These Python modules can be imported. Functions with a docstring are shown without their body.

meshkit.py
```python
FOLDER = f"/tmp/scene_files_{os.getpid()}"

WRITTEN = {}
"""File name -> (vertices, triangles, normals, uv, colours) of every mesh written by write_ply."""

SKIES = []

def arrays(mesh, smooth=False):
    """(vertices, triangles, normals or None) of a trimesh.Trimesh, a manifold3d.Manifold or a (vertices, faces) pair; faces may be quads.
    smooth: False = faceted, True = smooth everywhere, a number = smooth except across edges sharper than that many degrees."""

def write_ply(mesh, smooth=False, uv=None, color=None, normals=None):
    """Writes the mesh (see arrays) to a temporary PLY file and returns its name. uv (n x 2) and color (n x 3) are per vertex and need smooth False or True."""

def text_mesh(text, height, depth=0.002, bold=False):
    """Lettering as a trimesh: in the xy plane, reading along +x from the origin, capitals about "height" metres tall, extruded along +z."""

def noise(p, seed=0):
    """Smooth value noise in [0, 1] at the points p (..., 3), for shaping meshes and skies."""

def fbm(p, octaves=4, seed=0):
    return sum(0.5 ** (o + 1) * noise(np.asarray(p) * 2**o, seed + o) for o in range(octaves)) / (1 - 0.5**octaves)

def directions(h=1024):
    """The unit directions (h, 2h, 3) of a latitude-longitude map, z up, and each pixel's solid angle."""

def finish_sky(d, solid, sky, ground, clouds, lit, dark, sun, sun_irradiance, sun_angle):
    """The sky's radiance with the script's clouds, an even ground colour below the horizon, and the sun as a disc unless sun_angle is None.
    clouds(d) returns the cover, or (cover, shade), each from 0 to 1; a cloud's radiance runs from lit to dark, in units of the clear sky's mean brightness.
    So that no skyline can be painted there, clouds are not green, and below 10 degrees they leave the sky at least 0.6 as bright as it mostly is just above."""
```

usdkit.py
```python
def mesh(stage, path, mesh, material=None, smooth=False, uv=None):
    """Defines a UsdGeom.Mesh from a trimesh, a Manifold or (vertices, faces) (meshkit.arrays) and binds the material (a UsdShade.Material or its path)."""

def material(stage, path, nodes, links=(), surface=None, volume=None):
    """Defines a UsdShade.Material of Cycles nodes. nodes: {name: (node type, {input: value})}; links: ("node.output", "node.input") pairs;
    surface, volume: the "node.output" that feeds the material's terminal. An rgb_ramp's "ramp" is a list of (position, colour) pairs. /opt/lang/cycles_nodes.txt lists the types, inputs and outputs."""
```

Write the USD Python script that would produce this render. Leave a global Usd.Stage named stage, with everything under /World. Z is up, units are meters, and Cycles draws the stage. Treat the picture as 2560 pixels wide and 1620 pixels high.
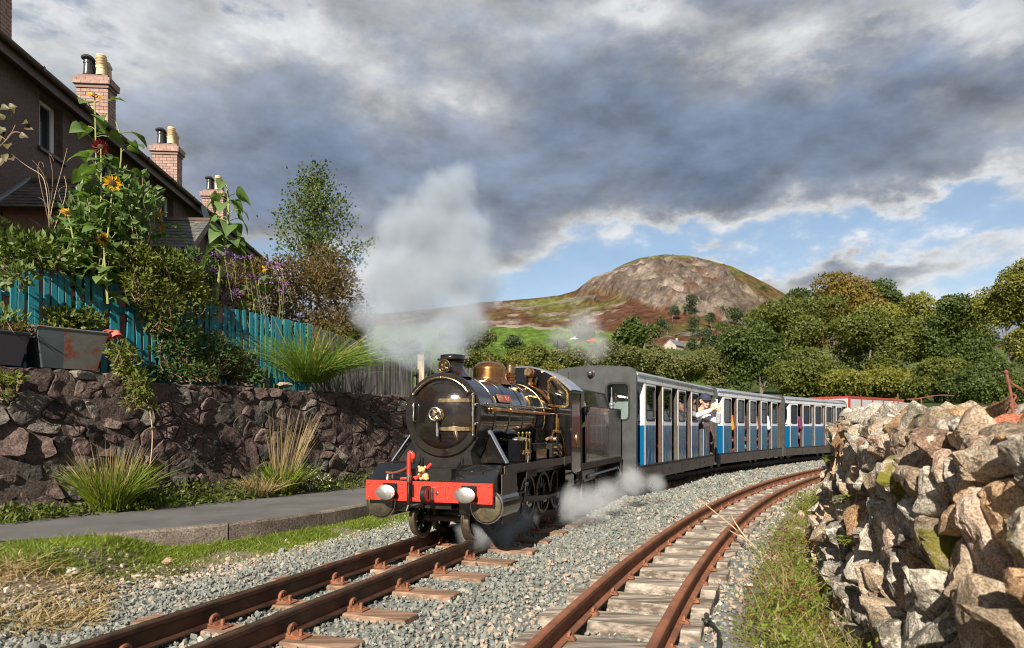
import math, random
import numpy as np, trimesh
import usdkit, meshkit
from meshkit import fbm, noise
from scipy.spatial import ConvexHull, Voronoi
from shapely.geometry import Polygon, box as sbox
from pxr import Usd, UsdGeom, UsdLux, UsdShade, Gf, Sdf, Vt

stage = Usd.Stage.CreateInMemory()
UsdGeom.SetStageUpAxis(stage, UsdGeom.Tokens.z)
UsdGeom.SetStageMetersPerUnit(stage, 1.0)
UsdGeom.Xform.Define(stage, '/World')
UsdGeom.Scope.Define(stage, '/World/Looks')
PI = math.pi
rng = np.random.default_rng(7)

# ------------------------------------------------------------------ camera
H = 0.79                                     # eye height above the rail tops (z = 0)
cam = UsdGeom.Camera.Define(stage, '/World/camera')
cam.CreateHorizontalApertureAttr(36.0); cam.CreateVerticalApertureAttr(36.0 * 1620 / 2560)
cam.CreateFocalLengthAttr(36.0 * 1702.5 / 2560)
cam.CreateVerticalApertureOffsetAttr(36.0 * 257.5 / 2560)
cam.CreateClippingRangeAttr(Gf.Vec2f(0.05, 20000))
cam.CreateFStopAttr(4.0); cam.CreateFocusDistanceAttr(6.0)
cam.CreateExposureAttr(1.05)
cx = UsdGeom.Xformable(cam)
cx.AddTranslateOp().Set(Gf.Vec3d(0, 0, H)); cx.AddRotateXYZOp().Set(Gf.Vec3f(90, 0, 0))

# ------------------------------------------------------------------ sun
SUN = np.array([-0.250, -0.820, 0.515]); SUN /= np.linalg.norm(SUN)
SUN_EL = math.asin(SUN[2]); SUN_ROT = math.atan2(SUN[0], SUN[1])
sun = UsdLux.DistantLight.Define(stage, '/World/sun')
sun.CreateIntensityAttr(1.25); sun.CreateAngleAttr(0.5); sun.CreateColorAttr(Gf.Vec3f(1.0, 0.93, 0.82))
sun.CreateNormalizeAttr(True)
zx = SUN; xx = np.cross([0, 0, 1.0], zx); xx /= np.linalg.norm(xx); yx = np.cross(zx, xx)
m = np.eye(4); m[0, :3], m[1, :3], m[2, :3] = xx, yx, zx
UsdGeom.Xformable(sun).AddTransformOp().Set(Gf.Matrix4d(m.tolist()))

# ------------------------------------------------------------------ sky with clouds
def make_sky(strength=0.1):
    n, l = {}, []
    def N(name, kind, **k): n[name] = (kind, k); return name
    def L(a, b): l.append((a, b))
    cnt = [0]
    def M(op, a=None, b=None, c=None, clamp=False):
        cnt[0] += 1; nm = f'm{cnt[0]}'; k = {'math_type': op}
        if clamp: k['use_clamp'] = True
        for i, x in enumerate((a, b, c)):
            if x is None: continue
            if isinstance(x, str): L(x, f'{nm}.value{i+1}')
            else: k[f'value{i+1}'] = float(x)
        N(nm, 'math', **k); return nm + '.value'
    N('tc', 'texture_coordinate')
    N('sep', 'separate_xyz'); L('tc.generated', 'sep.vector')
    az = M('arctan2', 'sep.x', 'sep.y'); el = M('arcsine', 'sep.z')
    # cloud layer coordinates: flattened towards the horizon as a real layer is
    den = M('add', M('maximum', 'sep.z', 0.0), 0.42)
    N('cv', 'combine_xyz')
    L(M('divide', 'sep.x', den), 'cv.x'); L(M('divide', 'sep.y', den), 'cv.y'); L(M('multiply', el, 2.2), 'cv.z')
    N('n1', 'noise_texture', scale=1.5, detail=9.0, roughness=0.55, distortion=0.25); L('cv.vector', 'n1.vector')
    def billow(tag, dz):
        N('mp' + tag, 'mapping', scale=(1, 1, 1.9), location=(3.1, 1.7, 0.4 + dz)); L('tc.generated', 'mp' + tag + '.vector')
        N('na' + tag, 'noise_texture', scale=4.0, detail=10.0, roughness=0.585, distortion=0.1); L('mp' + tag + '.vector', 'na' + tag + '.vector')
        return 'na' + tag + '.fac'
    b0, b1 = billow('p', 0.0), billow('q', 0.045)
    nz = M('add', M('multiply', M('subtract', 'n1.fac', 0.5), 1.15), M('multiply', M('subtract', b0, 0.5), 1.75))
    # broad cloud banks by azimuth and elevation (degrees): centre, half widths, thickness
    t = M('add', nz, 0.52)
    N('wn', 'noise_texture', scale=6.0, detail=6.0, roughness=0.6); N('wm', 'mapping', scale=(1, 1, 1.8), location=(7.7, 2.2, 5.1)); L('tc.generated', 'wm.vector'); L('wm.vector', 'wn.vector'); N('ws', 'separate_xyz'); L('wn.color', 'ws.vector')
    az = M('add', az, M('multiply', M('subtract', 'ws.x', 0.5), 0.42)); el = M('add', el, M('multiply', M('subtract', 'ws.y', 0.5), 0.20))
    for a, e, sa, se, w in CLOUDS:
        qa = M('multiply', M('subtract', az, math.radians(a)), 1 / math.radians(sa))
        qe = M('multiply', M('subtract', el, math.radians(e)), 1 / math.radians(se))
        q = M('add', M('multiply', qa, qa), M('multiply', qe, qe))
        t = M('multiply_add', M('exponent', M('multiply', q, -1.0)), w, t)
    N('cr', 'rgb_ramp', ramp=[(0.0, (5.8, 5.9, 6.0)), (0.20, (6.1, 6.1, 6.1)), (0.34, (4.1, 4.2, 4.4)), (0.50, (2.6, 2.85, 3.35)), (0.74, (1.80, 2.16, 2.85)), (1.0, (1.36, 1.74, 2.50))])
    L(M('multiply', t, 1.0, clamp=True), 'cr.fac')
    N('cov', 'rgb_ramp', ramp=[(0.0, (0.10,) * 3), (0.06, (0.22,) * 3), (0.18, (0.75,) * 3), (0.28, (1,) * 3)])
    L(M('multiply', t, 1.0, clamp=True), 'cov.fac')
    # tops of the billows catch the sun, undersides do not
    lit = M('maximum', M('multiply_add', M('subtract', b0, b1), 2.9, 1.0), 0.55)
    lit = M('minimum', lit, 1.7)
    N('sky', 'sky_texture', sky_type='single_scattering', sun_disc=False, sun_elevation=SUN_EL, sun_rotation=SUN_ROT, altitude=60.0, aerosol_density=1.0)
    N('ccol', 'vector_math', math_type='scale'); L('cr.color', 'ccol.vector1'); L(lit, 'ccol.scale')
    N('mixc', 'mix'); L('cov.color', 'mixc.fac'); L('sky.color', 'mixc.color1'); L('ccol.vector', 'mixc.color2')
    N('bg', 'background_shader', strength=strength); L('mixc.color', 'bg.color')
    mat = usdkit.material(stage, '/World/Looks/sky', n, l, surface='bg.background')
    dome = UsdLux.DomeLight.Define(stage, '/World/sky')
    UsdShade.MaterialBindingAPI.Apply(dome.GetPrim()).Bind(mat)
    p = dome.GetPrim()
    p.SetCustomDataByKey('label', 'cloudy sky with a dark grey bank and blue gaps'); p.SetCustomDataByKey('category', 'sky'); p.SetCustomDataByKey('kind', 'structure')
def azel(u, v):
    k = (u - 512) / 681; e = (427 - v) / 681
    return math.degrees(math.atan(k)), math.degrees(math.atan(e / math.hypot(1, k)))
CLOUD_GAIN = 1.0
# u, v in a 1024-wide frame are only used here to write down compass bearings of the cloud banks
CLOUDS = [(*azel(u, v), sa, se, w) for u, v, sa, se, w in [
    (860, 120, 20, 4.6, 0.22), (640, 120, 13, 4.4, 0.18), (740, 165, 18, 3.0, 0.14), (440, 180, 9, 4.5, 0.12), (170, 150, 15, 7, 0.06),
    (300, 26, 6, 3.0, -0.34), (395, 100, 6, 3.4, -0.30), (690, 18, 7, 3.2, -0.44), (870, 20, 7, 3.2, -0.46), (1000, 25, 5, 3.2, -0.44), (560, 200, 8, 2.2, -0.14), (830, 150, 3, 1.4, -0.12), (500, 120, 3, 2, -0.12), (40, 15, 9, 4, -0.18), (540, 20, 7, 2.5, -0.20), (250, 190, 8, 3, -0.14),
    (900, 228, 17, 2.6, -0.46), (690, 250, 11, 2.4, -0.34), (540, 285, 8, 2.4, -0.30), (600, 205, 9, 2.0, 0.14), (862, 272, 6.5, 1.5, 0.42), (820, 305, 24, 2.2, -0.44), (965, 186, 6, 1.7, 0.40), (300, 240, 7, 2.2, -0.44), (1010, 318, 9, 1.8, 0.10), (735, 262, 2.4, 1.0, 0.34), (640, 215, 4, 1.1, 0.2)]]
make_sky(0.062)

# ------------------------------------------------------------------ naming and prims
USED = {}
def numbered(path):
    k = USED.get(path, -1) + 1; USED[path] = k
    return path if k == 0 else f'{path}_{k:03d}'
def tag(prim, label=None, cat=None, group=None, kind=None):
    prim = prim.GetPrim() if hasattr(prim, 'GetPrim') else prim
    for k, v in (('label', label), ('category', cat), ('group', group), ('kind', kind)):
        if v: prim.SetCustomDataByKey(k, v)
    return prim
def thing(name, label=None, cat=None, loc=(0, 0, 0), rotz=0.0, group=None, kind=None):
    x = UsdGeom.Xform.Define(stage, numbered('/World/' + name))
    x.AddTranslateOp().Set(Gf.Vec3d(*map(float, loc)))
    if rotz: x.AddRotateZOp().Set(float(rotz))
    return tag(x, label, cat, group, kind)
def obj(name, mesh, mat, parent=None, smooth=False, label=None, cat=None, group=None, kind=None):
    base = str(parent.GetPath()) if parent is not None else '/World'
    g = usdkit.mesh(stage, numbered(base + '/' + name), mesh, mat, smooth)
    tag(g, label, cat, group, kind)
    return g.GetPrim()
def holder(name, parent):
    return UsdGeom.Xform.Define(stage, numbered(str(parent.GetPath()) + '/' + name)).GetPrim()
def dup(root, loc, rotz, label, cat=None, group=None, scale=None):
    was = root.GetCustomData(); base = root.GetName()
    if base[-4:-3] == '_' and base[-3:].isdigit(): base = base[:-4]
    x = UsdGeom.Xform.Define(stage, numbered('/World/' + base)); p = x.GetPrim()
    p.GetReferences().AddInternalReference(root.GetPath()); p.SetInstanceable(True)
    x.ClearXformOpOrder()
    ops = UsdGeom.Xformable(p)
    ops.AddTranslateOp().Set(Gf.Vec3d(*map(float, loc))); ops.AddRotateZOp().Set(float(rotz))
    if scale is not None: ops.AddScaleOp().Set(Gf.Vec3f(*scale) if np.ndim(scale) else Gf.Vec3f(scale, scale, scale))
    tag(p, label, cat or was.get('category'), group or was.get('group'))
    return p

# ------------------------------------------------------------------ mesh helpers: all return (v, f)
def cat(parts):
    vs, fs, n = [], [], 0
    for v, f in parts:
        v = np.asarray(v, float); f = np.asarray(f, int)
        if f.shape[1] == 4: f = np.vstack([f[:, [0, 1, 2]], f[:, [0, 2, 3]]])
        vs.append(v); fs.append(f + n); n += len(v)
    return np.vstack(vs), np.vstack(fs)
def tm(m): return np.array(m.vertices), np.array(m.faces)
def hull(pts):
    pts = np.asarray(pts, float)
    h = ConvexHull(pts)
    idx = np.unique(h.simplices); mp = -np.ones(len(pts), int); mp[idx] = np.arange(len(idx))
    v = pts[idx]; f = mp[h.simplices]; c = v.mean(0)
    n = np.cross(v[f[:, 1]] - v[f[:, 0]], v[f[:, 2]] - v[f[:, 0]])
    bad = (n * h.equations[:, :3]).sum(1) < 0
    f[bad] = f[bad][:, ::-1]
    return v, f
BOXF = np.array([[0, 3, 2, 1], [4, 5, 6, 7], [0, 1, 5, 4], [1, 2, 6, 5], [2, 3, 7, 6], [3, 0, 4, 7]])
def box(x0, x1, y0, y1, z0, z1, b=0.0):
    if b <= 0:
        v = np.array([[x0, y0, z0], [x1, y0, z0], [x1, y1, z0], [x0, y1, z0], [x0, y0, z1], [x1, y0, z1], [x1, y1, z1], [x0, y1, z1]], float)
        return v, np.vstack([BOXF[:, [0, 1, 2]], BOXF[:, [0, 2, 3]]])
    pts = []
    for sx in (0, 1):
        for sy in (0, 1):
            for sz in (0, 1):
                for k in range(3):
                    p = [(x0 + b, x1 - b)[sx], (y0 + b, y1 - b)[sy], (z0 + b, z1 - b)[sz]]
                    p[k] = ((x0, x1), (y0, y1), (z0, z1))[k][(sx, sy, sz)[k]]
                    pts.append(p)
    return hull(pts)
def frame_of(d):
    d = np.asarray(d, float); d = d / np.linalg.norm(d)
    a = np.array([0, 0, 1.0]) if abs(d[2]) < 0.9 else np.array([1.0, 0, 0])
    x = np.cross(a, d); x /= np.linalg.norm(x)
    return x, np.cross(d, x), d
def lathe(prof, o=(0, 0, 0), axis=(0, 0, 1), n=24, closed=True):
    """prof: (radius, height) pairs along the axis."""
    x, y, z = frame_of(axis); o = np.asarray(o, float); prof = np.asarray(prof, float)
    a = np.arange(n) * 2 * PI / n
    ring = np.cos(a)[:, None] * x + np.sin(a)[:, None] * y
    v = (o + prof[:, 1][:, None, None] * z + prof[:, 0][:, None, None] * ring[None]).reshape(-1, 3)
    k = len(prof); i = np.arange(n); j = (i + 1) % n
    f = [np.stack([r * n + i, r * n + j, (r + 1) * n + j, (r + 1) * n + i], 1) for r in range(k - 1)]
    f = np.vstack(f); f = np.vstack([f[:, [0, 1, 2]], f[:, [0, 2, 3]]])
    if closed:
        c0, c1 = len(v), len(v) + 1
        v = np.vstack([v, o + prof[0, 1] * z, o + prof[-1, 1] * z])
        f = np.vstack([f, np.stack([np.full(n, c0), j, i], 1), np.stack([np.full(n, c1), (k - 1) * n + i, (k - 1) * n + j], 1)])
    return v, f
def cyl(p0, p1, r0, r1=None, n=16):
    p0, p1 = np.asarray(p0, float), np.asarray(p1, float); r1 = r0 if r1 is None else r1
    return lathe([(r0, 0), (r1, np.linalg.norm(p1 - p0))], p0, p1 - p0, n)
def tube(path, r, n=8, closed=False, caps=True):
    P = np.asarray(path, float); k = len(P); r = np.broadcast_to(np.asarray(r, float), (k,))
    T = np.roll(P, -1, 0) - np.roll(P, 1, 0) if closed else np.gradient(P, axis=0)
    T /= np.maximum(np.linalg.norm(T, axis=1, keepdims=True), 1e-9)
    x, y, _ = frame_of(T[0]); a = np.arange(n) * 2 * PI / n; vs = []
    for i in range(k):
        x = x - T[i] * x.dot(T[i]); x /= np.linalg.norm(x); y = np.cross(T[i], x)
        vs.append(P[i] + r[i] * (np.cos(a)[:, None] * x + np.sin(a)[:, None] * y))
    v = np.vstack(vs); i = np.arange(n); j = (i + 1) % n
    f = [np.stack([s * n + i, s * n + j, ((s + 1) % k) * n + j, ((s + 1) % k) * n + i], 1) for s in range(k if closed else k - 1)]
    f = np.vstack(f); f = np.vstack([f[:, [0, 1, 2]], f[:, [0, 2, 3]]])
    if not closed and caps:
        c0, c1 = len(v), len(v) + 1
        v = np.vstack([v, P[0], P[-1]])
        f = np.vstack([f, np.stack([np.full(n, c0), j, i], 1), np.stack([np.full(n, c1), (k - 1) * n + i, (k - 1) * n + j], 1)])
    return v, f
def spline(pts, n=24):
    from scipy.interpolate import CubicSpline
    pts = np.asarray(pts, float); t = np.r_[0, np.cumsum(np.linalg.norm(np.diff(pts, axis=0), axis=1))]
    return CubicSpline(t, pts)(np.linspace(0, t[-1], n))
def prism(poly, o, ex, ey, depth):
    """A polygon (shapely or points) in the plane o + a ex + b ey, extruded by depth along ex x ey, starting at the plane."""
    if not hasattr(poly, 'geom_type'): poly = Polygon(poly)
    if poly.geom_type != 'Polygon': return cat([prism(g, o, ex, ey, depth) for g in poly.geoms])
    m = trimesh.creation.extrude_polygon(poly, abs(depth), engine='earcut')
    v = np.array(m.vertices); f = np.array(m.faces)
    ex, ey = np.asarray(ex, float), np.asarray(ey, float); ez = np.cross(ex, ey)
    V = np.asarray(o, float) + v[:, :1] * ex + v[:, 1:2] * ey + (v[:, 2:] if depth > 0 else v[:, 2:] - abs(depth)) * ez
    return V, f
def rrect(x0, x1, y0, y1, r, n=4):
    return sbox(x0 + r, y0 + r, x1 - r, y1 - r).buffer(r, quad_segs=n)
def move(m, d): return np.asarray(m[0]) + np.asarray(d, float), m[1]
def rot(m, axis, deg, about=(0, 0, 0)):
    M = trimesh.transformations.rotation_matrix(math.radians(deg), axis, about)
    return trimesh.transformations.transform_points(m[0], M), m[1]
def scl(m, s): return np.asarray(m[0]) * np.asarray(s, float), m[1]
_ico = {}
def ico(n):
    if n not in _ico: _ico[n] = tm(trimesh.creation.icosphere(n, 1.0))
    return _ico[n]
def ball(c, r, n=2):
    v, f = ico(n); return v * np.asarray(r, float) + np.asarray(c, float), f
def sweep(path, prof, up=(0, 0, 1)):
    """A closed profile (lateral, vertical) carried along a path that stays level."""
    P = np.asarray(path, float); prof = np.asarray(prof, float); k, n = len(P), len(prof)
    T = np.gradient(P, axis=0); T[:, 2] = 0; T /= np.linalg.norm(T, axis=1, keepdims=True)
    S = np.stack([T[:, 1], -T[:, 0], 0 * T[:, 0]], 1)              # to the right of travel
    v = (P[:, None] + prof[None, :, :1] * S[:, None] + prof[None, :, 1:] * np.array([0, 0, 1.0])).reshape(-1, 3)
    i = np.arange(n); j = (i + 1) % n
    f = np.vstack([np.stack([s * n + i, (s + 1) * n + i, (s + 1) * n + j, s * n + j], 1) for s in range(k - 1)])
    f = np.vstack([f[:, [0, 1, 2]], f[:, [0, 2, 3]]])
    return v, f
def leafset(c, d, size, up=None, width=0.5, seed=0, fold=0.25):
    """A folded four-sided leaf at each centre c, along direction d. Two faces each."""
    r = np.random.default_rng(seed); c = np.asarray(c, float); n = len(c)
    d = d / np.maximum(np.linalg.norm(d, axis=1, keepdims=True), 1e-9)
    a = r.normal(size=(n, 3)) if up is None else up + 0.35 * r.normal(size=(n, 3))
    s = np.cross(d, a); s /= np.maximum(np.linalg.norm(s, axis=1, keepdims=True), 1e-9)
    nn = np.cross(s, d); L = np.broadcast_to(np.asarray(size, float), (n,))[:, None]
    v = np.stack([c, c + d * L * .45 + s * L * width * .5 + nn * L * fold * .3, c + d * L - nn * L * .08, c + d * L * .45 - s * L * width * .5 + nn * L * fold * .3], 1).reshape(-1, 3)
    b = np.arange(n)[:, None] * 4
    return v, np.vstack([b + [0, 1, 2], b + [0, 2, 3]])
def blades(base, d, length, width, bend=0.4, seed=0, seg=2):
    """Grass blades: tapered bent strips."""
    r = np.random.default_rng(seed); base = np.asarray(base, float); n = len(base)
    d = d / np.linalg.norm(d, axis=1, keepdims=True)
    s = np.cross(d, r.normal(size=(n, 3))); s /= np.maximum(np.linalg.norm(s, axis=1, keepdims=True), 1e-9)
    L = np.broadcast_to(np.asarray(length, float), (n,))[:, None]; w = np.broadcast_to(np.asarray(width, float), (n,))[:, None]
    hor = d.copy(); hor[:, 2] = 0; hor += 0.15 * r.normal(size=(n, 3)) * [1, 1, 0]
    vs = []
    for k in range(seg):
        t = k / seg
        p = base + d * L * t + (hor * np.broadcast_to(np.asarray(bend, float), (n,))[:, None] - np.array([0, 0, .35]) * np.broadcast_to(np.asarray(bend, float), (n,))[:, None]) * L * t * t
        ww = w * (1 - .35 * t)
        vs += [p - s * ww / 2, p + s * ww / 2]
    t = 1.0
    vs.append(base + d * L + (hor - np.array([0, 0, .35])) * np.broadcast_to(np.asarray(bend, float), (n,))[:, None] * L)
    v = np.stack(vs, 1); k = v.shape[1]; b = np.arange(n)[:, None] * k; f = []
    for q in range(seg - 1):
        f += [b + [2 * q, 2 * q + 1, 2 * q + 3], b + [2 * q, 2 * q + 3, 2 * q + 2]]
    f.append(b + [k - 3, k - 2, k - 1])
    return v.reshape(-1, 3), np.vstack(f)
def subdiv(m, times=1):
    v, f = m
    for _ in range(times): v, f = trimesh.remesh.subdivide(v, f)
    return v, f
def vnorm(v, f):
    n = np.zeros_like(v); fn = np.cross(v[f[:, 1]] - v[f[:, 0]], v[f[:, 2]] - v[f[:, 0]])
    for k in range(3): np.add.at(n, f[:, k], fn)
    return n / np.maximum(np.linalg.norm(n, axis=1, keepdims=True), 1e-12)
def primvar(prim, name, col):
    pv = UsdGeom.PrimvarsAPI(prim).CreatePrimvar(name, Sdf.ValueTypeNames.Color3fArray, 'vertex')
    pv.Set(Vt.Vec3fArray.FromNumpy(np.asarray(col, np.float32)))
def instances(name, protos, pos, scale, quat, which, label, cat, parent=None):
    """Many small pieces nobody could count: one PointInstancer."""
    base = str(parent.GetPath()) if parent is not None else '/World'
    pi = UsdGeom.PointInstancer.Define(stage, numbered(base + '/' + name))
    rel = pi.CreatePrototypesRel()
    for k, (mesh, mat) in enumerate(protos):
        g = usdkit.mesh(stage, f'{pi.GetPath()}/{name}_piece_{k:03d}', mesh, mat); rel.AddTarget(g.GetPath())
    pi.CreateProtoIndicesAttr(Vt.IntArray.FromNumpy(np.asarray(which, np.int32)))
    pi.CreatePositionsAttr(Vt.Vec3fArray.FromNumpy(np.asarray(pos, np.float32)))
    pi.CreateScalesAttr(Vt.Vec3fArray.FromNumpy(np.asarray(scale, np.float32)))
    q = np.asarray(quat, np.float64)
    pi.CreateOrientationsAttr(Vt.QuathArray([Gf.Quath(float(a), float(b), float(c), float(d)) for a, b, c, d in q]))
    tag(pi, label, cat, None, 'stuff')
    return pi.GetPrim()
def rquat(n, r):
    q = r.normal(size=(n, 4)); return q / np.linalg.norm(q, axis=1, keepdims=True)

# ------------------------------------------------------------------ materials
MATS = {}
def mat(name, nodes, links, surface='p.BSDF', volume=None):
    if name not in MATS: MATS[name] = usdkit.material(stage, f'/World/Looks/{name}', nodes, links, surface=surface, volume=volume)
    return MATS[name]
def plain(name, col, rough=0.5, metal=0.0, coat=0.0, var=0.0, scale=6.0, bump=0.0, bscale=60.0, col2=None, spec=0.5, lo=.4, hi=.62, rvar=0.0):
    """A principled surface with noise mottling in colour (to col2), gloss and fine relief."""
    n = {'p': ('principled_bsdf', {'base_color': col, 'roughness': rough, 'metallic': metal, 'coat_weight': coat, 'specular_ior_level': spec})}; l = []
    if col2 is None and var: col2 = tuple(c * (1 - var) for c in col)
    if col2 is not None or rvar or bump: n['tc'] = ('texture_coordinate', {})
    if col2 is not None:
        n['nz'] = ('noise_texture', {'scale': scale, 'detail': 6.0, 'roughness': 0.62}); l.append(('tc.object', 'nz.vector'))
        n['rp'] = ('rgb_ramp', {'ramp': [(0, col), (lo, col), (hi, col2), (1, col2)]}); l += [('nz.fac', 'rp.fac'), ('rp.color', 'p.base_color')]
    if rvar:
        n['nr'] = ('noise_texture', {'scale': scale * 1.7, 'detail': 5.0}); n['mr'] = ('map_range', {'from_min': .3, 'from_max': .7, 'to_min': max(rough - rvar, .02), 'to_max': rough + rvar})
        l += [('tc.object', 'nr.vector'), ('nr.fac', 'mr.value'), ('mr.result', 'p.roughness')]
    if bump:
        n['nb'] = ('noise_texture', {'scale': bscale, 'detail': 5.0, 'roughness': .6}); n['bp'] = ('bump', {'strength': 1.0, 'distance': bump})
        l += [('tc.object', 'nb.vector'), ('nb.fac', 'bp.height'), ('bp.normal', 'p.normal')]
    return mat(name, n, l)
def leafmat(name, cols, trans=0.35, rough=0.5, spec=0.35, scale=1.2):
    """Leaves: the tone varies from leaf to leaf and in clumps, and light comes through."""
    n = {'g': ('geometry', {}), 'nz': ('noise_texture', {'scale': scale, 'detail': 3.0}), 'ad': ('math', {'math_type': 'multiply_add', 'value2': 0.55}),
         'ml': ('math', {'math_type': 'multiply', 'value2': 0.45}),
         'rp': ('rgb_ramp', {'ramp': [(0.08 + .84 * i / (len(cols) - 1), c) for i, c in enumerate(cols)]}),
         'p': ('principled_bsdf', {'roughness': rough, 'specular_ior_level': spec}), 't': ('translucent_bsdf', {}),
         'gm': ('mix', {'mix_type': 'multiply', 'fac': 1.0, 'color2': (1.25, 1.35, 0.6)}), 'mx': ('mix_closure', {'fac': trans})}
    l = [('g.position', 'nz.vector'), ('nz.fac', 'ml.value1'), ('g.random_per_island', 'ad.value1'), ('ml.value', 'ad.value3'), ('ad.value', 'rp.fac'),
         ('rp.color', 'p.base_color'), ('rp.color', 'gm.color1'), ('gm.color', 't.color'), ('p.BSDF', 'mx.closure1'), ('t.BSDF', 'mx.closure2')]
    return mat(name, n, l, surface='mx.closure')
def wood(name, cols, rough=0.75, scale=14.0, axis='x', bump=0.002, stretch=9.0):
    """Timber: streaks along one axis of the object, a different tone from board to board."""
    s = {'x': (1 / stretch, 1, 1), 'y': (1, 1 / stretch, 1), 'z': (1, 1, 1 / stretch)}[axis]
    n = {'tc': ('texture_coordinate', {}), 'mp': ('mapping', {'scale': s}), 'nz': ('noise_texture', {'scale': scale, 'detail': 8.0, 'roughness': .68}),
         'g': ('geometry', {}), 'ad': ('math', {'math_type': 'multiply_add', 'value2': 0.35}), 'sb': ('math', {'math_type': 'subtract', 'value2': 0.17}),
         'rp': ('rgb_ramp', {'ramp': [(.25 + .5 * i / (len(cols) - 1), c) for i, c in enumerate(cols)]}),
         'p': ('principled_bsdf', {'roughness': rough, 'specular_ior_level': .3}), 'bp': ('bump', {'strength': 1.0, 'distance': bump})}
    l = [('tc.object', 'mp.vector'), ('mp.vector', 'nz.vector'), ('g.random_per_island', 'ad.value1'), ('nz.fac', 'ad.value3'), ('ad.value', 'sb.value1'), ('sb.value', 'rp.fac'),
         ('rp.color', 'p.base_color'), ('nz.fac', 'bp.height'), ('bp.normal', 'p.normal')]
    return mat(name, n, l)
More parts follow.
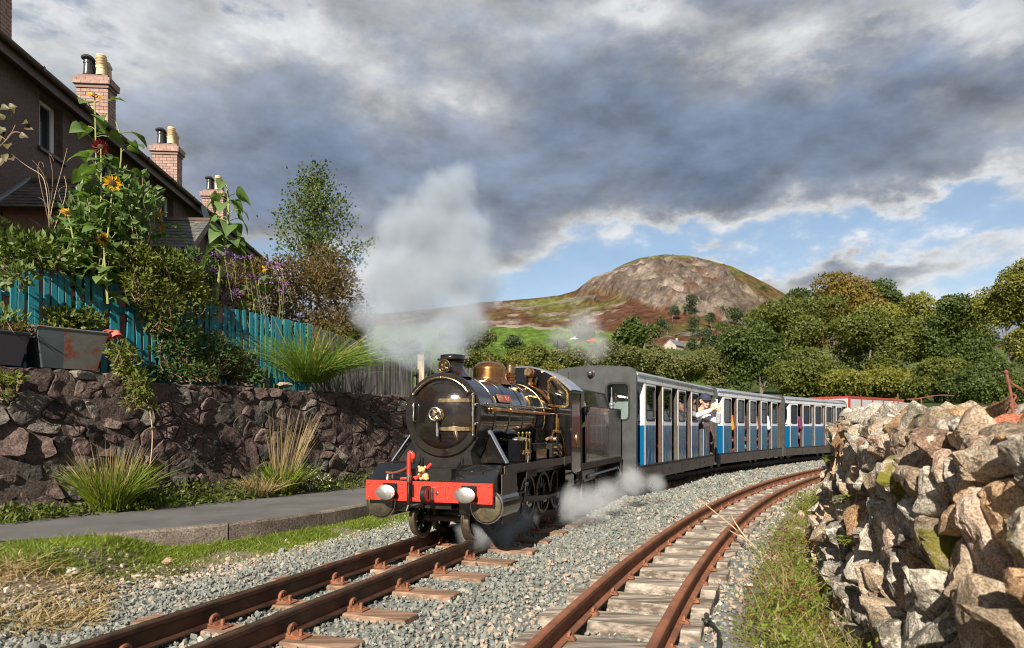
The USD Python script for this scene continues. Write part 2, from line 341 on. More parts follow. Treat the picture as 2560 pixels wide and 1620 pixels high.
def stonemat(name, cols, lichen=None, lf=(.56, .66), scale=7.0, bump=0.006, rough=0.85, moss=None, mf=(.6, .68)):
    """Weathered stone: tone from stone to stone, mottling, speckle, patches of lichen and moss."""
    n = {'g': ('geometry', {}), 'oi': ('object_info', {}), 'tc': ('texture_coordinate', {}), 'nz': ('noise_texture', {'scale': scale, 'detail': 7.0, 'roughness': .65}),
         'ad': ('math', {'math_type': 'multiply_add', 'value2': 0.5}), 'sb': ('math', {'math_type': 'subtract', 'value2': 0.25}),
         'rp': ('rgb_ramp', {'ramp': [(.12 + .76 * i / (len(cols) - 1), c) for i, c in enumerate(cols)]}),
         'sp': ('noise_texture', {'scale': scale * 13, 'detail': 3.0}), 'sr': ('rgb_ramp', {'ramp': [(.36, (.42, .40, .38)), (.5, (1, 1, 1)), (.64, (1.5, 1.5, 1.46))]}),
         'ms': ('mix', {'mix_type': 'multiply', 'fac': .8}), 'p': ('principled_bsdf', {'roughness': rough, 'specular_ior_level': .25}),
         'b1': ('noise_texture', {'scale': scale * 5, 'detail': 8.0, 'roughness': .7}), 'bp': ('bump', {'strength': 1.0, 'distance': bump})}
    l = [('g.position', 'nz.vector'), ('oi.random', 'ad.value1'), ('nz.fac', 'ad.value3'), ('ad.value', 'sb.value1'), ('sb.value', 'rp.fac'), ('g.position', 'sp.vector'), ('sp.fac', 'sr.fac'),
         ('rp.color', 'ms.color1'), ('sr.color', 'ms.color2'), ('g.position', 'b1.vector'), ('b1.fac', 'bp.height'), ('bp.normal', 'p.normal')]
    last = 'ms.color'
    for tag_, colr, (a, b), sc in (('li', lichen, lf, scale * 1.9), ('mo', moss, mf, scale * .55)):
        if colr is None: continue
        n[tag_] = ('noise_texture', {'scale': sc, 'detail': 7.0, 'roughness': .7}); n[tag_ + 'r'] = ('rgb_ramp', {'ramp': [(a, (0, 0, 0)), (b, (1, 1, 1))]}); n[tag_ + 'm'] = ('mix', {'color2': colr})
        n[tag_ + 'o'] = ('vector_math', {'math_type': 'add', 'vector2': (7.7 if tag_ == 'li' else 3.3, 1.3, 5.1)})
        l += [('g.position', tag_ + 'o.vector1'), (tag_ + 'o.vector', tag_ + '.vector'), (tag_ + '.fac', tag_ + 'r.fac'), (tag_ + 'r.color', tag_ + 'm.fac'), (last, tag_ + 'm.color1')]
        last = tag_ + 'm.color'
    l.append((last, 'p.base_color'))
    return mat(name, n, l)
BLACK = lambda: plain('black_paint', (.008, .008, .009), .16, coat=.6, rvar=.05, scale=5)

# ------------------------------------------------------------------ the two track centre lines
def arc(x0, y0, h0, s_straight, R, s0, s1, ds=0.05):
    s = np.arange(s0, s1 + ds / 2, ds); h = h0 + np.maximum(s - s_straight, 0) / R
    i0 = int(round(-s0 / ds))
    x = np.cumsum(np.sin(h)) * ds; y = np.cumsum(np.cos(h)) * ds
    return s, x - x[i0] + x0, y - y[i0] + y0, h
T1 = arc(-0.4635, 4.904, math.radians(20.3), 1.0, 35.0, -6.0, 34.0)
T2 = arc(0.0555 + .197, 2.457 - .071, math.radians(19.9), 0.0, 39.0, -4.0, 26.0)
def at_s(T, s): return tuple(np.interp(s, T[0], T[k]) for k in (1, 2, 3))
from scipy.spatial import cKDTree
_kd = {}
def lateral(T, x, y):
    """Distance to the right of the track's centre line, and the distance along it."""
    key = id(T)
    if key not in _kd: _kd[key] = cKDTree(np.stack([T[1], T[2]], 1))
    _, i = _kd[key].query(np.stack([np.ravel(x), np.ravel(y)], 1))
    h = T[3][i]
    d = (np.ravel(x) - T[1][i]) * np.cos(h) - (np.ravel(y) - T[2][i]) * np.sin(h)
    return d.reshape(np.shape(x)), T[0][i].reshape(np.shape(x))
# the retaining wall's face line, the kerb line and the dry stone wall's foot line (plan)
WALL0, WALL1 = np.array([-7.2, 2.0]), np.array([-1.06, 10.94])
WD = (WALL1 - WALL0) / np.linalg.norm(WALL1 - WALL0); WN = np.array([WD[1], -WD[0]])      # WN points to the railway
KERB = spline([(-4.7, 4.5, 0), (-3.62, 4.78, 0), (-3.00, 5.16, 0), (-2.22, 5.80, 0), (-1.52, 7.15, 0), (-0.98, 8.5, 0), (-0.1, 10.6, 0), (1.2, 13.6, 0)], 60)[:, :2]
DRY = spline([(1.12, 0.2, 0), (1.28, 1.6, 0), (1.60, 3.1, 0), (2.05, 4.4, 0), (3.20, 6.8, 0), (4.86, 9.5, 0), (8.5, 14.6, 0), (12.2, 18.6, 0)], 90)[:, :2]
def side_of(poly, x, y):
    """Distance to the right of a polyline (negative: left)."""
    kd = cKDTree(poly); T = np.gradient(poly, axis=0); T /= np.linalg.norm(T, axis=1, keepdims=True)
    _, i = kd.query(np.stack([np.ravel(x), np.ravel(y)], 1))
    d = (np.ravel(x) - poly[i, 0]) * T[i, 1] - (np.ravel(y) - poly[i, 1]) * T[i, 0]
    return d.reshape(np.shape(x))
def wall_d(x, y): return (np.asarray(x) - WALL0[0]) * WN[0] + (np.asarray(y) - WALL0[1]) * WN[1]   # > 0: railway side

def smooth(a, b, x): t = np.clip((x - a) / (b - a), 0.0, 1.0); return t * t * (3 - 2 * t)
def ground_z(x, y):
    x, y = np.asarray(x, float), np.asarray(y, float)
    d1, s1 = lateral(T1, x, y); d2, _ = lateral(T2, x, y)
    z = -0.20 + 0.05 * (fbm(np.stack([x * .5, y * .5, 0 * x], -1), 3, 3) - .5)
    bed = smooth(-1.45, -0.75, d1) * (1 - smooth(0.62, 0.95, d2))
    z = z + bed * (0.080 - 0.028 * np.exp(-(d2 / .55) ** 4))
    k = side_of(KERB, x, y); w = wall_d(x, y)
    near = (y < 30) & (x > -14)
    z = np.where(near, z + 0.05 * (1 - smooth(-.1, .55, k)) * (w > -.5), z)
    # the bank at the lower left
    bank = 0.13 * np.exp(-(((x + 2.75) / .75) ** 2 + ((y - 3.55) / .75) ** 2)) * (1 - bed)
    ramp = smooth(-2.55, -2.95, x) * (1 - smooth(4.9, 5.6, y)) * smooth(3.55, 4.35, y) * (w > -.5) * near
    base = z + bank
    return base + ramp * np.maximum(-.024 - base, 0)

# one sheet from the camera to the horizon
def graded(lo, hi, a, b, fine, g=1.16):
    c = list(np.arange(a, b + fine / 2, fine)); st = fine
    while c[-1] < hi: st *= g; c.append(c[-1] + st)
    st = fine
    while c[0] > lo: st *= g; c.insert(0, c[0] - st)
    return np.array(c)
gx, gy = graded(-2500, 2500, -6.0, 7.0, 0.07), graded(-900, 3500, 1.2, 12.0, 0.07)
X, Y = np.meshgrid(gx, gy)
Z = ground_z(X, Y)
nx = len(gx); i = np.arange(len(gy) - 1)[:, None] * nx + np.arange(nx - 1)[None]
gf = np.stack([i, i + 1, i + nx + 1, i + nx], -1).reshape(-1, 4)
gv = np.stack([X, Y, Z], -1).reshape(-1, 3)
d1, _ = lateral(T1, gv[:, 0], gv[:, 1]); d2, _ = lateral(T2, gv[:, 0], gv[:, 1]); kk = side_of(KERB, gv[:, 0], gv[:, 1]); dd = side_of(DRY, gv[:, 0], gv[:, 1])
bedm = smooth(-1.35, -1.0, d1) * (1 - smooth(0.40, 0.62, d2))
pn = fbm(gv * [1.3, 1.3, 0], 4, 11)[:, None]
soil = np.array([.20, .155, .115]) * (0.8 + .5 * pn); grey = np.array([.17, .175, .16]) * (0.75 + .5 * pn); turf = np.array([.085, .10, .03]) * (.8 + .5 * pn)
col = soil * (1 - bedm[:, None]) + grey * bedm[:, None]
far = smooth(12, 30, np.hypot(gv[:, 0], gv[:, 1]))[:, None]
col = col * (1 - far) + turf * far
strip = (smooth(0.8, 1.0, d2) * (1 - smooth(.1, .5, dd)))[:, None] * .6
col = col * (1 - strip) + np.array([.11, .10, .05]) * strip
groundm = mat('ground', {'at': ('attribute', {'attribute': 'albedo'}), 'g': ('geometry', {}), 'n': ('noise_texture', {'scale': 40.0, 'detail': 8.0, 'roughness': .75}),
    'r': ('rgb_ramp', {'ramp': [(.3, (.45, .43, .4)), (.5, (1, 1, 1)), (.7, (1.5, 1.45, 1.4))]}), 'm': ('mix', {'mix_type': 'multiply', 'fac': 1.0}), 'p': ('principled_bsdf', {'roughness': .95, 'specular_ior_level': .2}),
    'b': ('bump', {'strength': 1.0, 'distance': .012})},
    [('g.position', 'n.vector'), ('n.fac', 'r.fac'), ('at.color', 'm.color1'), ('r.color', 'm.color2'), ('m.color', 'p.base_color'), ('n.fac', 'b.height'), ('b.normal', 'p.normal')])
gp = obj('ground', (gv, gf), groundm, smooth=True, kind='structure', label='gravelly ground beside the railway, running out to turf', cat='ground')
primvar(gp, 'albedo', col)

# ------------------------------------------------------------------ ballast: loose stones
def rock(seed, n=14, sq=(1, .8, .6)):
    r = np.random.default_rng(seed); p = r.normal(size=(n, 3)); p /= np.linalg.norm(p, axis=1, keepdims=True)
    return hull(p * (0.75 + .25 * r.random((n, 1))) * sq)
bcols = [(.175, .182, .155), (.235, .235, .198), (.140, .150, .132), (.30, .255, .195), (.37, .275, .205), (.46, .41, .34)]
bmats = [plain(f'ballast_stone_{"abcdef"[k]}', c, .85, var=.35, scale=30.0) for k, c in enumerate(bcols)]
protos = [(rock(50 + k, 13), bmats[k % 6]) for k in range(12)]
def scatter(n, x0, x1, y0, y1, r):
    return r.uniform(x0, x1, n), r.uniform(y0, y1, n)
r = np.random.default_rng(21)
xs, ys, ss = [], [], []
for (y0, y1, dens, sz) in ((1.9, 4.0, 2100, .0132), (4.0, 6.5, 1500, .0148), (6.5, 10, 850, .018), (10, 22, 360, .025)):
    n = int((y1 - y0) * (abs(-3.4 - 11)) * dens); x, y = scatter(n, -3.4, 11, y0, y1, r)
    k = np.abs(x) < (y * .76 + .3); x, y = x[k], y[k]
    a, s = lateral(T1, x, y); b, _ = lateral(T2, x, y)
    edge = .25 * (fbm(np.stack([x * 1.7, y * 1.7, 0 * x], -1), 3, 5) - .5)
    keep = (a > -1.42 + edge) & (b < 0.50 + edge)
    thin = r.random(len(x)) < np.where(b > -.45, .62, 1.0)
    k = keep & thin; xs.append(x[k]); ys.append(y[k]); ss.append(np.full(k.sum(), sz))
bx, by, bs = map(np.concatenate, (xs, ys, ss))
a, _ = lateral(T1, bx, by); b, _ = lateral(T2, bx, by)
pink = np.clip(smooth(-.9, -.1, b) * .75 + (1 - smooth(-1.5, -1.05, a)) * .8 + .12 + .5 * (fbm(np.stack([bx, by, 0 * bx], -1), 3, 8) - .5), 0, 1)
isp = r.random(len(bx)) < pink * .62
which = np.where(isp, r.choice([3, 4, 9, 10, 4, 10, 5], len(bx)), r.choice([0, 1, 2, 6, 7, 8, 0, 1], len(bx)))
which = np.where(r.random(len(bx)) < .008, 11, which)
big = np.exp(r.normal(0, .28, len(bx)))
rough_h = .022 * (fbm(np.stack([bx * 3, by * 3, 0 * bx], -1), 3, 9) - .5)
bz = ground_z(bx, by) + bs * r.uniform(-.2, 1.0, len(bx)) + rough_h
sc = (bs * big)[:, None] * r.uniform(.8, 1.25, (len(bx), 3))
instances('ballast', protos, np.stack([bx, by, bz], 1), sc, rquat(len(bx), r), which, 'loose blue-grey and buff stone ballast around both tracks', 'ballast')
print('ballast', len(bx))

# ------------------------------------------------------------------ the tracks
rust1 = plain('rail_rust_brown', (.072, .031, .016), .5, metal=.25, col2=(.032, .015, .010), scale=9.0, bump=.0006, bscale=120.0, rvar=.12)
railtop = plain('rail_running_edge', (.36, .25, .17), .27, metal=.9, col2=(.20, .11, .06), scale=7.0)
rust2 = plain('rail_rust_orange', (.225, .082, .035), .75, col2=(.13, .048, .024), scale=7.0, bump=.001, bscale=90.0)
rustclip = plain('clip_rust', (.25, .09, .038), .8, col2=(.12, .045, .022), scale=30.0, bump=.001, bscale=160.0)
slw1 = wood('sleeper_brown_timber', [(.13, .075, .046), (.28, .175, .115), (.43, .295, .20), (.50, .37, .265)], scale=22.0, axis='x')
slw2 = wood('sleeper_grey_timber', [(.10, .075, .055), (.30, .25, .20), (.46, .41, .345), (.56, .52, .45)], scale=22.0, axis='x', bump=.004)
RAILP = np.array([(-.037, -.100), (.037, -.100), (.037, -.093), (.008, -.084), (.006, -.032), (.019, -.024), (.019, -.006), (.013, 0), (-.013, 0), (-.019, -.006), (-.019, -.024), (-.006, -.032), (-.008, -.084), (-.037, -.093)])
def offset_path(T, off, s0, s1, ds=.25):
    s = np.arange(s0, s1, ds); x, y, h = (np.interp(s, T[0], T[k]) for k in (1, 2, 3))
    return np.stack([x + off * np.cos(h), y - off * np.sin(h), 0 * x], 1)
def clip_mesh():
    """Bearing plate, hump, square bolt and the looped spring beside a rail (at x = 0 the rail's foot edge)."""
    hump = [(-.012, .006), (.004, .022), (.018, .024), (.030, .012), (.036, .006), (.075, .006), (.075, 0), (-.012, 0)]
    P = [box(-.015, .085, -.035, .035, -.001, .006, .001), prism(hump, (0, .022, .002), (1, 0, 0), (0, 0, 1), .044)]
    P.append(box(.050, .064, -.008, .008, .005, .036, .002))
    t = np.linspace(-.5, 1.35 * PI, 14)
    P.append(tube(np.stack([.006 + 0 * t + .008 * np.sin(t * .5), .026 * np.cos(t), .030 + .020 * np.sin(t)], 1), .0085, 7))
    return cat(P)
clipm = clip_mesh()
spikem = cat([prism([(-.014, .006), (.0, .018), (.016, .020), (.028, .010), (.030, 0), (-.014, .0)], (0, .014, .002), (1, 0, 0), (0, 0, 1), .028), tube(np.stack([.004 + 0 * np.linspace(0, PI, 8), .017 * np.cos(np.linspace(0, PI, 8)), .016 + .017 * np.sin(np.linspace(0, PI, 8))], 1), .0075, 6)])
def build_track(T, s0, s1, spacing, phase, half, railm, topm, slm, label, sl_h, sl_top, width, jit, rr, spikes=False):
    t = thing('railway_track', label, 'railway track')
    for sgn in (-1, 1):
        p = offset_path(T, sgn * .2095, s0, s1)
        rl = obj('rail', sweep(p, RAILP), railm, t, smooth=30)
        if topm is not None:
            strip = np.array([(-.0125, .0003), (.0125, .0003), (.0115, .0018), (-.0115, .0018)])
            obj('running_edge', sweep(p, strip), topm, rl)
    for k in range(int((s1 - s0) / spacing)):
        s = s0 + phase + k * spacing; x, y, h = at_s(T, s)
        L0, L1 = half * rr.uniform(.94, 1.04), half * (.82 if spikes else 1.0) * rr.uniform(.93, 1.04); w = width * rr.uniform(.88, 1.1)
        m = box(-L0, L1, -w / 2, w / 2, sl_top - sl_h, sl_top, .006)
        m = subdiv(m, 2 if y < 6.5 else 0)
        if y < 6.5:
            v = m[0]; m = (v + (fbm(v * [9, 30, 30] + k * 3.1, 3, 4)[:, None] - .5) * jit * np.array([.6, .8, 1.0]), m[1])
        m = rot(m, (0, 0, 1), -math.degrees(h) + rr.normal(0, .8))
        obj('sleeper', move(m, (x, y, 0)), slm, t)
        if y < 15:
            for sgn in (-1, 1):
                both = move(spikem if spikes else clipm, (.036, 0, 0))
                c = rot(both, (0, 0, 1), -math.degrees(h))
                obj('rail_clip', move(c, (x + sgn * .2095 * math.cos(h), y - sgn * .2095 * math.sin(h), sl_top + .002)), rustclip, t, smooth=40)
    return t
build_track(T1, -5.0, 30.0, .457, .21, .575, rust1, railtop, slw1, 'brown rusted running track that the black locomotive stands on', .10, -.101, .15, .006, np.random.default_rng(3))
build_track(T2, -2.5, 25.0, .41, .05, .405, rust2, None, slw2, 'orange rusty siding track on grey timber sleepers beside the dry stone wall', .13, -.101, .20, .016, np.random.default_rng(4), True)

# ------------------------------------------------------------------ the black steam locomotive (local: x right, y back along the boiler, z up from the rails)
black = plain('black_gloss_paint', (.006, .006, .007), .11, coat=.8, rvar=.04, scale=4.0)
blackd = plain('black_dusty_paint', (.008, .007, .006), .17, coat=.45, col2=(.038, .027, .019), scale=5.0, lo=.52, hi=.8, rvar=.08)
sootm = plain('oily_black_iron', (.008, .007, .006), .38, col2=(.03, .022, .016), scale=14.0, lo=.5, hi=.8)
smokem = plain('smokebox_black', (.009, .007, .006), .14, coat=.6, col2=(.020, .012, .008), scale=8.0, lo=.44, hi=.7, rvar=.06, bump=.0008, bscale=35.0)
dirt = plain('dusty_brown_frame', (.075, .052, .038), .62, col2=(.03, .022, .018), scale=9.0, lo=.4, hi=.7)
steel = plain('bright_steel', (.46, .43, .39), .30, metal=1.0, col2=(.30, .27, .24), scale=18.0, rvar=.08)
bufsteel = plain('buffer_steel', (.56, .54, .51), .42, metal=.9, col2=(.42, .40, .37), scale=14.0, rvar=.08)
brass = plain('brass', (.66, .43, .14), .20, metal=1.0, col2=(.52, .33, .11), scale=20.0, rvar=.06)
oldbrass = plain('old_brass', (.48, .36, .20), .28, metal=1.0, col2=(.36, .25, .13), scale=24.0, rvar=.08)
copper = plain('copper', (.55, .25, .09), .19, metal=1.0, col2=(.42, .18, .07), scale=9.0, rvar=.05)
copper2 = plain('copper_pipe', (.52, .23, .10), .24, metal=1.0, col2=(.36, .15, .07), scale=30.0)
redp = plain('red_paint', (.62, .035, .018), .40, coat=.2, col2=(.50, .028, .015), scale=12.0, rvar=.06)
redd = plain('dark_red_paint', (.22, .02, .02), .4, coat=.2)
treadm = plain('wheel_tread_steel', (.20, .155, .11), .40, metal=.75, col2=(.12, .09, .065), scale=20.0)
rubber = plain('black_rubber', (.012, .012, .012), .5)
greypl = plain('pale_blue_grey_plate', (.20, .22, .26), .28, metal=.35, col2=(.14, .15, .18), scale=11.0)
glassm = mat('window_glass', {'t': ('transparent_bsdf', {'color': (.80, .84, .82)}), 'g': ('glossy_bsdf', {'color': (.9, .9, .9), 'roughness': .02}), 'f': ('fresnel', {'IOR': 1.75}), 'm': ('mix_closure', {})},
             [('f.fac', 'm.fac'), ('t.BSDF', 'm.closure1'), ('g.BSDF', 'm.closure2')], surface='m.closure')
LOC = (-.576, 4.6, 0); LROT = -20.8
loco = thing('steam_locomotive', 'polished black steam locomotive with copper dome and red buffer beam', 'locomotive', LOC, LROT)
XA, YA, ZA = (1, 0, 0), (0, 1, 0), (0, 0, 1)

# front end
bb = obj('buffer_beam', box(-.48, .48, 0, .022, .283, .420, .002), redp, loco)
for x, z in [(-.455, .30), (-.455, .40), (.455, .30), (.455, .40), (-.19, .30), (-.19, .345), (-.19, .40), (.11, .305), (.11, .39), (.16, .39), (.16, .315), (.02, .395), (.205, .40), (-.24, .405), (.385, .405)]:
    obj('bolt', lathe([(.009, 0), (.009, .004), (.005, .008), (0.0005, .009)], (x, .001, z), (0, -1, 0), 8), redp, bb, smooth=40)
obj('patch_plate', prism(rrect(-.045, .045, -.055, .04, .008), (.095, -.001, .345), (1, 0, 0), (0, 0, 1), .003), redp, bb)
def buffer(x):
    h = [(.0005, -.012), (.03, -.0105), (.055, -.006), (.066, 0), (.0675, .006), (.062, .014), (.0005, .016)]
    head = scl(lathe(h, (0, 0, 0), (0, 1, 0), 40), (1.12, 1, .78))
    b = obj('buffer', cat([box(x - .052, x + .058, -.012, 0, .298, .404, .003), cyl((x, -.012, .348), (x, -.05, .348), .040, .034, 20)]), sootm, loco, smooth=35)
    obj('buffer_head', move(head, (x - .004, -.062, .345)), bufsteel, b, smooth=40)
    for dx in (-.04, .046):
        for dz in (-.04, .04): obj('buffer_bolt', cyl((x + dx, -.012, .351 + dz), (x + dx, -.02, .351 + dz), .007, n=6), sootm, b)
buffer(-.283); buffer(.312)
# centre coupler: a thick upright disc seen nearly edge on, with a slot
cp = obj('coupler', cat([prism(Polygon([(.058 * math.cos(a), .060 * math.sin(a)) for a in np.linspace(0, 2 * PI, 28)[:-1]]), (.010, -.062, .340), (0, 1, 0), (0, 0, 1), .034)]), sootm, loco, smooth=40)
obj('coupler_face', prism(Polygon([(.050 * math.cos(a), .052 * math.sin(a)) for a in np.linspace(0, 2 * PI, 28)[:-1]]).difference(sbox(-.008, -.03, .008, .034)), (.0442, -.062, .340), (0, 1, 0), (0, 0, 1), .003), redd, cp)
obj('coupler_shank', cat([box(.045, .062, -.03, .0, .30, .385, .003), cyl((.08, 0, .345), (.08, -.014, .345), .010, n=10)]), steel, cp, smooth=35)
# vacuum brake stand pipe with its looped red hose
vp = obj('brake_pipe', cat([tube(spline([(-.121, -.03, .44), (-.121, -.032, .36), (-.120, -.035, .285), (-.118, -.028, .262), (-.09, -.01, .258), (-.05, .03, .258)], 20), .013, 10), box(-.145, -.095, -.008, 0, .315, .40, .002), cyl((-.122, -.03, .262), (-.128, -.045, .222), .013, .012, 10)]), sootm, loco, smooth=40)
obj('pipe_union', cat([cyl((-.121, -.03, .415), (-.121, -.03, .47), .0155, n=12), cyl((-.121, -.03, .452), (-.121, -.03, .462), .0195, n=6)]), steel, vp, smooth=35)
obj('red_hose', tube(spline([(-.121, -.03, .468), (-.121, -.028, .53), (-.120, -.028, .59), (-.112, -.026, .618), (-.100, -.024, .612), (-.098, -.020, .580)], 22), .0145, 10), redp, vp, smooth=40)
obj('brown_hose', tube(spline([(-.098, -.018, .60), (-.106, -.012, .56), (-.15, .005, .515), (-.22, .025, .485), (-.30, .045, .470), (-.345, .05, .474)], 24), .0085, 8), plain('hose_brown', (.16, .05, .03), .35, coat=.3), vp, smooth=40)
obj('hose_rest', cat([cyl((-.335, .055, .425), (-.335, .055, .462), .020, .013, 12), cyl((-.295, .055, .425), (-.295, .055, .46), .011, n=10)]), steel, vp, smooth=40)
obj('red_lever', cat([tube([(-.20, .0, .436), (-.14, .0, .440), (-.10, .03, .447)], .009, 8), tube([(-.10, .02, .43), (-.045, .10, .51), (-.03, .12, .535)], .011, 8)]), redp, vp, smooth=40)
# sloping front platform: two side plates, recessed middle, two gussets, rounded skirts over the cylinders
SP = [(.02, .424), (.035, .424), (.165, .530), (.185, .530), (.185, .500), (.02, .412)]
fp = obj('front_platform', cat([prism(SP, (-.468, 0, 0), (0, 1, 0), (0, 0, 1), .31), prism(SP, (.165, 0, 0), (0, 1, 0), (0, 0, 1), .312),
    prism([(.02, .412), (.02, .424), (.09, .430), (.235, .505), (.25, .505), (.25, .49), (.10, .412)], (-.158, 0, 0), (0, 1, 0), (0, 0, 1), .323), box(-.478, .478, .0225, .05, .412, .4225)]), black, loco)
for x in (-.158, .158): obj('gusset', prism([(.03, .424), (.045, .424), (.20, .535), (.20, .60), (.185, .545)], (x - .005, 0, 0), (0, 1, 0), (0, 0, 1), .010), blackd, fp)
for sg in (-1, 1):
    sk = [(.02, .405), (.16, .525), (.19, .525), (.19, .36)] + [(.19 - .13 * math.sin(a) * .9, .36 - .0 - .05 * (1 - math.cos(a))) for a in np.linspace(.1, 1.2, 6)] + [(.03, .33)]
    obj('platform_skirt', prism(Polygon(sk).convex_hull, (.470 if sg > 0 else -.476, 0, 0), (0, 1, 0), (0, 0, 1), .006), blackd, fp)
# smokebox
ang = np.linspace(0, 2 * PI, 64, endpoint=False); ZB = .876
sb = obj('smokebox', lathe([(.232, .245), (.238, .232), (.292, .232), (.299, .238), (.299, .252), (.294, .256), (.294, .495), (.30, .497), (.30, .513), (.29, .516)], (0, 0, ZB), YA, 72), smokem, loco, smooth=35)
dish = [(.0005, -.062), (.06, -.060), (.12, -.050), (.18, -.030), (.222, -.008), (.240, .004), (.243, .012), (.20, .02)]
door = obj('smokebox_door', lathe(dish, (0, .225, ZB), YA, 72), smokem, loco, smooth=50)
def on_door(x, z, off=0.0):
    rr = math.hypot(x, z - ZB); y = np.interp(rr, [p[0] for p in dish[:7]], [p[1] for p in dish[:7]])
    return (x, .225 + y - off, z)
for z in (.975, .777):
    pth = [on_door(x, z, .006) for x in np.linspace(.005, .215, 9)] + [(.246, .205, z)]
    v, f = sweep([(p[0], p[1], p[2]) for p in pth], [(-.005, -.013), (.005, -.013), (.005, .013), (-.005, .013)])
    obj('hinge_strap', (v, f), oldbrass, door, smooth=30)
    obj('hinge_knuckle', cyl((.250, .205, z - .021), (.250, .205, z + .021), .013, n=16), oldbrass, door, smooth=40)
obj('hinge_post', cat([cyl((.250, .205, .735), (.250, .205, 1.015), .0095, n=12), ball((.250, .205, 1.018), .012, 1), ball((.250, .205, .733), .012, 1), box(.236, .27, .205, .24, .80, .82, .003), box(.236, .27, .205, .24, .935, .955, .003)]), steel, door, smooth=40)
hw = obj('handwheel', cat([tube(np.stack([.043 * np.cos(ang), 0 * ang + .118, ZB + .003 + .043 * np.sin(ang)], 1), .0075, 8, closed=True)] +
    [tube([(0, .122, ZB + .003), (.04 * math.cos(a), .119, ZB + .003 + .04 * math.sin(a))], .005, 6) for a in np.arange(4) * PI / 2 + .5] + [cyl((0, .105, ZB + .003), (0, .165, ZB + .003), .013, n=14)]), steel, door, smooth=40)
obj('wheel_boss', cat([cyl((.006, .165, ZB), (.006, .150, ZB), .052, .048, 32), cyl((0, .13, ZB + .003), (0, .150, ZB + .003), .026, .03, 24)]), oldbrass, door, smooth=40)
obj('door_lever', cat([cyl((.004, .138, ZB - .035), (.008, .140, ZB - .125), .0065, .008, 10), cyl((.008, .140, ZB - .10), (.009, .140, ZB - .150), .011, .009, 12)]), greypl, door, smooth=40)
t = np.linspace(math.radians(37), math.radians(146), 26)
hr = obj('arched_handrail', tube(np.stack([.262 * np.cos(t), 0 * t + .205, ZB + .262 * np.sin(t)], 1), .0078, 8), oldbrass, sb, smooth=40)
for a in (37, 90, 146):
    a = math.radians(a); obj('handrail_knob', cat([cyl((.262 * math.cos(a), .20, ZB + .262 * math.sin(a)), (.262 * math.cos(a), .235, ZB + .262 * math.sin(a)), .007, n=8), ball((.262 * math.cos(a), .205, ZB + .262 * math.sin(a)), .012, 1)]), oldbrass, sb, smooth=40)
obj('door_grab', tube(spline([(-.198, .225, .83), (-.204, .19, .835), (-.204, .188, .90), (-.204, .19, .955), (-.198, .225, .96)], 16), .0075, 8), steel, door, smooth=40)
# saddle and stays
obj('saddle', cat([prism([(-.23, .50), (.23, .50), (.21, .62), (.27, .72), (-.27, .72), (-.21, .62)], (0, .52, 0), (1, 0, 0), (0, 0, 1), .27), box(-.16, .16, .05, 2.3, .235, .505)]), sootm, loco)
for sg in (-1, 1):
    obj('frame_stay', cat([sweep([(sg * .292, .40, .762), (sg * .305, .395, .742)], [(-.02, -.004), (.02, -.004), (.02, .004), (-.02, .004)]), prism([(0, 0), (.045, 0), (.045, .012), (0, .012)], (sg * .300, .38, .755), (sg * .0, 1, 0), (-sg * .55, 0, .83) if False else (0, 0, 1), .012 * sg)]), greypl, loco)
    a, b = np.array([sg * .300, .36, .760]), np.array([sg * .452, .31, .535]); w = np.array([0, .045, 0]); n_ = np.array([sg * .008, 0, .006])
    obj('diagonal_stay', hull([a, a + w, b, b + w, a + n_, a + w + n_, b + n_, b + w + n_]), greypl, loco)
    obj('stay_web', hull([a + (0, .05, -.01), b + (0, .05, 0), np.array([sg * .20, .41, .535]), a + (0, .056, -.01), b + (0, .056, 0), np.array([sg * .20, .416, .535])]), blackd, loco)
# boiler
obj('boiler', lathe([(.20, .50), (.292, .516), (.294, .80), (.297, 1.10), (.300, 1.38), (.302, 1.62), (.302, 1.63), (.25, 1.64)], (0, 0, ZB), YA, 72), black, loco, smooth=30)
for y, r_ in ((.80, .297), (1.10, .300), (1.38, .303)): obj('boiler_band', lathe([(r_ - .004, y - .012), (r_ + .0015, y - .011), (r_ + .0015, y + .011), (r_ - .004, y + .012)], (0, 0, ZB), YA, 72, closed=False), blackd, loco, smooth=30)
obj('boiler_edge_band', lathe([(.298, 1.632), (.3055, 1.633), (.3055, 1.645), (.298, 1.646)], (0, 0, ZB), YA, 72, closed=False), oldbrass, loco, smooth=30)
obj('firebox', cat([lathe([(.285, 1.63), (.288, 1.70), (.288, 1.862)], (0, 0, ZB), YA, 64), box(-.285, .285, 1.45, 1.862, .50, .88)]), blackd, loco, smooth=30)
# chimney, headboard
ch = obj('chimney', lathe([(.145, 1.150), (.118, 1.172), (.098, 1.192), (.086, 1.212), (.0825, 1.24), (.085, 1.262), (.093, 1.272), (.112, 1.278), (.113, 1.284), (.096, 1.290), (.093, 1.296), (.093, 1.310), (.088, 1.314), (.074, 1.314), (.070, 1.30), (.070, 1.20)], (0, .40, 0), ZA, 40), smokem, loco, smooth=35)
hb = obj('headboard', cat([cyl((0, .262, 1.224), (0, .27, 1.224), .045, n=36), box(-.012, .012, .262, .285, 1.165, 1.19, .002), box(-.03, .03, .24, .262, 1.135, 1.16, .003)]), black, loco, smooth=35)
obj('headboard_rim', tube(np.stack([.0445 * np.cos(ang), 0 * ang + .261, 1.224 + .0445 * np.sin(ang)], 1), .0038, 6, closed=True), brass, hb, smooth=40)
def flat(pts, y=.260): return [(x, y, 1.224 + z) for x, z in pts]
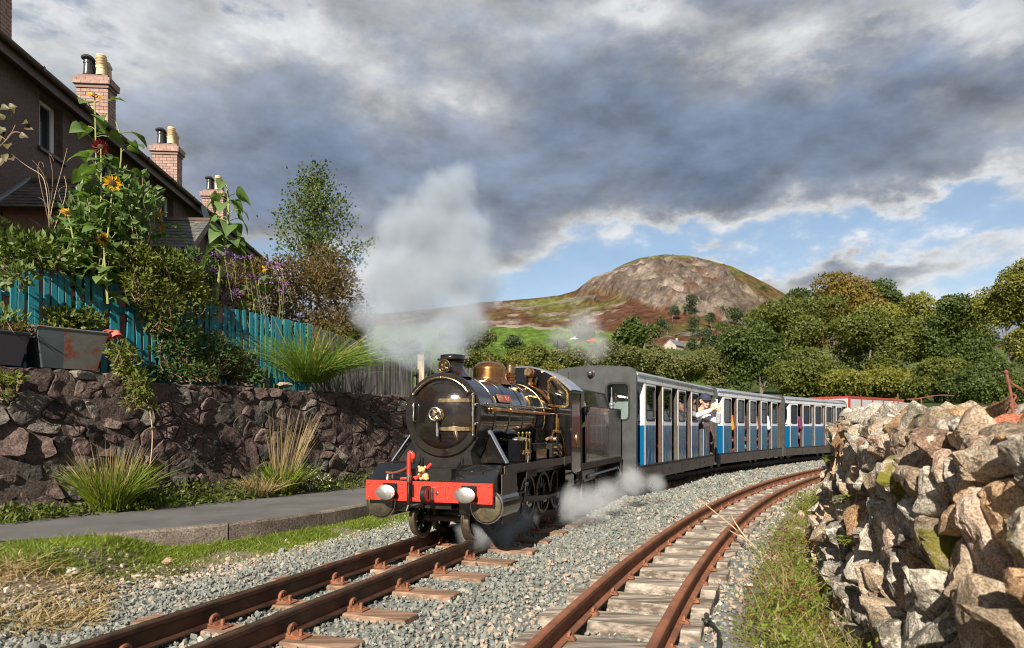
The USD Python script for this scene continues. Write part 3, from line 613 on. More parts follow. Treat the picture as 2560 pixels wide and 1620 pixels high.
mono = [tube(flat([(.016 * math.cos(a), .016 + .0135 * math.sin(a)) for a in np.linspace(0, 2 * PI, 22)[:-1]]), .0033, 6, closed=True), tube(flat([(.0075 * math.cos(a), .016 + .006 * math.sin(a)) for a in np.linspace(0, 2 * PI, 14)[:-1]]), .0024, 6, closed=True),
        tube(flat(spline([(.012, .004, 0), (-.006, -.004, 0), (-.016, -.016, 0), (-.006, -.028, 0), (.010, -.026, 0), (.014, -.016, 0), (.004, -.012, 0), (-.002, -.018, 0)], 24)[:, :2]), .0033, 6),
        tube(flat(spline([(-.024, .02, 0), (-.018, .006, 0), (-.004, -.002, 0), (.012, -.008, 0), (.026, -.022, 0)], 16)[:, :2]), .0028, 6), tube(flat(spline([(.024, .02, 0), (.018, .006, 0), (.0, -.001, 0), (-.016, -.010, 0), (-.028, -.020, 0)], 16)[:, :2]), .0028, 6)]
obj('monogram', cat(mono), brass, hb, smooth=50)
# dome, safety valves, whistle and lamp
dm = obj('dome', lathe([(.185, 1.135), (.160, 1.160), (.146, 1.176), (.139, 1.196), (.138, 1.262), (.132, 1.284), (.112, 1.306), (.08, 1.321), (.04, 1.329), (.0005, 1.332)], (0, 1.10, 0), ZA, 48), copper, loco, smooth=50)
obj('dome_finial', lathe([(.010, 1.328), (.006, 1.336), (.009, 1.346), (.007, 1.354), (.0005, 1.358)], (0, 1.10, 0), ZA, 12), redd, dm, smooth=50)
sv = obj('safety_valve', lathe([(.056, 1.16), (.054, 1.20), (.046, 1.206), (.046, 1.225), (.054, 1.23), (.054, 1.245), (.044, 1.252), (.044, 1.262), (.0465, 1.268), (.0465, 1.335), (.049, 1.337), (.049, 1.352), (.040, 1.354), (.034, 1.348)], (.0, 1.58, 0), ZA, 28), copper, loco, smooth=30)
obj('valve_cap', lathe([(.047, 1.268), (.0475, 1.272), (.0475, 1.332), (.046, 1.335)], (.0, 1.58, 0), ZA, 28, closed=False), oldbrass, sv, smooth=30)
lm = obj('generator', cat([ball((.135, 1.72, 1.275), (.042, .05, .055), 3), cyl((.135, 1.72, 1.16), (.135, 1.72, 1.24), .024, n=14), cyl((.135, 1.70, 1.28), (.135, 1.76, 1.27), .047, .044, 24)]), copper, loco, smooth=50)
obj('generator_collar', cat([cyl((.135, 1.72, 1.16), (.135, 1.72, 1.19), .034, n=14), cyl((.135, 1.66, 1.285), (.135, 1.672, 1.285), .033, .03, 20), cyl((.185, 1.72, 1.17), (.21, 1.70, 1.23), .010, n=8)]), oldbrass, lm, smooth=40)
obj('washout_plug', cat([lathe([(.0005, .006), (.02, .005), (.03, 0), (.0005, -.01)], (.20 * 1, 1.27, ZB + .232), (.62, 0, .78), 20)]), oldbrass, loco, smooth=40)
# nameplate on the boiler's shoulder
na = math.radians(25); nn = np.array([math.cos(na), 0, math.sin(na)]); nu = np.array([-math.sin(na), 0, math.cos(na)]); nc = np.array([0, .735, ZB]) + nn * .302
npl = obj('nameplate', prism(rrect(-.135, .135, -.033, .033, .004), nc, (0, 1, 0), nu, .006), oldbrass, loco)
obj('red_field', prism(sbox(-.129, -.027, .129, .027), nc + nn * .0062, (0, 1, 0), nu, .0008), plain('nameplate_red', (.55, .02, .03), .35), npl)
tx = meshkit.text_mesh('HERCULES', .036, .002, True); tv = np.array(tx.vertices); tv[:, 0] -= (tv[:, 0].min() + tv[:, 0].max()) / 2; tv[:, 0] *= .236 / np.ptp(tv[:, 0]); tv[:, 1] -= .018
obj('letters', (nc + nn * .0066 + tv[:, :1] * np.array([0, 1.0, 0]) + tv[:, 1:2] * nu + tv[:, 2:] * nn, np.array(tx.faces)), oldbrass, npl)
# pipes and rails along the right side, mirrored on the left
for sg in (-1, 1):
    sfx = []
    hl = obj('side_handrail', tube(spline([(sg * .318, .30, .948), (sg * .322, .70, .956), (sg * .325, 1.1, .955), (sg * .33, 1.5, .952), (sg * .34, 1.86, .955)], 30), .0065, 7), steel, loco, smooth=40)
    for y in (.30, .56, .86, 1.16, 1.46): obj('handrail_pillar', cat([cyl((sg * .29, y, .95), (sg * .322, y, .953), .006, n=8), ball((sg * .322, y, .953), .011, 1)]), steel, hl, smooth=40)
    for y0 in (.32, .62, .92): obj('lubrication_rod', cat([tube(spline([(sg * .316, y0, .925), (sg * .322, y0 + .12, .950), (sg * .325, y0 + .34, .932)], 10), .0055, 6), cyl((sg * .318, y0 + .10, .944), (sg * .320, y0 + .16, .944), .0095, n=8)]), steel, loco, smooth=40)
    obj('ejector_pipe', tube(spline([(sg * .325, .44, .919), (sg * .33, .8, .915), (sg * .335, 1.2, .908), (sg * .345, 1.6, .902), (sg * .36, 1.93, .905)], 30), .0135, 10), copper2, loco, smooth=40)
    cv = obj('clack_valve', cat([ball((sg * .318, .40, .917), (.022, .03, .022), 2), cyl((sg * .285, .395, .917), (sg * .318, .40, .917), .02, .018, 14), cyl((sg * .318, .395, .885), (sg * .318, .395, .955), .0115, n=12), cyl((sg * .322, .42, .919), (sg * .325, .50, .918), .018, .016, 8)]), brass, loco, smooth=40)
    obj('pipe_union', cat([cyl((sg * .330, .70, .916), (sg * .330, .72, .916), .018, n=8), ball((sg * .36, 1.94, .905), .022, 1), cyl((sg * .36, 1.95, .88), (sg * .36, 1.95, .93), .014, n=8)]), brass, loco, smooth=40)
    # running board and its edge
    rb = obj('running_board', cat([box(sg * .30 - .0, sg * .485, .186, 1.86, .512, .524) if sg > 0 else box(-.485, -.30, .186, 1.86, .512, .524)]), blackd, loco)
    vx = (.4855, .492) if sg > 0 else (-.492, -.4855)
    obj('running_board_edge', cat([box(*vx, .19, 1.86, .466, .526), box(*vx, .19, 1.0, .468, .474), box(vx[0] + .001 * sg, vx[1] + .003 * sg, 1.62, 1.66, .455, .53)]), dirt, rb)
    for y in (.80, 1.30): obj('edge_joint', box(vx[0], vx[1] + (.0015 if sg > 0 else 0), y - .003, y + .003, .467, .525), sootm, rb)
    # cylinder
    cyl_o = obj('cylinder', cat([lathe([(.112, .075), (.116, .082), (.116, .42), (.105, .43)], (sg * .405, 0, .262), YA, 40), box(min(sg * .20, sg * .37), max(sg * .20, sg * .37), .09, .41, .20, .49)]), blackd, loco, smooth=35)
    obj('cylinder_cover', lathe([(.0005, .052), (.05, .054), (.098, .062), (.106, .070), (.108, .078)], (sg * .405, 0, .262), YA, 40), plain('dusty_black_cover', (.03, .026, .018), .3, coat=.5, col2=(.10, .08, .045), scale=9.0), cyl_o, smooth=40)
    obj('cylinder_rim', lathe([(.107, .075), (.119, .076), (.119, .090), (.107, .091)], (sg * .405, 0, .262), YA, 40, closed=False), steel, cyl_o, smooth=40)
    obj('cylinder_cladding', prism(Polygon([(.14, .155), (.40, .155), (.40, .46), (.14, .46)]).buffer(.012), (sg * .490 if sg > 0 else -.497, 0, 0), (0, 1, 0), (0, 0, 1), .007), dirt, cyl_o)
    obj('valve_chest', cat([lathe([(.062, .10), (.066, .106), (.066, .40), (.06, .41)], (sg * .40, 0, .415), YA, 28)]), blackd, loco, smooth=35)
    # motion
    mo = obj('slide_bars', cat([box(min(sg * .34, sg * .40), max(sg * .34, sg * .40), .43, .86, .285, .300), box(min(sg * .34, sg * .40), max(sg * .34, sg * .40), .43, .86, .215, .230), box(min(sg * .335, sg * .41), max(sg * .335, sg * .41), .56, .66, .225, .29)]), dirt, loco)
    obj('connecting_rod', hull([(sg * .395, .60, .245), (sg * .405, .60, .245), (sg * .395, .60, .275), (sg * .405, .60, .275), (sg * .395, 1.40, .17), (sg * .405, 1.40, .17), (sg * .395, 1.40, .215), (sg * .405, 1.40, .215)]), dirt, mo)
    obj('coupling_rod', cat([box(min(sg * .355, sg * .367), max(sg * .355, sg * .367), .90, 2.22, .175, .20)]), dirt, mo)
    obj('link_rod', cat([tube([(sg * .468, .735, .575), (sg * .462, .690, .36), (sg * .46, .68, .30)], .006, 8), cyl((sg * .468, .735, .55), (sg * .468, .735, .605), .012, .010, 10), ball((sg * .463, .69, .365), .017, 1), cyl((sg * .46, .66, .362), (sg * .46, .74, .368), .007, n=8)]), steel, mo, smooth=40)
    obj('reversing_shaft', cat([cyl((sg * .41, .735, .598), (sg * .485, .735, .598), .012, n=12), cyl((sg * .43, .735, .585), (sg * .43, .735, .612), .022, n=12), box(sg * .468 - .009, sg * .468 + .009, .722, .748, .57, .62, .003)]), oldbrass, mo, smooth=40)
    obj('expansion_link', cat([prism(Polygon([(0, 0), (.03, .0), (.13, .12), (.13, .15), (.09, .15)]), (sg * .44, .62, .15), (0, 1, 0), (0, 0, 1), .012 * 1), box(min(sg * .42, sg * .43), max(sg * .42, sg * .43), .80, 1.05, .40, .47)]), dirt, mo)
    # lubricator, pumps and small fittings on the running board
    lb = obj('lubricator_box', cat([box(min(sg * .30, sg * .40), max(sg * .30, sg * .40), .74, 1.0, .525, .690, .006), box(min(sg * .30, sg * .42), max(sg * .30, sg * .42), 1.06, 1.34, .525, .66, .006)]), black, loco)
    obj('oil_lid', scl(ball((0, 0, 0), 1, 2), (1, 1, 1)) and move(scl(ball((0, 0, 0), 1, 2), (.05, .12, .022)), (sg * .35, .88, .692)), bufsteel, lb, smooth=50)
    for y in (.76, .85, .94, 1.01): obj('oil_tap', cat([cyl((sg * .38, y, .69), (sg * .38, y, .735), .006, n=8), ball((sg * .38, y, .742), .013, 1)]), brass, lb, smooth=40)
    obj('sight_glass', cat([cyl((sg * .425, .81, .54), (sg * .425, .81, .69), .012, n=12), cyl((sg * .425, .88, .54), (sg * .425, .88, .69), .012, n=12), cyl((sg * .425, .81, .685), (sg * .425, .81, .70), .017, n=12), cyl((sg * .425, .88, .685), (sg * .425, .88, .70), .017, n=12), cyl((sg * .425, .80, .60), (sg * .425, .90, .60), .011, n=10)]), oldbrass, lb, smooth=40)
    wp = obj('water_pump', cat([cyl((sg * .40, 1.68, .745), (sg * .40, 1.68, .865), .0225, n=20), cyl((sg * .40, 1.68, .865), (sg * .40, 1.68, .90), .012, n=12), box(sg * .40 - .034, sg * .40 + .034, 1.645, 1.715, .735, .762, .004), cyl((sg * .40, 1.62, .752), (sg * .40, 1.74, .752), .008, n=8)]), brass, loco, smooth=35)
    obj('pump_column', cat([cyl((sg * .40, 1.68, .62), (sg * .40, 1.68, .735), .019, n=12)] + [cyl((sg * .40, 1.68, z), (sg * .40, 1.68, z + .008), .026, n=12) for z in np.arange(.63, .73, .017)]), sootm, wp, smooth=35)
    ap = obj('air_pump', cat([box(sg * .40 - .045, sg * .40 + .045, 1.43, 1.52, .525, .655, .008), box(sg * .41 - .05, sg * .41 + .05, 1.54, 1.66, .525, .645, .012)] + [box(sg * .41 - .054, sg * .41 + .054, 1.545, 1.655, z, z + .006) for z in np.arange(.535, .63, .014)]), sootm, loco)
    for y in (1.475, 1.60):
        for z in (.565, .612): obj('pump_plug', cyl((sg * .445, y, z), (sg * .468, y, z), .016, n=6), brass, ap)
    obj('pump_fitting', cat([ball((sg * .40, 1.50, .685), (.03, .045, .026), 2), cyl((sg * .40, 1.40, .688), (sg * .40, 1.56, .688), .013, n=10), cyl((sg * .43, 1.50, .685), (sg * .455, 1.50, .685), .018, n=8)]), plain('bronze', (.42, .25, .17), .35, metal=.9), ap, smooth=40)
    obj('feed_pipe', cat([tube(spline([(sg * .40, 1.63, .750), (sg * .40, 1.57, .745), (sg * .40, 1.545, .71), (sg * .40, 1.53, .69)], 14), .0085, 8), tube(spline([(sg * .36, 1.94, .90), (sg * .375, 1.90, .80), (sg * .41, 1.86, .66), (sg * .43, 1.845, .535)], 18), .0075, 8), tube(spline([(sg * .40, 1.75, .752), (sg * .42, 1.78, .70), (sg * .435, 1.80, .60), (sg * .44, 1.82, .53)], 16), .0065, 8)]), copper2, loco, smooth=40)
    obj('shoulder_pipe', cat([tube(spline([(sg * (.14 + .02 * q), 1.66 + .02 * q, 1.168 - .012 * q), (sg * (.24 + .008 * q), 1.72 + .01 * q, 1.09), (sg * (.30 + .006 * q), 1.78, 1.00 - .01 * q), (sg * (.335 + .004 * q), 1.83, .93)], 18), .0075, 7) for q in range(4)]), copper2, loco, smooth=40)
    obj('pipe_bracket', cat([box(sg * .335 - .012, sg * .335 + .012, 1.74, 1.86, .968, .992, .003), cyl((sg * .30, 1.76, .985), (sg * .345, 1.76, .98), .014, n=8)]), copper, loco)
# wheels
def spoked(x, y, r_, sg, spokes, parent, tw=.055, name='wheel'):
    w = obj(name, cat([lathe([(r_ * .80, -.012), (r_ * .86, -.016), (r_ * .86, .016), (r_ * .80, .012)], (x, y, r_), XA, 36, closed=False), cyl((x - .03, y, r_), (x + .03, y, r_), r_ * .22, n=16)] +
        [box(x - .008, x + .008, y - .011, y + .011, r_ + r_ * .15, r_ + r_ * .84) if k == 0 else rot(box(x - .008, x + .008, y - .011, y + .011, r_ + r_ * .15, r_ + r_ * .84), XA, 360 * k / spokes, (x, y, r_)) for k in range(spokes)]), sootm, parent, smooth=35)
    o = -1 if sg > 0 else 1                                                # flange on the inside
    prof = [(r_ * .85, -.027), (r_ * .985, -.027), (r_, -.024), (r_, .012), (r_ + .008, .016), (r_ + .014, .024), (r_ + .008, .027), (r_ * .85, .027)]
    if sg > 0: prof = [(a, -b) for a, b in prof][::-1]
    obj('tyre', lathe(prof, (x, y, r_), XA, 44, closed=False), treadm, w, smooth=30)
    return w
for y in (.30, .62):
    for sg in (-1, 1): spoked(sg * .205, y, .135, sg, 8, loco, name='bogie_wheel')
    obj('bogie_axle', cat([cyl((-.19, y, .135), (.19, y, .135), .021, n=14), cyl((-.15, y, .135), (-.12, y, .135), .029, n=14), cyl((.12, y, .135), (.15, y, .135), .029, n=14), box(-.13, .13, y + .03, y + .05, .19, .24)]), dirt, loco, smooth=40)
for y in (.98, 1.40, 1.82, 2.22):
    for sg in (-1, 1):
        w = spoked(sg * .205, y, .195, sg, 12, loco, name='driving_wheel')
        obj('crank_pin', cat([cyl((sg * .23, y + .0, .188), (sg * .372, y, .188), .016, n=12), prism(Polygon([(.09 * math.cos(a), .09 * math.sin(a)) for a in np.linspace(-2.2, -.9, 9)] + [(0, -.02)]), (sg * .235, y, .195), (0, 1, 0), (0, 0, 1), .012)]), steel, w, smooth=40)
    obj('driving_axle', cyl((-.19, y, .195), (.19, y, .195), .03, n=14), sootm, loco, smooth=40)
obj('ashpan', cat([box(-.17, .17, 1.5, 2.25, .10, .24), box(-.40, -.20, .95, 1.85, .42, .50), box(.20, .40, .95, 1.85, .42, .50)]), sootm, loco)
# cab
arch = [(-.485, 1.118)] + [(.485 * math.sin(a) , 1.118 + .226 * (math.cos(a) - math.cos(1.25)) / (1 - math.cos(1.25))) if False else (-.485 + .97 * q, 1.118 + .226 * (1 - abs(2 * q - 1) ** 2.2)) for q, a in zip(np.linspace(.03, .97, 24), np.linspace(-1, 1, 24))] + [(.485, 1.118)]
front = Polygon([(-.485, .40), (.485, .40)] + arch[::-1])
win = [(.262, .985), (.262, 1.215), (.285, 1.243), (.325, 1.250), (.445, 1.120), (.455, 1.095), (.455, .990), (.440, .972), (.30, .972)]
wpoly = Polygon(win).buffer(.001)
front = front.difference(wpoly).difference(Polygon([(-x, z) for x, z in win])).difference(Polygon([(.25 * math.cos(a), ZB + .25 * math.sin(a)) for a in ang]))
cab = obj('cab_front', prism(front, (0, 1.872, 0), (1, 0, 0), (0, 0, 1), .010), black, loco)
for sg in (-1, 1):
    ring = Polygon([(sg * x, z) for x, z in win]).buffer(.004).difference(Polygon([(sg * x, z) for x, z in win]).buffer(-.015))
    wf = obj('cab_window', prism(ring, (0, 1.8705, 0), (1, 0, 0), (0, 0, 1), .014), brass, cab)
    pts = np.array(Polygon(win).buffer(-.006).exterior.coords)
    obj('window_rivet', cat([ball((sg * q.x, 1.855, q.y), .0035, 1) for q in [Polygon(win).buffer(-.006).exterior.interpolate(d) for d in np.linspace(0, .84, 20)]]), oldbrass, wf, smooth=50)
    obj('window_pane', prism(Polygon([(sg * x, z) for x, z in win]).buffer(-.010), (0, 1.8685, 0), (1, 0, 0), (0, 0, 1), .003), glassm, wf)
    # side sheet with a curved doorway edge and flared foot
    side = [(1.874, .40), (1.874, 1.118), (2.165, 1.118), (2.165, .95)] + [(2.165 + .035 * math.sin(a), .95 - .16 * q) for q, a in zip(np.linspace(0, 1, 8), np.linspace(0, PI / 2, 8))] + [(2.20, .40), (2.17, .372), (1.95, .368), (1.90, .38)]
    cs = obj('cab_side', prism(side, (.477 if sg > 0 else -.487, 0, 0), (0, 1, 0), (0, 0, 1), .010), blackd, loco)
    obj('beading', cat([tube([(sg * .489, y, z) for y, z in [(2.165, 1.11), (2.165, .95)] + side[4:12] + [(2.20, .40)]], .006, 6), tube([(sg * .489, 1.88, 1.108), (sg * .489, 2.165, 1.108)], .007, 6)]), sootm, cs, smooth=40)
    op = obj('number_plate', move(scl(cyl((0, 0, 0), (sg, 0, 0), 1, n=32), (.006, .040, .075)), (sg * .488, 2.045, .668)), oldbrass, cs, smooth=35)
    obj('plate_centre', cat([move(scl(cyl((0, 0, 0), (sg, 0, 0), 1, n=32), (.0075, .030, .060)), (sg * .488, 2.045, .668))]), plain('plate_field', (.10, .07, .03), .35, metal=.7), op, smooth=35)
    obj('plate_numeral', cat([box(min(sg * .4955, sg * .498), max(sg * .4955, sg * .498), 2.041, 2.049, .640, .696), box(min(sg * .4955, sg * .498), max(sg * .4955, sg * .498), 2.033, 2.057, .635, .643)]), brass, op)
rp = np.array(arch); rpo = np.vstack([rp * [1.025, 1] + [0, .012], (rp * [.985, 1] + [0, -.002])[::-1]])
obj('cab_roof', prism(Polygon(rpo).buffer(0), (0, 2.24, 0), (1, 0, 0), (0, 0, 1), .385), plain('roof_grey', (.16, .17, .19), .2, coat=.5, col2=(.10, .10, .11), scale=6.0), loco)
bh = obj('backhead', cat([box(-.30, .30, 1.90, 1.96, .50, 1.10, .01), box(-.48, .48, 1.9, 2.2, .44, .46)]), sootm, loco)
obj('backhead_pipes', cat([tube(spline([(.27, 1.93, 1.22), (.31, 1.95, 1.15), (.35, 1.97, 1.02), (.36, 1.98, .90)], 14), .014, 9), tube(spline([(-.1, 1.99, 1.12), (.1, 2.0, 1.14), (.24, 1.98, 1.10), (.3, 1.98, .95)], 14), .009, 8)] ), copper, bh, smooth=40)
obj('driver_seat_back', box(.30, .44, 2.08, 2.12, .55, 1.02, .01), dirt, bh)
obj('cab_step', cat([box(-.45, -.28, 1.95, 2.15, .20, .215), box(.28, .45, 1.95, 2.15, .20, .215), box(.30, .31, 2.0, 2.02, .2, .42), box(-.31, -.30, 2.0, 2.02, .2, .42)]), dirt, loco)
# the soft toy tied on the front platform
toy = thing('soft_toy', 'small straw coloured soft toy tied to the front platform above the red beam', 'toy', LOC, LROT)
fur = plain('straw_plush', (.60, .40, .19), .95, col2=(.40, .22, .09), scale=60.0, bump=.004, bscale=140.0)
obj('body', cat([ball((-.035, .045, .452), (.026, .022, .026), 2), ball((-.050, .05, .475), (.018, .018, .02), 2)]), fur, toy, smooth=50)
obj('head', cat([ball((-.052, .028, .498), (.026, .024, .023), 2), ball((-.052, .006, .492), (.013, .012, .010), 2)]), fur, toy, smooth=50)
for sg in (-1, 1): obj('ear', ball((-.052 + sg * .024, .03, .517), (.010, .007, .010), 1), fur, toy, smooth=50)
obj('leg', ball((-.012, .03, .437), (.013, .022, .012), 1), fur, toy, smooth=50); obj('leg', ball((-.058, .035, .437), (.013, .022, .012), 1), fur, toy, smooth=50)
obj('arm', ball((-.084, .045, .452), (.011, .011, .022), 1), fur, toy, smooth=50)

# ------------------------------------------------------------------ tender
ten = thing('tender', 'black tender of the locomotive with dusty side plates and radio aerials on top', 'tender', LOC, LROT)
sheet = [(2.46, .43), (2.46, .86), (2.478, .90), (2.50, .925), (2.56, .94), (2.62, 1.0), (4.16, 1.0), (4.16, .43)]
for sg in (-1, 1):
    ss_ = obj('side_sheet', prism(sheet, (.452 if sg > 0 else -.462, 0, 0), (0, 1, 0), (0, 0, 1), .010), blackd, ten)
    obj('beading', cat([tube([(sg * .464, y, z) for y, z in sheet[1:7]], .006, 6), tube([(sg * .464, 2.46, .45), (sg * .464, 2.46, .86)], .006, 6)]), sootm, ss_, smooth=40)
    obj('lining', cat([box(min(sg * .4622, sg * .4632), max(sg * .4622, sg * .4632), y0, y1, z0, z1) for y0, y1, z0, z1 in ((2.56, 4.06, .475, .480), (2.56, 4.06, .915, .920), (2.56, 2.565, .475, .92), (4.055, 4.06, .475, .92))]), plain('lining_brown', (.05, .03, .02), .3), ss_)
    obj('badge', move(scl(tube(np.stack([0 * ang, np.cos(ang), np.sin(ang)], 1), .06, 6, closed=True), (.01, .05, .10)), (sg * .463, 3.42, .70)), plain('faint_badge', (.035, .03, .028), .3), ss_, smooth=40)
    bs_ = obj('bunker_side', hull([(sg * .40, 2.66, 1.0), (sg * .41, 2.66, 1.0), (sg * .40, 3.80, 1.0), (sg * .41, 3.80, 1.0), (sg * .375, 2.70, 1.165), (sg * .385, 2.70, 1.165), (sg * .375, 3.62, 1.165), (sg * .385, 3.62, 1.165)]), blackd, ten)
    obj('bunker_rim', cat([tube([(sg * .384, 2.69, 1.168), (sg * .384, 3.63, 1.168)], .010, 6), tube([(sg * .412, 2.66, 1.002), (sg * .412, 3.82, 1.002)], .008, 6)]), sootm, bs_, smooth=40)
    fr = obj('tender_frame', cat([box(min(sg * .448, sg * .468), max(sg * .448, sg * .468), 2.30, 4.18, .375, .428, .002), box(min(sg * .44, sg * .475), max(sg * .44, sg * .475), 2.26, 2.30, .13, .44, .002), box(min(sg * .45, sg * .468), max(sg * .45, sg * .468), 4.10, 4.17, .20, .38)]), dirt, ten)
    obj('lamp_iron', box(min(sg * .46, sg * .475), max(sg * .46, sg * .475), 2.2, 4.18, .428, .437), sootm, fr)
    obj('brake_rod', cat([cyl((sg * .44, 2.66, .295), (sg * .44, 4.0, .30), .014, n=10), ball((sg * .44, 2.62, .285), .025, 1), cyl((sg * .44, 4.0, .30), (sg * .44, 4.02, .30), .026, n=10)]), greypl, ten, smooth=40)
    obj('water_hose', tube(spline([(sg * .43, 2.22, .36), (sg * .43, 2.24, .26), (sg * .43, 2.30, .12), (sg * .43, 2.42, .055), (sg * .42, 2.54, .07), (sg * .40, 2.60, .16), (sg * .38, 2.60, .25)], 26), .024, 10), rubber, ten, smooth=40)
    obj('hose_clip', cat([cyl((sg * .43, 2.22, .34), (sg * .43, 2.222, .385), .030, n=14), ball((sg * .43, 2.21, .385), .03, 1), cyl((sg * .43, 2.232, .30), (sg * .43, 2.236, .285), .027, n=14), cyl((sg * .43, 2.24, .26), (sg * .43, 2.245, .25), .027, n=14)]), oldbrass, ten, smooth=40)
    obj('grab_rail', tube([(sg * .468, 2.43, .44), (sg * .470, 2.42, .52), (sg * .470, 2.42, .84), (sg * .466, 2.44, .90)], .006, 7), steel, ten, smooth=40)
    for k, y in enumerate((2.62, 2.98, 3.48, 3.84)): spoked(sg * .205, y, .115, sg, 8, ten, name='tender_wheel')
    for y in (2.80, 3.66): obj('bogie_frame', cat([box(min(sg * .27, sg * .295), max(sg * .27, sg * .295), y - .30, y + .30, .13, .19, .004), box(min(sg * .27, sg * .315), max(sg * .27, sg * .315), y - .22, y - .14, .08, .2), box(min(sg * .27, sg * .315), max(sg * .27, sg * .315), y + .14, y + .22, .08, .2)] + [cyl((sg * .31, y + d, .10), (sg * .31, y + d, .22), .02, n=10) for d in (-.05, 0, .05)]), dirt, ten, smooth=40)
obj('tank', cat([box(-.45, .45, 2.50, 4.15, .43, .985), box(-.30, .30, 2.3, 4.1, .20, .43), box(-.455, .455, 4.12, 4.165, .43, 1.0)]), blackd, ten)
obj('bunker', cat([hull([(-.40, 2.67, 1.0), (.40, 2.67, 1.0), (-.40, 3.80, 1.0), (.40, 3.80, 1.0), (-.374, 2.71, 1.15), (.374, 2.71, 1.15), (-.374, 3.62, 1.15), (.374, 3.62, 1.15)]), hull([(-.374, 2.70, 1.15), (.374, 2.70, 1.15), (-.374, 3.62, 1.15), (.374, 3.62, 1.15), (-.15, 2.70, 1.235), (.15, 2.70, 1.235), (-.15, 3.62, 1.225), (.15, 3.62, 1.225)])]), sootm, ten)
obj('front_plate', cat([box(-.45, .45, 2.46, 2.49, .43, .98), box(-.40, .40, 2.62, 2.66, .98, 1.16)]), sootm, ten)
obj('water_can', cat([box(-.22, .24, 3.66, 4.0, 1.0, 1.20, .03)]), plain('dark_blue_can', (.012, .016, .03), .3, coat=.3), ten)
vlv = obj('filler_valve', cat([cyl((.375, 4.02, 1.0), (.375, 4.02, 1.15), .03, .012, 12), cyl((.375, 4.02, 1.14), (.375, 4.02, 1.27), .008, n=8), ball((.375, 4.02, 1.06), .035, 1)]), greypl, ten, smooth=40)
obj('brass_tap', cat([cyl((.42, 4.05, 1.08), (.42, 4.05, 1.20), .008, n=8), cyl((.42, 4.05, 1.12), (.42, 4.05, 1.15), .014, n=8)]), copper2, vlv, smooth=40)
ae = obj('aerial', cat([cyl((0.02, 2.95, 1.228), (0.02, 2.95, 1.30), .035, .006, 12), cyl((.02, 2.95, 1.30), (.02, 2.95, 1.72), .0035, .002, 6), box(-.05, .05, 2.90, 2.98, 1.22, 1.245, .004)]), rubber, ten, smooth=40)
obj('aerial', cat([cyl((.15, 2.95, 1.23), (.145, 2.95, 1.38), .0045, .003, 6)]), rubber, ten); obj('aerial', tube(spline([(-.06, 2.95, 1.235), (-.09, 2.95, 1.30), (-.12, 2.95, 1.37), (-.135, 2.95, 1.385), (-.145, 2.95, 1.365)], 12), .004, 6), rubber, ten)
obj('red_knob', cat([ball((.165, 2.94, 1.245), (.026, .02, .02), 2), ball((.182, 2.935, 1.232), (.016, .015, .014), 1)]), plain('red_plastic', (.65, .03, .06), .3), ten, smooth=50)
obj('curled_cable', cat([tube(np.stack([.30 + .022 * np.cos(np.linspace(0, 14 * PI, 90)), 2.435 + .022 * np.sin(np.linspace(0, 14 * PI, 90)), np.linspace(1.10, 1.0, 90)], 1), .005, 5), tube(spline([(.30, 2.44, 1.0), (.295, 2.43, .85), (.27, 2.43, .72), (.25, 2.44, .62)], 14), .005, 6)]), rubber, ten, smooth=40)
obj('rag', hull([(.445, 2.43, .80), (.475, 2.45, .805), (.46, 2.44, .845), (.43, 2.41, .785), (.45, 2.47, .79), (.44, 2.45, .835)]), plain('pale_yellow_rag', (.62, .58, .26), .9), ten)

# ------------------------------------------------------------------ carriages (local: front right corner at x = .583, y = 0)
whitep = plain('carriage_white', (.62, .64, .66), .26, coat=.5, col2=(.50, .51, .52), scale=4.0, rvar=.05)
bluep = mat('carriage_blue', {'tc': ('texture_coordinate', {}), 'mp': ('mapping', {'scale': (3.0, 3.0, .7)}), 'nz': ('noise_texture', {'scale': 2.6, 'detail': 2.0}), 'b': ('bump', {'strength': 1.0, 'distance': .012}),
    'p': ('principled_bsdf', {'base_color': (.0025, .075, .18), 'roughness': .16, 'coat_weight': .5, 'coat_roughness': .04})}, [('tc.object', 'mp.vector'), ('mp.vector', 'nz.vector'), ('nz.fac', 'b.height'), ('b.normal', 'p.normal'), ('b.normal', 'p.coat_normal')])
greyend = plain('carriage_grey_end', (.055, .058, .056), .38, coat=.2, col2=(.035, .034, .032), scale=5.0, lo=.42, hi=.72, rvar=.08)
roofm = plain('carriage_roof_grey', (.34, .37, .42), .30, coat=.3, col2=(.26, .28, .32), scale=3.0, rvar=.06)
skirtm = plain('carriage_skirt', (.062, .050, .043), .55, col2=(.035, .03, .028), scale=6.0, lo=.4, hi=.7)
trimm = plain('beige_drip_rail', (.40, .37, .31), .4)
frameg = plain('door_frame_grey', (.062, .058, .052), .45, col2=(.04, .034, .03), scale=8.0)
brownp = plain('door_post_brown', (.075, .044, .032), .45, col2=(.05, .03, .022), scale=9.0)
seatm = plain('seat_maroon', (.16, .02, .025), .7)
inner = plain('interior_cream', (.45, .42, .36), .6)
dfloor = plain('interior_floor', (.05, .045, .04), .8)
HW, LEN, P0, PITCH, PAN = .583, 4.34, .36, .784, .47
WZ0, WZ1 = .875, 1.312
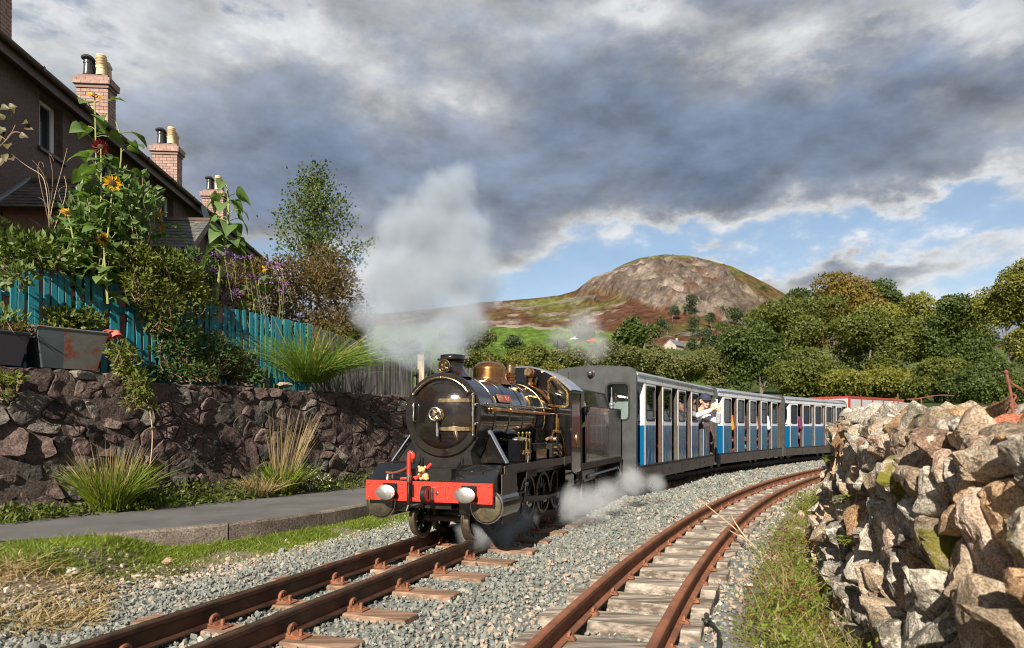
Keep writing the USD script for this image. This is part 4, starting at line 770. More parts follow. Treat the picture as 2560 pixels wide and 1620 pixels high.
def carriage(s, label, doors, endlit=True, cat_='carriage', nofar=False):
    a = at_s(T1, s + .2 * LEN); b = at_s(T1, s + .8 * LEN); d = np.array([b[0] - a[0], b[1] - a[1]]); d /= np.linalg.norm(d)
    f = np.array(a[:2]) - d * .2 * LEN; hd = math.atan2(d[0], d[1])
    t = thing('railway_carriage', label, cat_, (f[0], f[1], 0), -math.degrees(hd), 'blue and white carriages of the train')
    # end panels with two rounded windows each
    for y, dep in ((.0, .055), (LEN - .055, .055)):
        outline = Polygon([(-HW - .004, .115), (HW + .004, .115), (HW + .004, 1.40)] + [(HW + .004 - .11 + .11 * math.cos(a_), 1.40 + .135 * math.sin(a_)) for a_ in np.linspace(.1, PI / 2, 8)] + [(.2, 1.562), (0, 1.568), (-.2, 1.562)] + [(-HW - .004 + .11 - .11 * math.cos(a_), 1.40 + .135 * math.sin(a_)) for a_ in np.linspace(PI / 2, .1, 8)] + [(-HW - .004, 1.40)])
        ws = [rrect(.20, .50, .875, 1.335, .06), rrect(-.50, -.20, .875, 1.335, .06)]
        e = obj('end_panel', prism(outline.difference(ws[0]).difference(ws[1]), (0, y + dep, 0), (1, 0, 0), (0, 0, 1), dep), greyend, t)
        for w in ws:
            obj('end_window_frame', prism(w.buffer(.012).difference(w.buffer(-.012)), (0, y + dep + .006, 0), (1, 0, 0), (0, 0, 1), dep + .012), rubber, e)
            obj('end_window_pane', prism(w.buffer(-.010), (0, y + .03, 0), (1, 0, 0), (0, 0, 1), .004), glassm, e)
    obj('end_lamp', cat([ball((0, -.03, 1.466), .043, 3), cyl((0, 0, 1.466), (0, -.02, 1.466), .05, n=20)]), plain('dull_lamp_metal', (.16, .13, .11), .35, metal=.8), t, smooth=50)
    # roof
    ys = np.linspace(-HW - .012, HW + .012, 25); rz = 1.452 + .108 * (1 - np.abs(ys / (HW + .012)) ** 2.6)
    ro = Polygon(np.vstack([np.stack([ys, rz], 1), np.stack([ys, rz - .022], 1)[::-1]]))
    obj('roof', prism(ro, (0, LEN - .058, 0), (1, 0, 0), (0, 0, 1), LEN - .116), roofm, t, smooth=30)
    for sg in (-1, 1):
        X0, X1 = sorted((sg * (HW - .03), sg * HW)); pl = sg * HW if sg > 0 else sg * HW + .03
        def side(poly, nm, m_, par=t, dx=0.0, th=.03):
            o = (HW - th + dx, 0, 0) if sg > 0 else (-HW - dx, 0, 0)
            return obj(nm, prism(poly, o, (0, 1, 0), (0, 0, 1), th), m_, par)
        side(sbox(.058, 1.345, LEN - .058, 1.435), 'cantrail', whitep)
        obj('drip_rail', cat([box(*sorted((sg * HW, sg * (HW + .012))), .06, LEN - .06, 1.432, 1.452), box(*sorted((sg * (HW - .002), sg * (HW + .004))), .06, LEN - .06, 1.352, 1.360)]), trimm, t)
        sk = side(sbox(.058, .118, LEN - .058, .298), 'skirt', skirtm, dx=.012)
        obj('skirt_lip', box(*sorted((sg * (HW - .02), sg * (HW + .020))), .058, LEN - .058, .2985, .308), sootm, sk)
        for y in (1.1, 2.1, 3.2): obj('skirt_bracket', cat([box(*sorted((sg * (HW + .012), sg * (HW + .017))), y, y + .012, .13, .29), ball((sg * (HW + .014), y + .36, .215), (.006, .022, .030), 1)]), sootm, sk)
        for j in range(5):
            y0 = P0 + j * PITCH; y1 = y0 + PAN; y2 = y1 + PITCH - PAN
            w = rrect(y0 + .055, y1 - .035, WZ0, WZ1, .045)
            up = side(sbox(y0, .812, y1, 1.344).difference(w), 'upper_panel', whitep)
            side(sbox(y0, .309, y1, .8118), 'lower_panel', bluep, up)
            side(w.buffer(.008).difference(w.buffer(-.014)), 'window_frame', rubber, up, dx=.004, th=.038)
            side(w.buffer(-.012), 'window_pane', glassm, up, dx=-.012, th=.004)
            obj('panel_strip', box(*sorted((sg * (HW + .0005), sg * (HW + .007))), y0 - .004, y0 + .014, .31, 1.344), trimm, up)
            obj('cantrail_joint', box(*sorted((sg * (HW + .0004), sg * (HW + .003))), y0 + .002, y0 + .008, 1.361, 1.431), frameg, up)
            kind = doors[j] if sg > 0 else 2
            pw = .035
            obj('door_post', box(*sorted((sg * (HW - .05), sg * (HW - .004))), y2 - pw, y2 - .004, .309, 1.344), frameg if j % 2 else brownp, t)
            if kind:                                                     # 1 = slid half open, 2 = closed
                dy0, dy1 = (y1, y2 - pw) if kind == 2 else (y1 - .10, y1 + .11)
                dw = rrect(dy0 + .05, dy1 - .05, WZ0 + .01, WZ1 - .01, .03); ddx = -.045
                dr = side(sbox(dy0, .812, dy1, 1.34).difference(dw), 'door', whitep, dx=ddx, th=.02)
                side(sbox(dy0, .31, dy1, .8118), 'door_lower', bluep, dr, dx=ddx, th=.02)
                side(dw.buffer(-.004), 'door_pane', glassm, dr, dx=ddx - .008, th=.004)
                side(dw.buffer(.006).difference(dw.buffer(-.008)), 'door_window_frame', rubber, dr, dx=ddx + .003, th=.026)
        # recessed end doorway with a bulkhead facing forward
        ov = Polygon([(.09 * math.cos(q), .21 * math.sin(q)) for q in np.linspace(0, 2 * PI, 30)[:-1]])
        ow = Polygon([(sg * .46 + p[0] * .62, 1.09 + p[1]) for p in ov.exterior.coords])
        x0, x1 = sorted((sg * .16, sg * (HW - .002)))
        bk = obj('bulkhead', prism(sbox(x0, .812, x1, 1.44).difference(ow), (0, P0, 0), (1, 0, 0), (0, 0, 1), .03), whitep, t)
        obj('bulkhead_lower', prism(sbox(x0, .309, x1, .8118), (0, P0, 0), (1, 0, 0), (0, 0, 1), .03), bluep, bk)
        obj('bulkhead_window', prism(ow.buffer(.012).difference(ow.buffer(-.008)), (0, P0 + .002, 0), (1, 0, 0), (0, 0, 1), .036), rubber, bk)
        obj('bulkhead_handle', cat([box(x0 + (x1 - x0) * .7, x0 + (x1 - x0) * .9, P0 - .05, P0 - .035, .855, .865)]), sootm, bk)
        obj('gutter_end', box(*sorted((sg * (HW - .02), sg * HW)), .058, P0, 1.10, 1.11) if False else box(*sorted((sg * (HW - .03), sg * (HW - .001))), P0 + .0005, P0 + .004, 1.344, 1.435), frameg, t)
    obj('floor', box(-HW + .03, HW - .03, .06, LEN - .06, .27, .305), dfloor, t)
    obj('ceiling', box(-HW + .03, HW - .03, .06, LEN - .06, 1.424, 1.430), inner, t)
    for j in range(5):
        y = P0 + j * PITCH + PAN * .5
        if j: obj('seat', cat([box(-.52, .52, y - .025, y + .025, .31, 1.02, .012), box(-.52, .52, y - .26, y - .026, .50, .56, .012), box(-.52, .52, y + .026, y + .26, .50, .56, .012)]), seatm, t)
    obj('underframe', cat([box(-.30, .30, .2, LEN - .2, .20, .268), box(-.40, .40, .6, 1.4, .13, .21), box(-.40, .40, 3.0, 3.8, .13, .21)]), sootm, t)
    for y in (.75, 1.15, 3.15, 3.55):
        for sg in (-1, 1): obj('wheel', cat([cyl((sg * .175, y, .11), (sg * .22, y, .11), .11, n=24), cyl((sg * .160, y, .11), (sg * .175, y, .11), .122, n=24)]), sootm, t, smooth=35)
    return t, (f, d)
C1, F1 = carriage(3.99, 'leading blue and white carriage, right behind the black tender, with a passenger leaning out', [1, 0, 1, 0, 0])
C2, F2 = carriage(3.99 + 4.558, 'middle one of the three blue and white carriages, all its doorways standing open', [0, 0, 0, 0, 0])
C3, F3 = carriage(3.99 + 2 * 4.558, 'rearmost blue and white carriage, in front of the red one, most doors shut', [0, 2, 2, 2, 2])
def car_pt(Fr, x, y, z):
    f, d = Fr; n = np.array([d[1], -d[0]]); p = f + d * y + n * x; return np.array([p[0], p[1], z])
# the red carriage at the tail
redfr = plain('red_frame_paint', (.33, .045, .028), .45, col2=(.25, .03, .02), scale=6.0)
maroon = plain('maroon_panel', (.115, .017, .014), .4)
frost = mat('frosted_panel', {'d': ('principled_bsdf', {'base_color': (.62, .62, .64), 'roughness': .35}), 't': ('translucent_bsdf', {'color': (.5, .48, .48)}), 'm': ('mix_closure', {'fac': .45})}, [('d.BSDF', 'm.closure1'), ('t.BSDF', 'm.closure2')], surface='m.closure')
s4 = 3.99 + 3 * 4.558
a = at_s(T1, s4 + .9); b = at_s(T1, s4 + 3.4); d4 = np.array([b[0] - a[0], b[1] - a[1]]); d4 /= np.linalg.norm(d4); f4 = np.array(a[:2]) - d4 * .9
F4 = (f4, d4)
r4 = thing('red_carriage', 'red framed carriage with frosted panels at the tail of the train', 'carriage', (f4[0], f4[1], 0), -math.degrees(math.atan2(d4[0], d4[1])))
for sg in (-1, 1):
    for j in range(6):
        y = .02 + j * .72
        if sg < 0 or j != 1 or True: obj('post', box(*sorted((sg * .555, sg * .60)), y, y + .06, .30, 1.66), redfr, r4)
        if j < 5:
            obj('lower_panel', box(*sorted((sg * .575, sg * .59)), y + .06, y + .72, .30, 1.12), maroon, r4); obj('window_panel', box(*sorted((sg * .58, sg * .586)), y + .062, y + .718, 1.17, 1.60), frost, r4)
    obj('rail', cat([box(*sorted((sg * .555, sg * .602)), .02, 3.68, 1.60, 1.662), box(*sorted((sg * .556, sg * .601)), .02, 3.68, 1.12, 1.17), box(*sorted((sg * .56, sg * .604)), 0, 3.7, .12, .30)]), redfr, r4)
obj('end_frame', cat([box(-.553, .553, .02, .06, 1.60, 1.66), box(-.553, .553, .02, .06, 1.12, 1.17), box(-.02, .02, .022, .058, 1.17, 1.60)]), redfr, r4)
obj('end_panel', cat([box(-.553, -.02, .03, .045, 1.17, 1.60), box(.02, .553, .03, .045, 1.17, 1.60)]), frost, r4); obj('end_lower_panel', box(-.553, .553, .03, .05, .30, 1.12), maroon, r4)
obj('floor', box(-.55, .55, .05, 3.66, .24, .30), dfloor, r4)
for j in range(4): obj('seat', cat([box(-.5, .5, .75 + .72 * j, .79 + .72 * j, .3, .95), box(-.5, .5, .5 + .72 * j, .75 + .72 * j, .5, .55)]), seatm, r4)
for y in (.6, 1.1, 2.6, 3.1):
    for sg in (-1, 1): obj('wheel', cyl((sg * .16, y, .11), (sg * .22, y, .11), .11, n=20), sootm, r4, smooth=35)

# ------------------------------------------------------------------ people
import manifold3d as mf
def mball(c, r): 
    return mf.Manifold.sphere(float(r), 14).translate([float(q) for q in c])
def limb(*cr):
    """A chain of joints (centre, radius): each bone the hull of the spheres at its ends."""
    parts = [mf.Manifold.batch_hull([mball(*cr[i]), mball(*cr[i + 1])]) for i in range(len(cr) - 1)]
    return parts
def fuse(parts, ref=.022, it=6):
    m = mf.Manifold.batch_boolean(parts, mf.OpType.Add).refine_to_length(ref)
    t_ = m.to_mesh(); tmh = trimesh.Trimesh(np.array(t_.vert_properties)[:, :3], np.array(t_.tri_verts))
    trimesh.smoothing.filter_taubin(tmh, iterations=it)
    return tm(tmh)
skin = plain('skin', (.62, .36, .25), .45, col2=(.55, .29, .20), scale=30.0)
def head_parts(c, look, r=.100):
    """Skull, jaw, nose, ears, brow about the centre c, facing 'look'."""
    l = np.asarray(look, float); l = l / np.linalg.norm(l); sd = np.cross(l, [0, 0, 1.0]); sd /= np.linalg.norm(sd); up = np.cross(sd, l)
    q = lambda a, b, e: c + sd * a + l * b + up * e
    P = [mf.Manifold.batch_hull([mball(q(0, -.018, .030), .084), mball(q(0, .012, .012), .074), mball(q(0, .030, -.070), .040), mball(q(0, .040, -.088), .026)]),
         mf.Manifold.batch_hull([mball(q(0, .080, .010), .010), mball(q(0, .100, -.022), .013), mball(q(.014, .088, -.027), .008), mball(q(-.014, .088, -.027), .008)]),
         mf.Manifold.batch_hull([mball(q(-.034, .070, .030), .012), mball(q(.034, .070, .030), .012)])]
    for s in (-1, 1): P.append(mf.Manifold.batch_hull([mball(q(s * .080, -.006, .018), .012), mball(q(s * .080, -.002, -.020), .009), mball(q(s * .086, -.016, .020), .012)]))
    return P, q, (sd, l, up)
def hand_parts(w, dirn, palm, side, curl=.6):
    """Palm and five unequal, bent fingers. w wrist, dirn along the hand, palm the palm's normal, side towards the thumb."""
    d = np.asarray(dirn, float); d /= np.linalg.norm(d); n = np.asarray(palm, float); n = n - d * n.dot(d); n /= np.linalg.norm(n); s = np.asarray(side, float); s = s - d * s.dot(d) - n * s.dot(n); s /= np.linalg.norm(s)
    P = [mf.Manifold.batch_hull([mball(w, .024), mball(w + d * .075 + s * .030, .013), mball(w + d * .078 - s * .028, .012), mball(w + d * .03 + s * .026, .015), mball(w + d * .03 - s * .022, .014)])]
    for k, (o, L) in enumerate(((.030, .066), (.010, .074), (-.010, .069), (-.029, .054))):
        p0 = w + d * .078 + s * o; a = curl
        p1 = p0 + (d * math.cos(a) + n * math.sin(a)) * L * .5; p2 = p1 + (d * math.cos(2 * a) + n * math.sin(2 * a)) * L * .32; p3 = p2 + (d * math.cos(2.6 * a) + n * math.sin(2.6 * a)) * L * .25
        P += limb((p0, .0100), (p1, .0090), (p2, .0082), (p3, .0072))
    t0 = w + d * .022 + s * .030; t1 = t0 + (s * .65 + d * .6 + n * .35) * .036; t2 = t1 + (d * .8 + n * .5 - s * .1) * .034
    P += limb((t0, .0135), (t1, .0108), (t2, .0088))
    return P
def person(label, Fr, hip, chest, neck, head, look, arms, legs, shirt, trousers, hair, cap=None, glasses=False, group=None):
    """All joints in the carriage's own frame; arms: (shoulder, elbow, wrist, hand dir, palm, thumb side) twice; legs: (knee, ankle) twice."""
    f, d = Fr
    t = thing('person', label, 'person', (f[0], f[1], 0), -math.degrees(math.atan2(d[0], d[1])), group)
    A = lambda v: np.asarray(v, float)
    hip, chest, neck, head = map(A, (hip, chest, neck, head))
    hp, q, (sd, l, up) = head_parts(head, look)
    sh = [A(a_[0]) for a_ in arms]; acr = sh[1] - sh[0]; acr /= np.linalg.norm(acr)
    torso = [mf.Manifold.batch_hull([mball(hip - acr * .085, .085), mball(hip + acr * .085, .085), mball((hip + chest) / 2 - acr * .07, .085), mball((hip + chest) / 2 + acr * .07, .085)]),
             mf.Manifold.batch_hull([mball((hip + chest) / 2 - acr * .07, .085), mball((hip + chest) / 2 + acr * .07, .085), mball(chest - acr * .09, .085), mball(chest + acr * .09, .085)]),
             mf.Manifold.batch_hull([mball(chest - acr * .08, .08), mball(chest + acr * .08, .08), mball(sh[0], .052), mball(sh[1], .052), mball(neck, .052)])]
    B = hp + torso + limb((neck - up * .02, .052), (head - up * .05 - l * .015, .048))
    S = [mf.Manifold.batch_hull([mball(c_, r_ + .008) for c_, r_ in grp]) for grp in ([(hip - acr * .085, .085), (hip + acr * .085, .085), (chest - acr * .09, .085), (chest + acr * .09, .085)], [(chest - acr * .08, .08), (chest + acr * .08, .08), (sh[0], .052), (sh[1], .052), (neck - (head - neck) * .25, .050)])]
    for s_, e_, w_, hd_, pn_, th_ in arms:
        s_, e_, w_ = A(s_), A(e_), A(w_)
        B += limb((s_, .050), (e_, .040), (w_, .026)) + hand_parts(w_, hd_, pn_, th_)
        c_ = w_ + (e_ - w_) * .10
        S += limb((s_, .060), (e_, .050), (c_, .036))
    Tn = []
    for sgn, (k_, an_) in zip((-1, 1), legs):
        k_, an_ = A(k_), A(an_); h_ = hip + acr * .085 * sgn
        B += limb((h_, .080), (k_, .052), (an_, .036)) + limb((an_, .036), (an_ + A(look) / np.linalg.norm(A(look)) * .13 * [1, 1, 0] - [0, 0, .03], .028))
        Tn += limb((h_, .088), (k_, .062), (an_ + (k_ - an_) * .1, .050))
    Tn.append(mf.Manifold.batch_hull([mball(hip - acr * .085, .098), mball(hip + acr * .085, .098)]))
    body = obj('body', fuse(B, .016, 5), skin, t, smooth=60)
    obj('shirt', fuse(S, .03, 4), shirt, t, smooth=60); obj('trousers', fuse(Tn, .03, 4), trousers, t, smooth=60)
    for s in (-1, 1):
        obj('eye', ball(q(s * .032, .076, .014), .0105, 2), plain('eye_white', (.75, .72, .68), .2), t, smooth=60)
    obj('mouth', cat([tube([q(x_, .0905 - abs(x_) * .45, -.052 + abs(x_) * .22) for x_ in np.linspace(-.022, .022, 9)], .0045, 7)]), plain('teeth_smile', (.75, .66, .60), .3), t, smooth=60)
    obj('lips', cat([tube([q(x_, .089 - abs(x_) * .45, -.052 + s_ * .0085 + abs(x_) * .22) for x_ in np.linspace(-.031, .031, 9)], .0042, 6) for s_ in (-1, 1)]), plain('lips', (.45, .17, .14), .4), t, smooth=60)
    hv, hf = ico(3); keep = hv[:, 2] > -1
    hs = hv * np.array([.093, .100, .095]); w3 = head + hs[:, :1] * sd + (hs[:, 1:2] - .026) * l + (hs[:, 2:] + .028) * up
    ok = (hv[:, 1] < .30) | (hv[:, 2] > .55); fk = ok[hf].all(1)
    if cap is None: obj('hair', (w3, hf[fk]), hair, t, smooth=60)
    else:
        ok2 = ((hv[:, 1] < .2) & (hv[:, 2] > -.75)); obj('hair', (w3 * 1.0 - l * .004, hf[ok2[hf].all(1)]), hair, t, smooth=60)
        cs = hv * np.array([.099, .110, .098]); cv = head + cs[:, :1] * sd + (cs[:, 1:2] - .014) * l + (cs[:, 2:] + .040) * up
        okc = hv[:, 2] > .02; cp_ = obj('cap', (cv, hf[okc[hf].all(1)]), cap, t, smooth=60)
        aa = np.linspace(-1.25, 1.25, 13); outer = [q(.085 * math.sin(a_), .055 + .115 * math.cos(a_), .050 - .03 * math.cos(a_) + .012 * math.cos(2 * a_)) for a_ in aa]; inn = [q(.088 * math.sin(a_), .02 + .062 * math.cos(a_), .052) for a_ in aa]
        v_ = np.array(outer + inn + [p - up * .008 for p in outer] + [p - up * .008 for p in inn]); n_ = len(aa); i_ = np.arange(n_ - 1)
        ff = np.vstack([np.stack([i_, i_ + 1, n_ + i_ + 1, n_ + i_], 1), np.stack([2 * n_ + i_, 3 * n_ + i_, 3 * n_ + i_ + 1, 2 * n_ + i_ + 1], 1), np.stack([i_, 2 * n_ + i_, 2 * n_ + i_ + 1, i_ + 1], 1)])
        obj('cap_brim', cat([(v_, ff)]), cap, cp_, smooth=60)
    if glasses: obj('sunglasses', cat([ball(q(s * .034, .083, .014), (.024, .020, .019), 2) for s in (-1, 1)] + [tube([q(-.05, .080, .02), q(0, .094, .022), q(.05, .080, .02)], .004, 6)] + [tube([q(s * .055, .078, .02), q(s * .082, .0, .022)], .004, 6) for s in (-1, 1)]), plain('dark_lens', (.01, .01, .012), .1), t, smooth=60)
    return t
navy = plain('navy_cloth', (.018, .022, .045), .8); white_sh = plain('white_shirt', (.72, .71, .74), .8, col2=(.60, .59, .66), scale=40.0); denim = plain('denim', (.05, .09, .17), .85); darkc = plain('dark_cloth', (.02, .02, .022), .85)
hair_d = plain('dark_hair', (.025, .016, .01), .55); hair_b = plain('brown_hair', (.10, .05, .025), .55)
person('smiling passenger in a navy cap and white shirt leaning out to take a picture', F1, (.22, 3.36, .66), (.44, 3.32, .93), (.585, 3.285, 1.065), (.685, 3.235, 1.205), (.62, -.75, -.05),
    [((.40, 3.19, 1.005), (.50, 3.145, .955), (.800, 3.165, 1.065), (.30, -.1, .9), (.2, .98, -.1), (.9, -.1, -.4)), ((.575, 3.43, 1.00), (.86, 3.36, .885), (.905, 3.20, 1.045), (.05, -.25, .95), (-.5, .6, .2), (-.9, -.3, .2))],
    [((.33, 3.02, .56), (.33, 2.98, .36)), ((.42, 3.14, .56), (.42, 3.10, .36))], white_sh, darkc, hair_d, cap=navy, glasses=True)
pc = car_pt(F1, .868, 3.150, 1.165)
ph = thing('phone', 'white phone held up by the passenger leaning out of the carriage', 'phone', pc, -math.degrees(math.atan2(F1[1][0], F1[1][1])) - 32)
obj('case', rot(box(-.037, .037, -.005, .005, -.075, .075, .004), (0, 1, 0), 8), plain('phone_pink_white', (.78, .66, .66), .3), ph)
obj('camera_bump', rot(cat([box(-.03, .0, -.008, -.005, .03, .07, .001), cyl((-.022, -.005, .06), (-.022, -.010, .06), .008, n=12), cyl((-.022, -.005, .042), (-.022, -.010, .042), .008, n=12)]), (0, 1, 0), 8), rubber, ph)
def seated(label, Fr, y, x, face, shirt, trousers, hair, cap=None, z=.62, head=1.20, group=None):
    s = face
    person(label, Fr, (x, y, z), (x, y + .03 * s, z + .28), (x, y + .04 * s, z + .43), (x + .02, y + .06 * s, head), (.35, s, 0),
        [((x - s * .17, y + .04 * s, z + .37), (x - s * .20, y + .10 * s, z + .15), (x - s * .13, y + .30 * s, z + .10), (0, s, .1), (0, 0, -1), (s, 0, 0)), ((x + s * .17, y + .04 * s, z + .37), (x + s * .20, y + .10 * s, z + .15), (x + s * .12, y + .30 * s, z + .10), (0, s, .1), (0, 0, -1), (-s, 0, 0))],
        [((x - s * .09, y + .36 * s, z - .06), (x - s * .09, y + .38 * s, .37)), ((x + s * .09, y + .36 * s, z - .06), (x + s * .09, y + .38 * s, .37))], shirt, trousers, hair, cap, group=group)
seated('passenger in a dark cap behind the window next to the one leaning out', F1, 2.80, .30, 1, plain('dark_blue_shirt', (.03, .035, .06), .85), denim, hair_d, cap=navy, head=1.21)
seated('passenger in an orange jacket in the first doorway of the middle carriage', F2, 1.00, .30, 1, plain('orange_cloth', (.55, .19, .015), .8), darkc, hair_b)
seated('passenger in a dark top and blue jeans in the second doorway of the middle carriage', F2, 1.68, .33, 1, plain('dark_red_cloth', (.06, .015, .015), .85), plain('light_denim', (.13, .24, .38), .85), hair_d)
seated('passenger in a dusty pink top in the third doorway of the middle carriage', F2, 2.46, .33, 1, plain('dusty_pink_cloth', (.36, .19, .15), .85), darkc, hair_b)
seated('passenger in a white top in the fourth doorway of the middle carriage', F2, 3.26, .35, 1, white_sh, darkc, hair_d)
seated('passenger in a purple and red top in the open doorway of the rearmost blue carriage', F3, .98, .36, 1, plain('purple_cloth', (.10, .015, .065), .85), plain('grey_cloth', (.2, .2, .22), .85), plain('red_hair', (.42, .09, .03), .5))
seated('dark haired passenger in the red carriage, nearest its front end', F4, .92, .25, -1, darkc, darkc, hair_d, head=1.26); seated('brown haired passenger further back in the red carriage', F4, 1.70, .25, -1, plain('brown_cloth', (.2, .1, .06), .9), darkc, hair_b, head=1.30)

# ------------------------------------------------------------------ stones
def px(u, v, y):
    """The point at depth y (metres ahead) that a bearing of the survey photograph (2560 wide) names."""
    return np.array([(u - 1280) / 1702.5 * y, y, H - (v - 1067.5) / 1702.5 * y])
def ring_of(poly, n, r, jit=0.0):
    e = poly.exterior; t = (np.arange(n) + .5 * jit * r.normal(size=n)) / n
    return np.array([e.interpolate(d % 1, normalized=True).coords[0] for d in t])
def stone(poly, o, ex, ey, ez, p, back, r, n=14, rough=.012, freq=9.0, tilt=.25, levels=3, taper=.80):
    """A rubble stone: the cell's outline at the joint, swelling to an uneven face."""
    c = ring_of(poly, n, r); ctr = c.mean(0); rad = np.linalg.norm(c - ctr, axis=1).mean()
    tx_, ty_ = r.normal(0, tilt, 2)
    rings = [(1.0, -back), (1.0, 0.0)]
    for k in range(1, levels + 1):
        q = k / levels; rings.append((1 - (1 - taper) * q ** 1.6 - (.18 if k == levels else 0) * 1, p * (1 - (1 - q) ** 2.2)))
    rings.append((taper * .42, p * 1.04))
    V = []
    for k, (s_, h_) in enumerate(rings):
        q = ctr + (c - ctr) * s_; hh = np.full(n, h_)
        if k > 1: hh = hh + ((q - ctr) @ np.array([tx_, ty_])) * (h_ / max(p, 1e-6))
        V.append(np.column_stack([q, hh]))
    V.append(np.array([[*ctr, p * 1.05]]))
    V = np.vstack(V)
    W = np.asarray(o, float) + V[:, :1] * ex + V[:, 1:2] * ey + V[:, 2:] * ez
    k = len(rings); i = np.arange(n); j = (i + 1) % n; F = []
    for a in range(k - 1): F += [np.stack([a * n + i, a * n + j, (a + 1) * n + j], 1), np.stack([a * n + i, (a + 1) * n + j, (a + 1) * n + i], 1)]
    F.append(np.stack([(k - 1) * n + i, (k - 1) * n + j, np.full(n, k * n)], 1)); F = np.vstack(F)
    if rough:
        d = np.stack([fbm(W * freq + 11.3 * q, 4, 31 + q) for q in range(3)], 1) - .5
        am = np.r_[np.zeros(n), np.full(len(W) - n, 1.0)][:, None]
        W = W + d * am * rough * 2.2
    return W, F
def cells(x0, x1, y0, y1, size, r, aspect=1.0, jitter=.42, rows=True):
    """Irregular cells that fill a rectangle: the Voronoi cells of a jittered staggered grid."""
    ny = max(2, int(round((y1 - y0) / size))); nx_ = max(2, int(round((x1 - x0) / (size * aspect)))); P = []
    for b in range(-1, ny + 1):
        for a in range(-1, nx_ + 1):
            if r.random() < .10: continue
            P.append((x0 + (a + .5 + .5 * (b % 2) + r.normal(0, jitter * .6)) * (x1 - x0) / nx_, y0 + (b + .5 + r.normal(0, jitter * .6)) * (y1 - y0) / ny))
    P = np.array(P); vo = Voronoi(P * [1 / aspect, 1]); out = []; clip = sbox(x0, y0, x1, y1)
    for reg in vo.point_region:
        R_ = vo.regions[reg]
        if -1 in R_ or len(R_) < 3: continue
        g = Polygon(vo.vertices[R_] * [aspect, 1]).intersection(clip)
        if g.area > .0006 and g.geom_type == 'Polygon': out.append(g)
    return out

# ------------------------------------------------------------------ the retaining wall on the left
W3 = lambda s, z, d=0.0: np.array([*(WALL0 + WD * s + WN * d), z])
ex3, ez3 = np.array([*WD, 0.0]), np.array([*WN, 0.0])
wst = [stonemat('wall_stone_brown', [(.016, .011, .010), (.050, .033, .029), (.095, .064, .055), (.17, .125, .105)], lichen=(.36, .32, .27), lf=(.64, .74), scale=5.0, bump=.012),
       stonemat('wall_stone_red', [(.016, .011, .010), (.053, .034, .030), (.098, .064, .055), (.155, .112, .096)], lichen=(.33, .28, .24), lf=(.66, .76), scale=6.0, bump=.012),
       stonemat('wall_stone_grey', [(.018, .016, .015), (.050, .044, .040), (.095, .082, .070), (.20, .17, .14)], lichen=(.40, .37, .31), lf=(.62, .72), scale=6.0, bump=.012)]
mortar = stonemat('wall_mortar', [(.014, .011, .010), (.042, .031, .027), (.070, .052, .044), (.115, .088, .074)], lichen=(.28, .25, .21), lf=(.68, .76), scale=4.0, bump=.015)
rw = thing('retaining_wall', 'dark reddish rubble stone retaining wall along the path at the left', 'wall')
rs = np.random.default_rng(61); lst = []
for (s0, s1, zt) in ((2.0, 6.0, 1.335), (6.0, 10.86, 1.265)):
    lst += [(g, zt) for g in cells(s0, s1, -.12, zt, .165, rs, 1.15, .72)]
lst.sort(key=lambda gz: -gz[0].area / max(2, gz[0].centroid.x))
W0 = np.array([*WALL0, 0.0]); extra = []
for k, (g, zt) in enumerate(lst):
    q = g.buffer(-.008)
    if q.is_empty or q.geom_type != 'Polygon' or q.area < .002: continue
    top = g.bounds[3] > zt - .03
    m_ = stone(q.buffer(-.02).buffer(.02) if q.buffer(-.02).area > .001 and q.buffer(-.02).geom_type == 'Polygon' else q, W0, ex3, np.array([0, 0, 1.0]), ez3, rs.uniform(.006, .028), .10 if not top else .22, rs, n=16, rough=.024, freq=13.0, tilt=.22, taper=.86)
    if len(m_[0]) == 0: continue
    if k < 290: obj('stone', m_, wst[rs.choice([0, 0, 0, 1, 2, 2])], rw)
    else: extra.append(m_)
if extra: obj('small_stones', cat(extra), wst[0], rw, kind='stuff')
sg_, zg_ = np.meshgrid(np.arange(2.0, 10.87, .05), np.linspace(-.14, 1.0, 24)); zz = np.where(sg_ < 6.0, 1.30, 1.235)
zgr = -.14 + (zg_ + .14) / 1.14 * (zz + .14)
dg = .003 + .034 * (fbm(np.stack([sg_ * 9, zgr * 9, 0 * sg_], -1), 4, 5) - .5)
mv = WALL0[None, None, :] + sg_[..., None] * WD + dg[..., None] * WN
mv = np.dstack([mv, zgr]); nr, nc_ = sg_.shape; ii = np.arange(nr - 1)[:, None] * nc_ + np.arange(nc_ - 1)[None]
obj('mortar', (mv.reshape(-1, 3), np.stack([ii, ii + 1, ii + nc_ + 1, ii + nc_], -1).reshape(-1, 4)), mortar, rw, smooth=True)
obj('wall_core', cat([hull([W3(s_, z_, d_) for s_ in (2.0, 6.0) for z_ in (-.3, 1.31) for d_ in (-.30, -.06)]), hull([W3(s_, z_, d_) for s_ in (6.001, 10.84) for z_ in (-.3, 1.235) for d_ in (-.30, -.06)])]), mortar, rw)
# garden ground held up by the wall
gpts = [W3(1.0, 0, -.28), W3(10.84, 0, -.28), (1.5, 17.0, 0), (2.5, 32, 0), (-16, 32, 0), (-16, 1.0, 0)]
gpoly = Polygon([(p[0], p[1]) for p in gpts])
obj('garden_ground', prism(gpoly, (0, 0, -.3), (1, 0, 0), (0, 1, 0), 1.55), plain('garden_soil', (.07, .05, .03), .95, col2=(.05, .06, .02), scale=2.0, bump=.02, bscale=14.0), kind='structure', label='raised garden ground behind the retaining wall', cat='ground')

# path, kerb
pathm = plain('path_asphalt', (.118, .112, .106), .9, col2=(.074, .070, .066), scale=2.2, bump=.008, bscale=150.0, lo=.36, hi=.66)
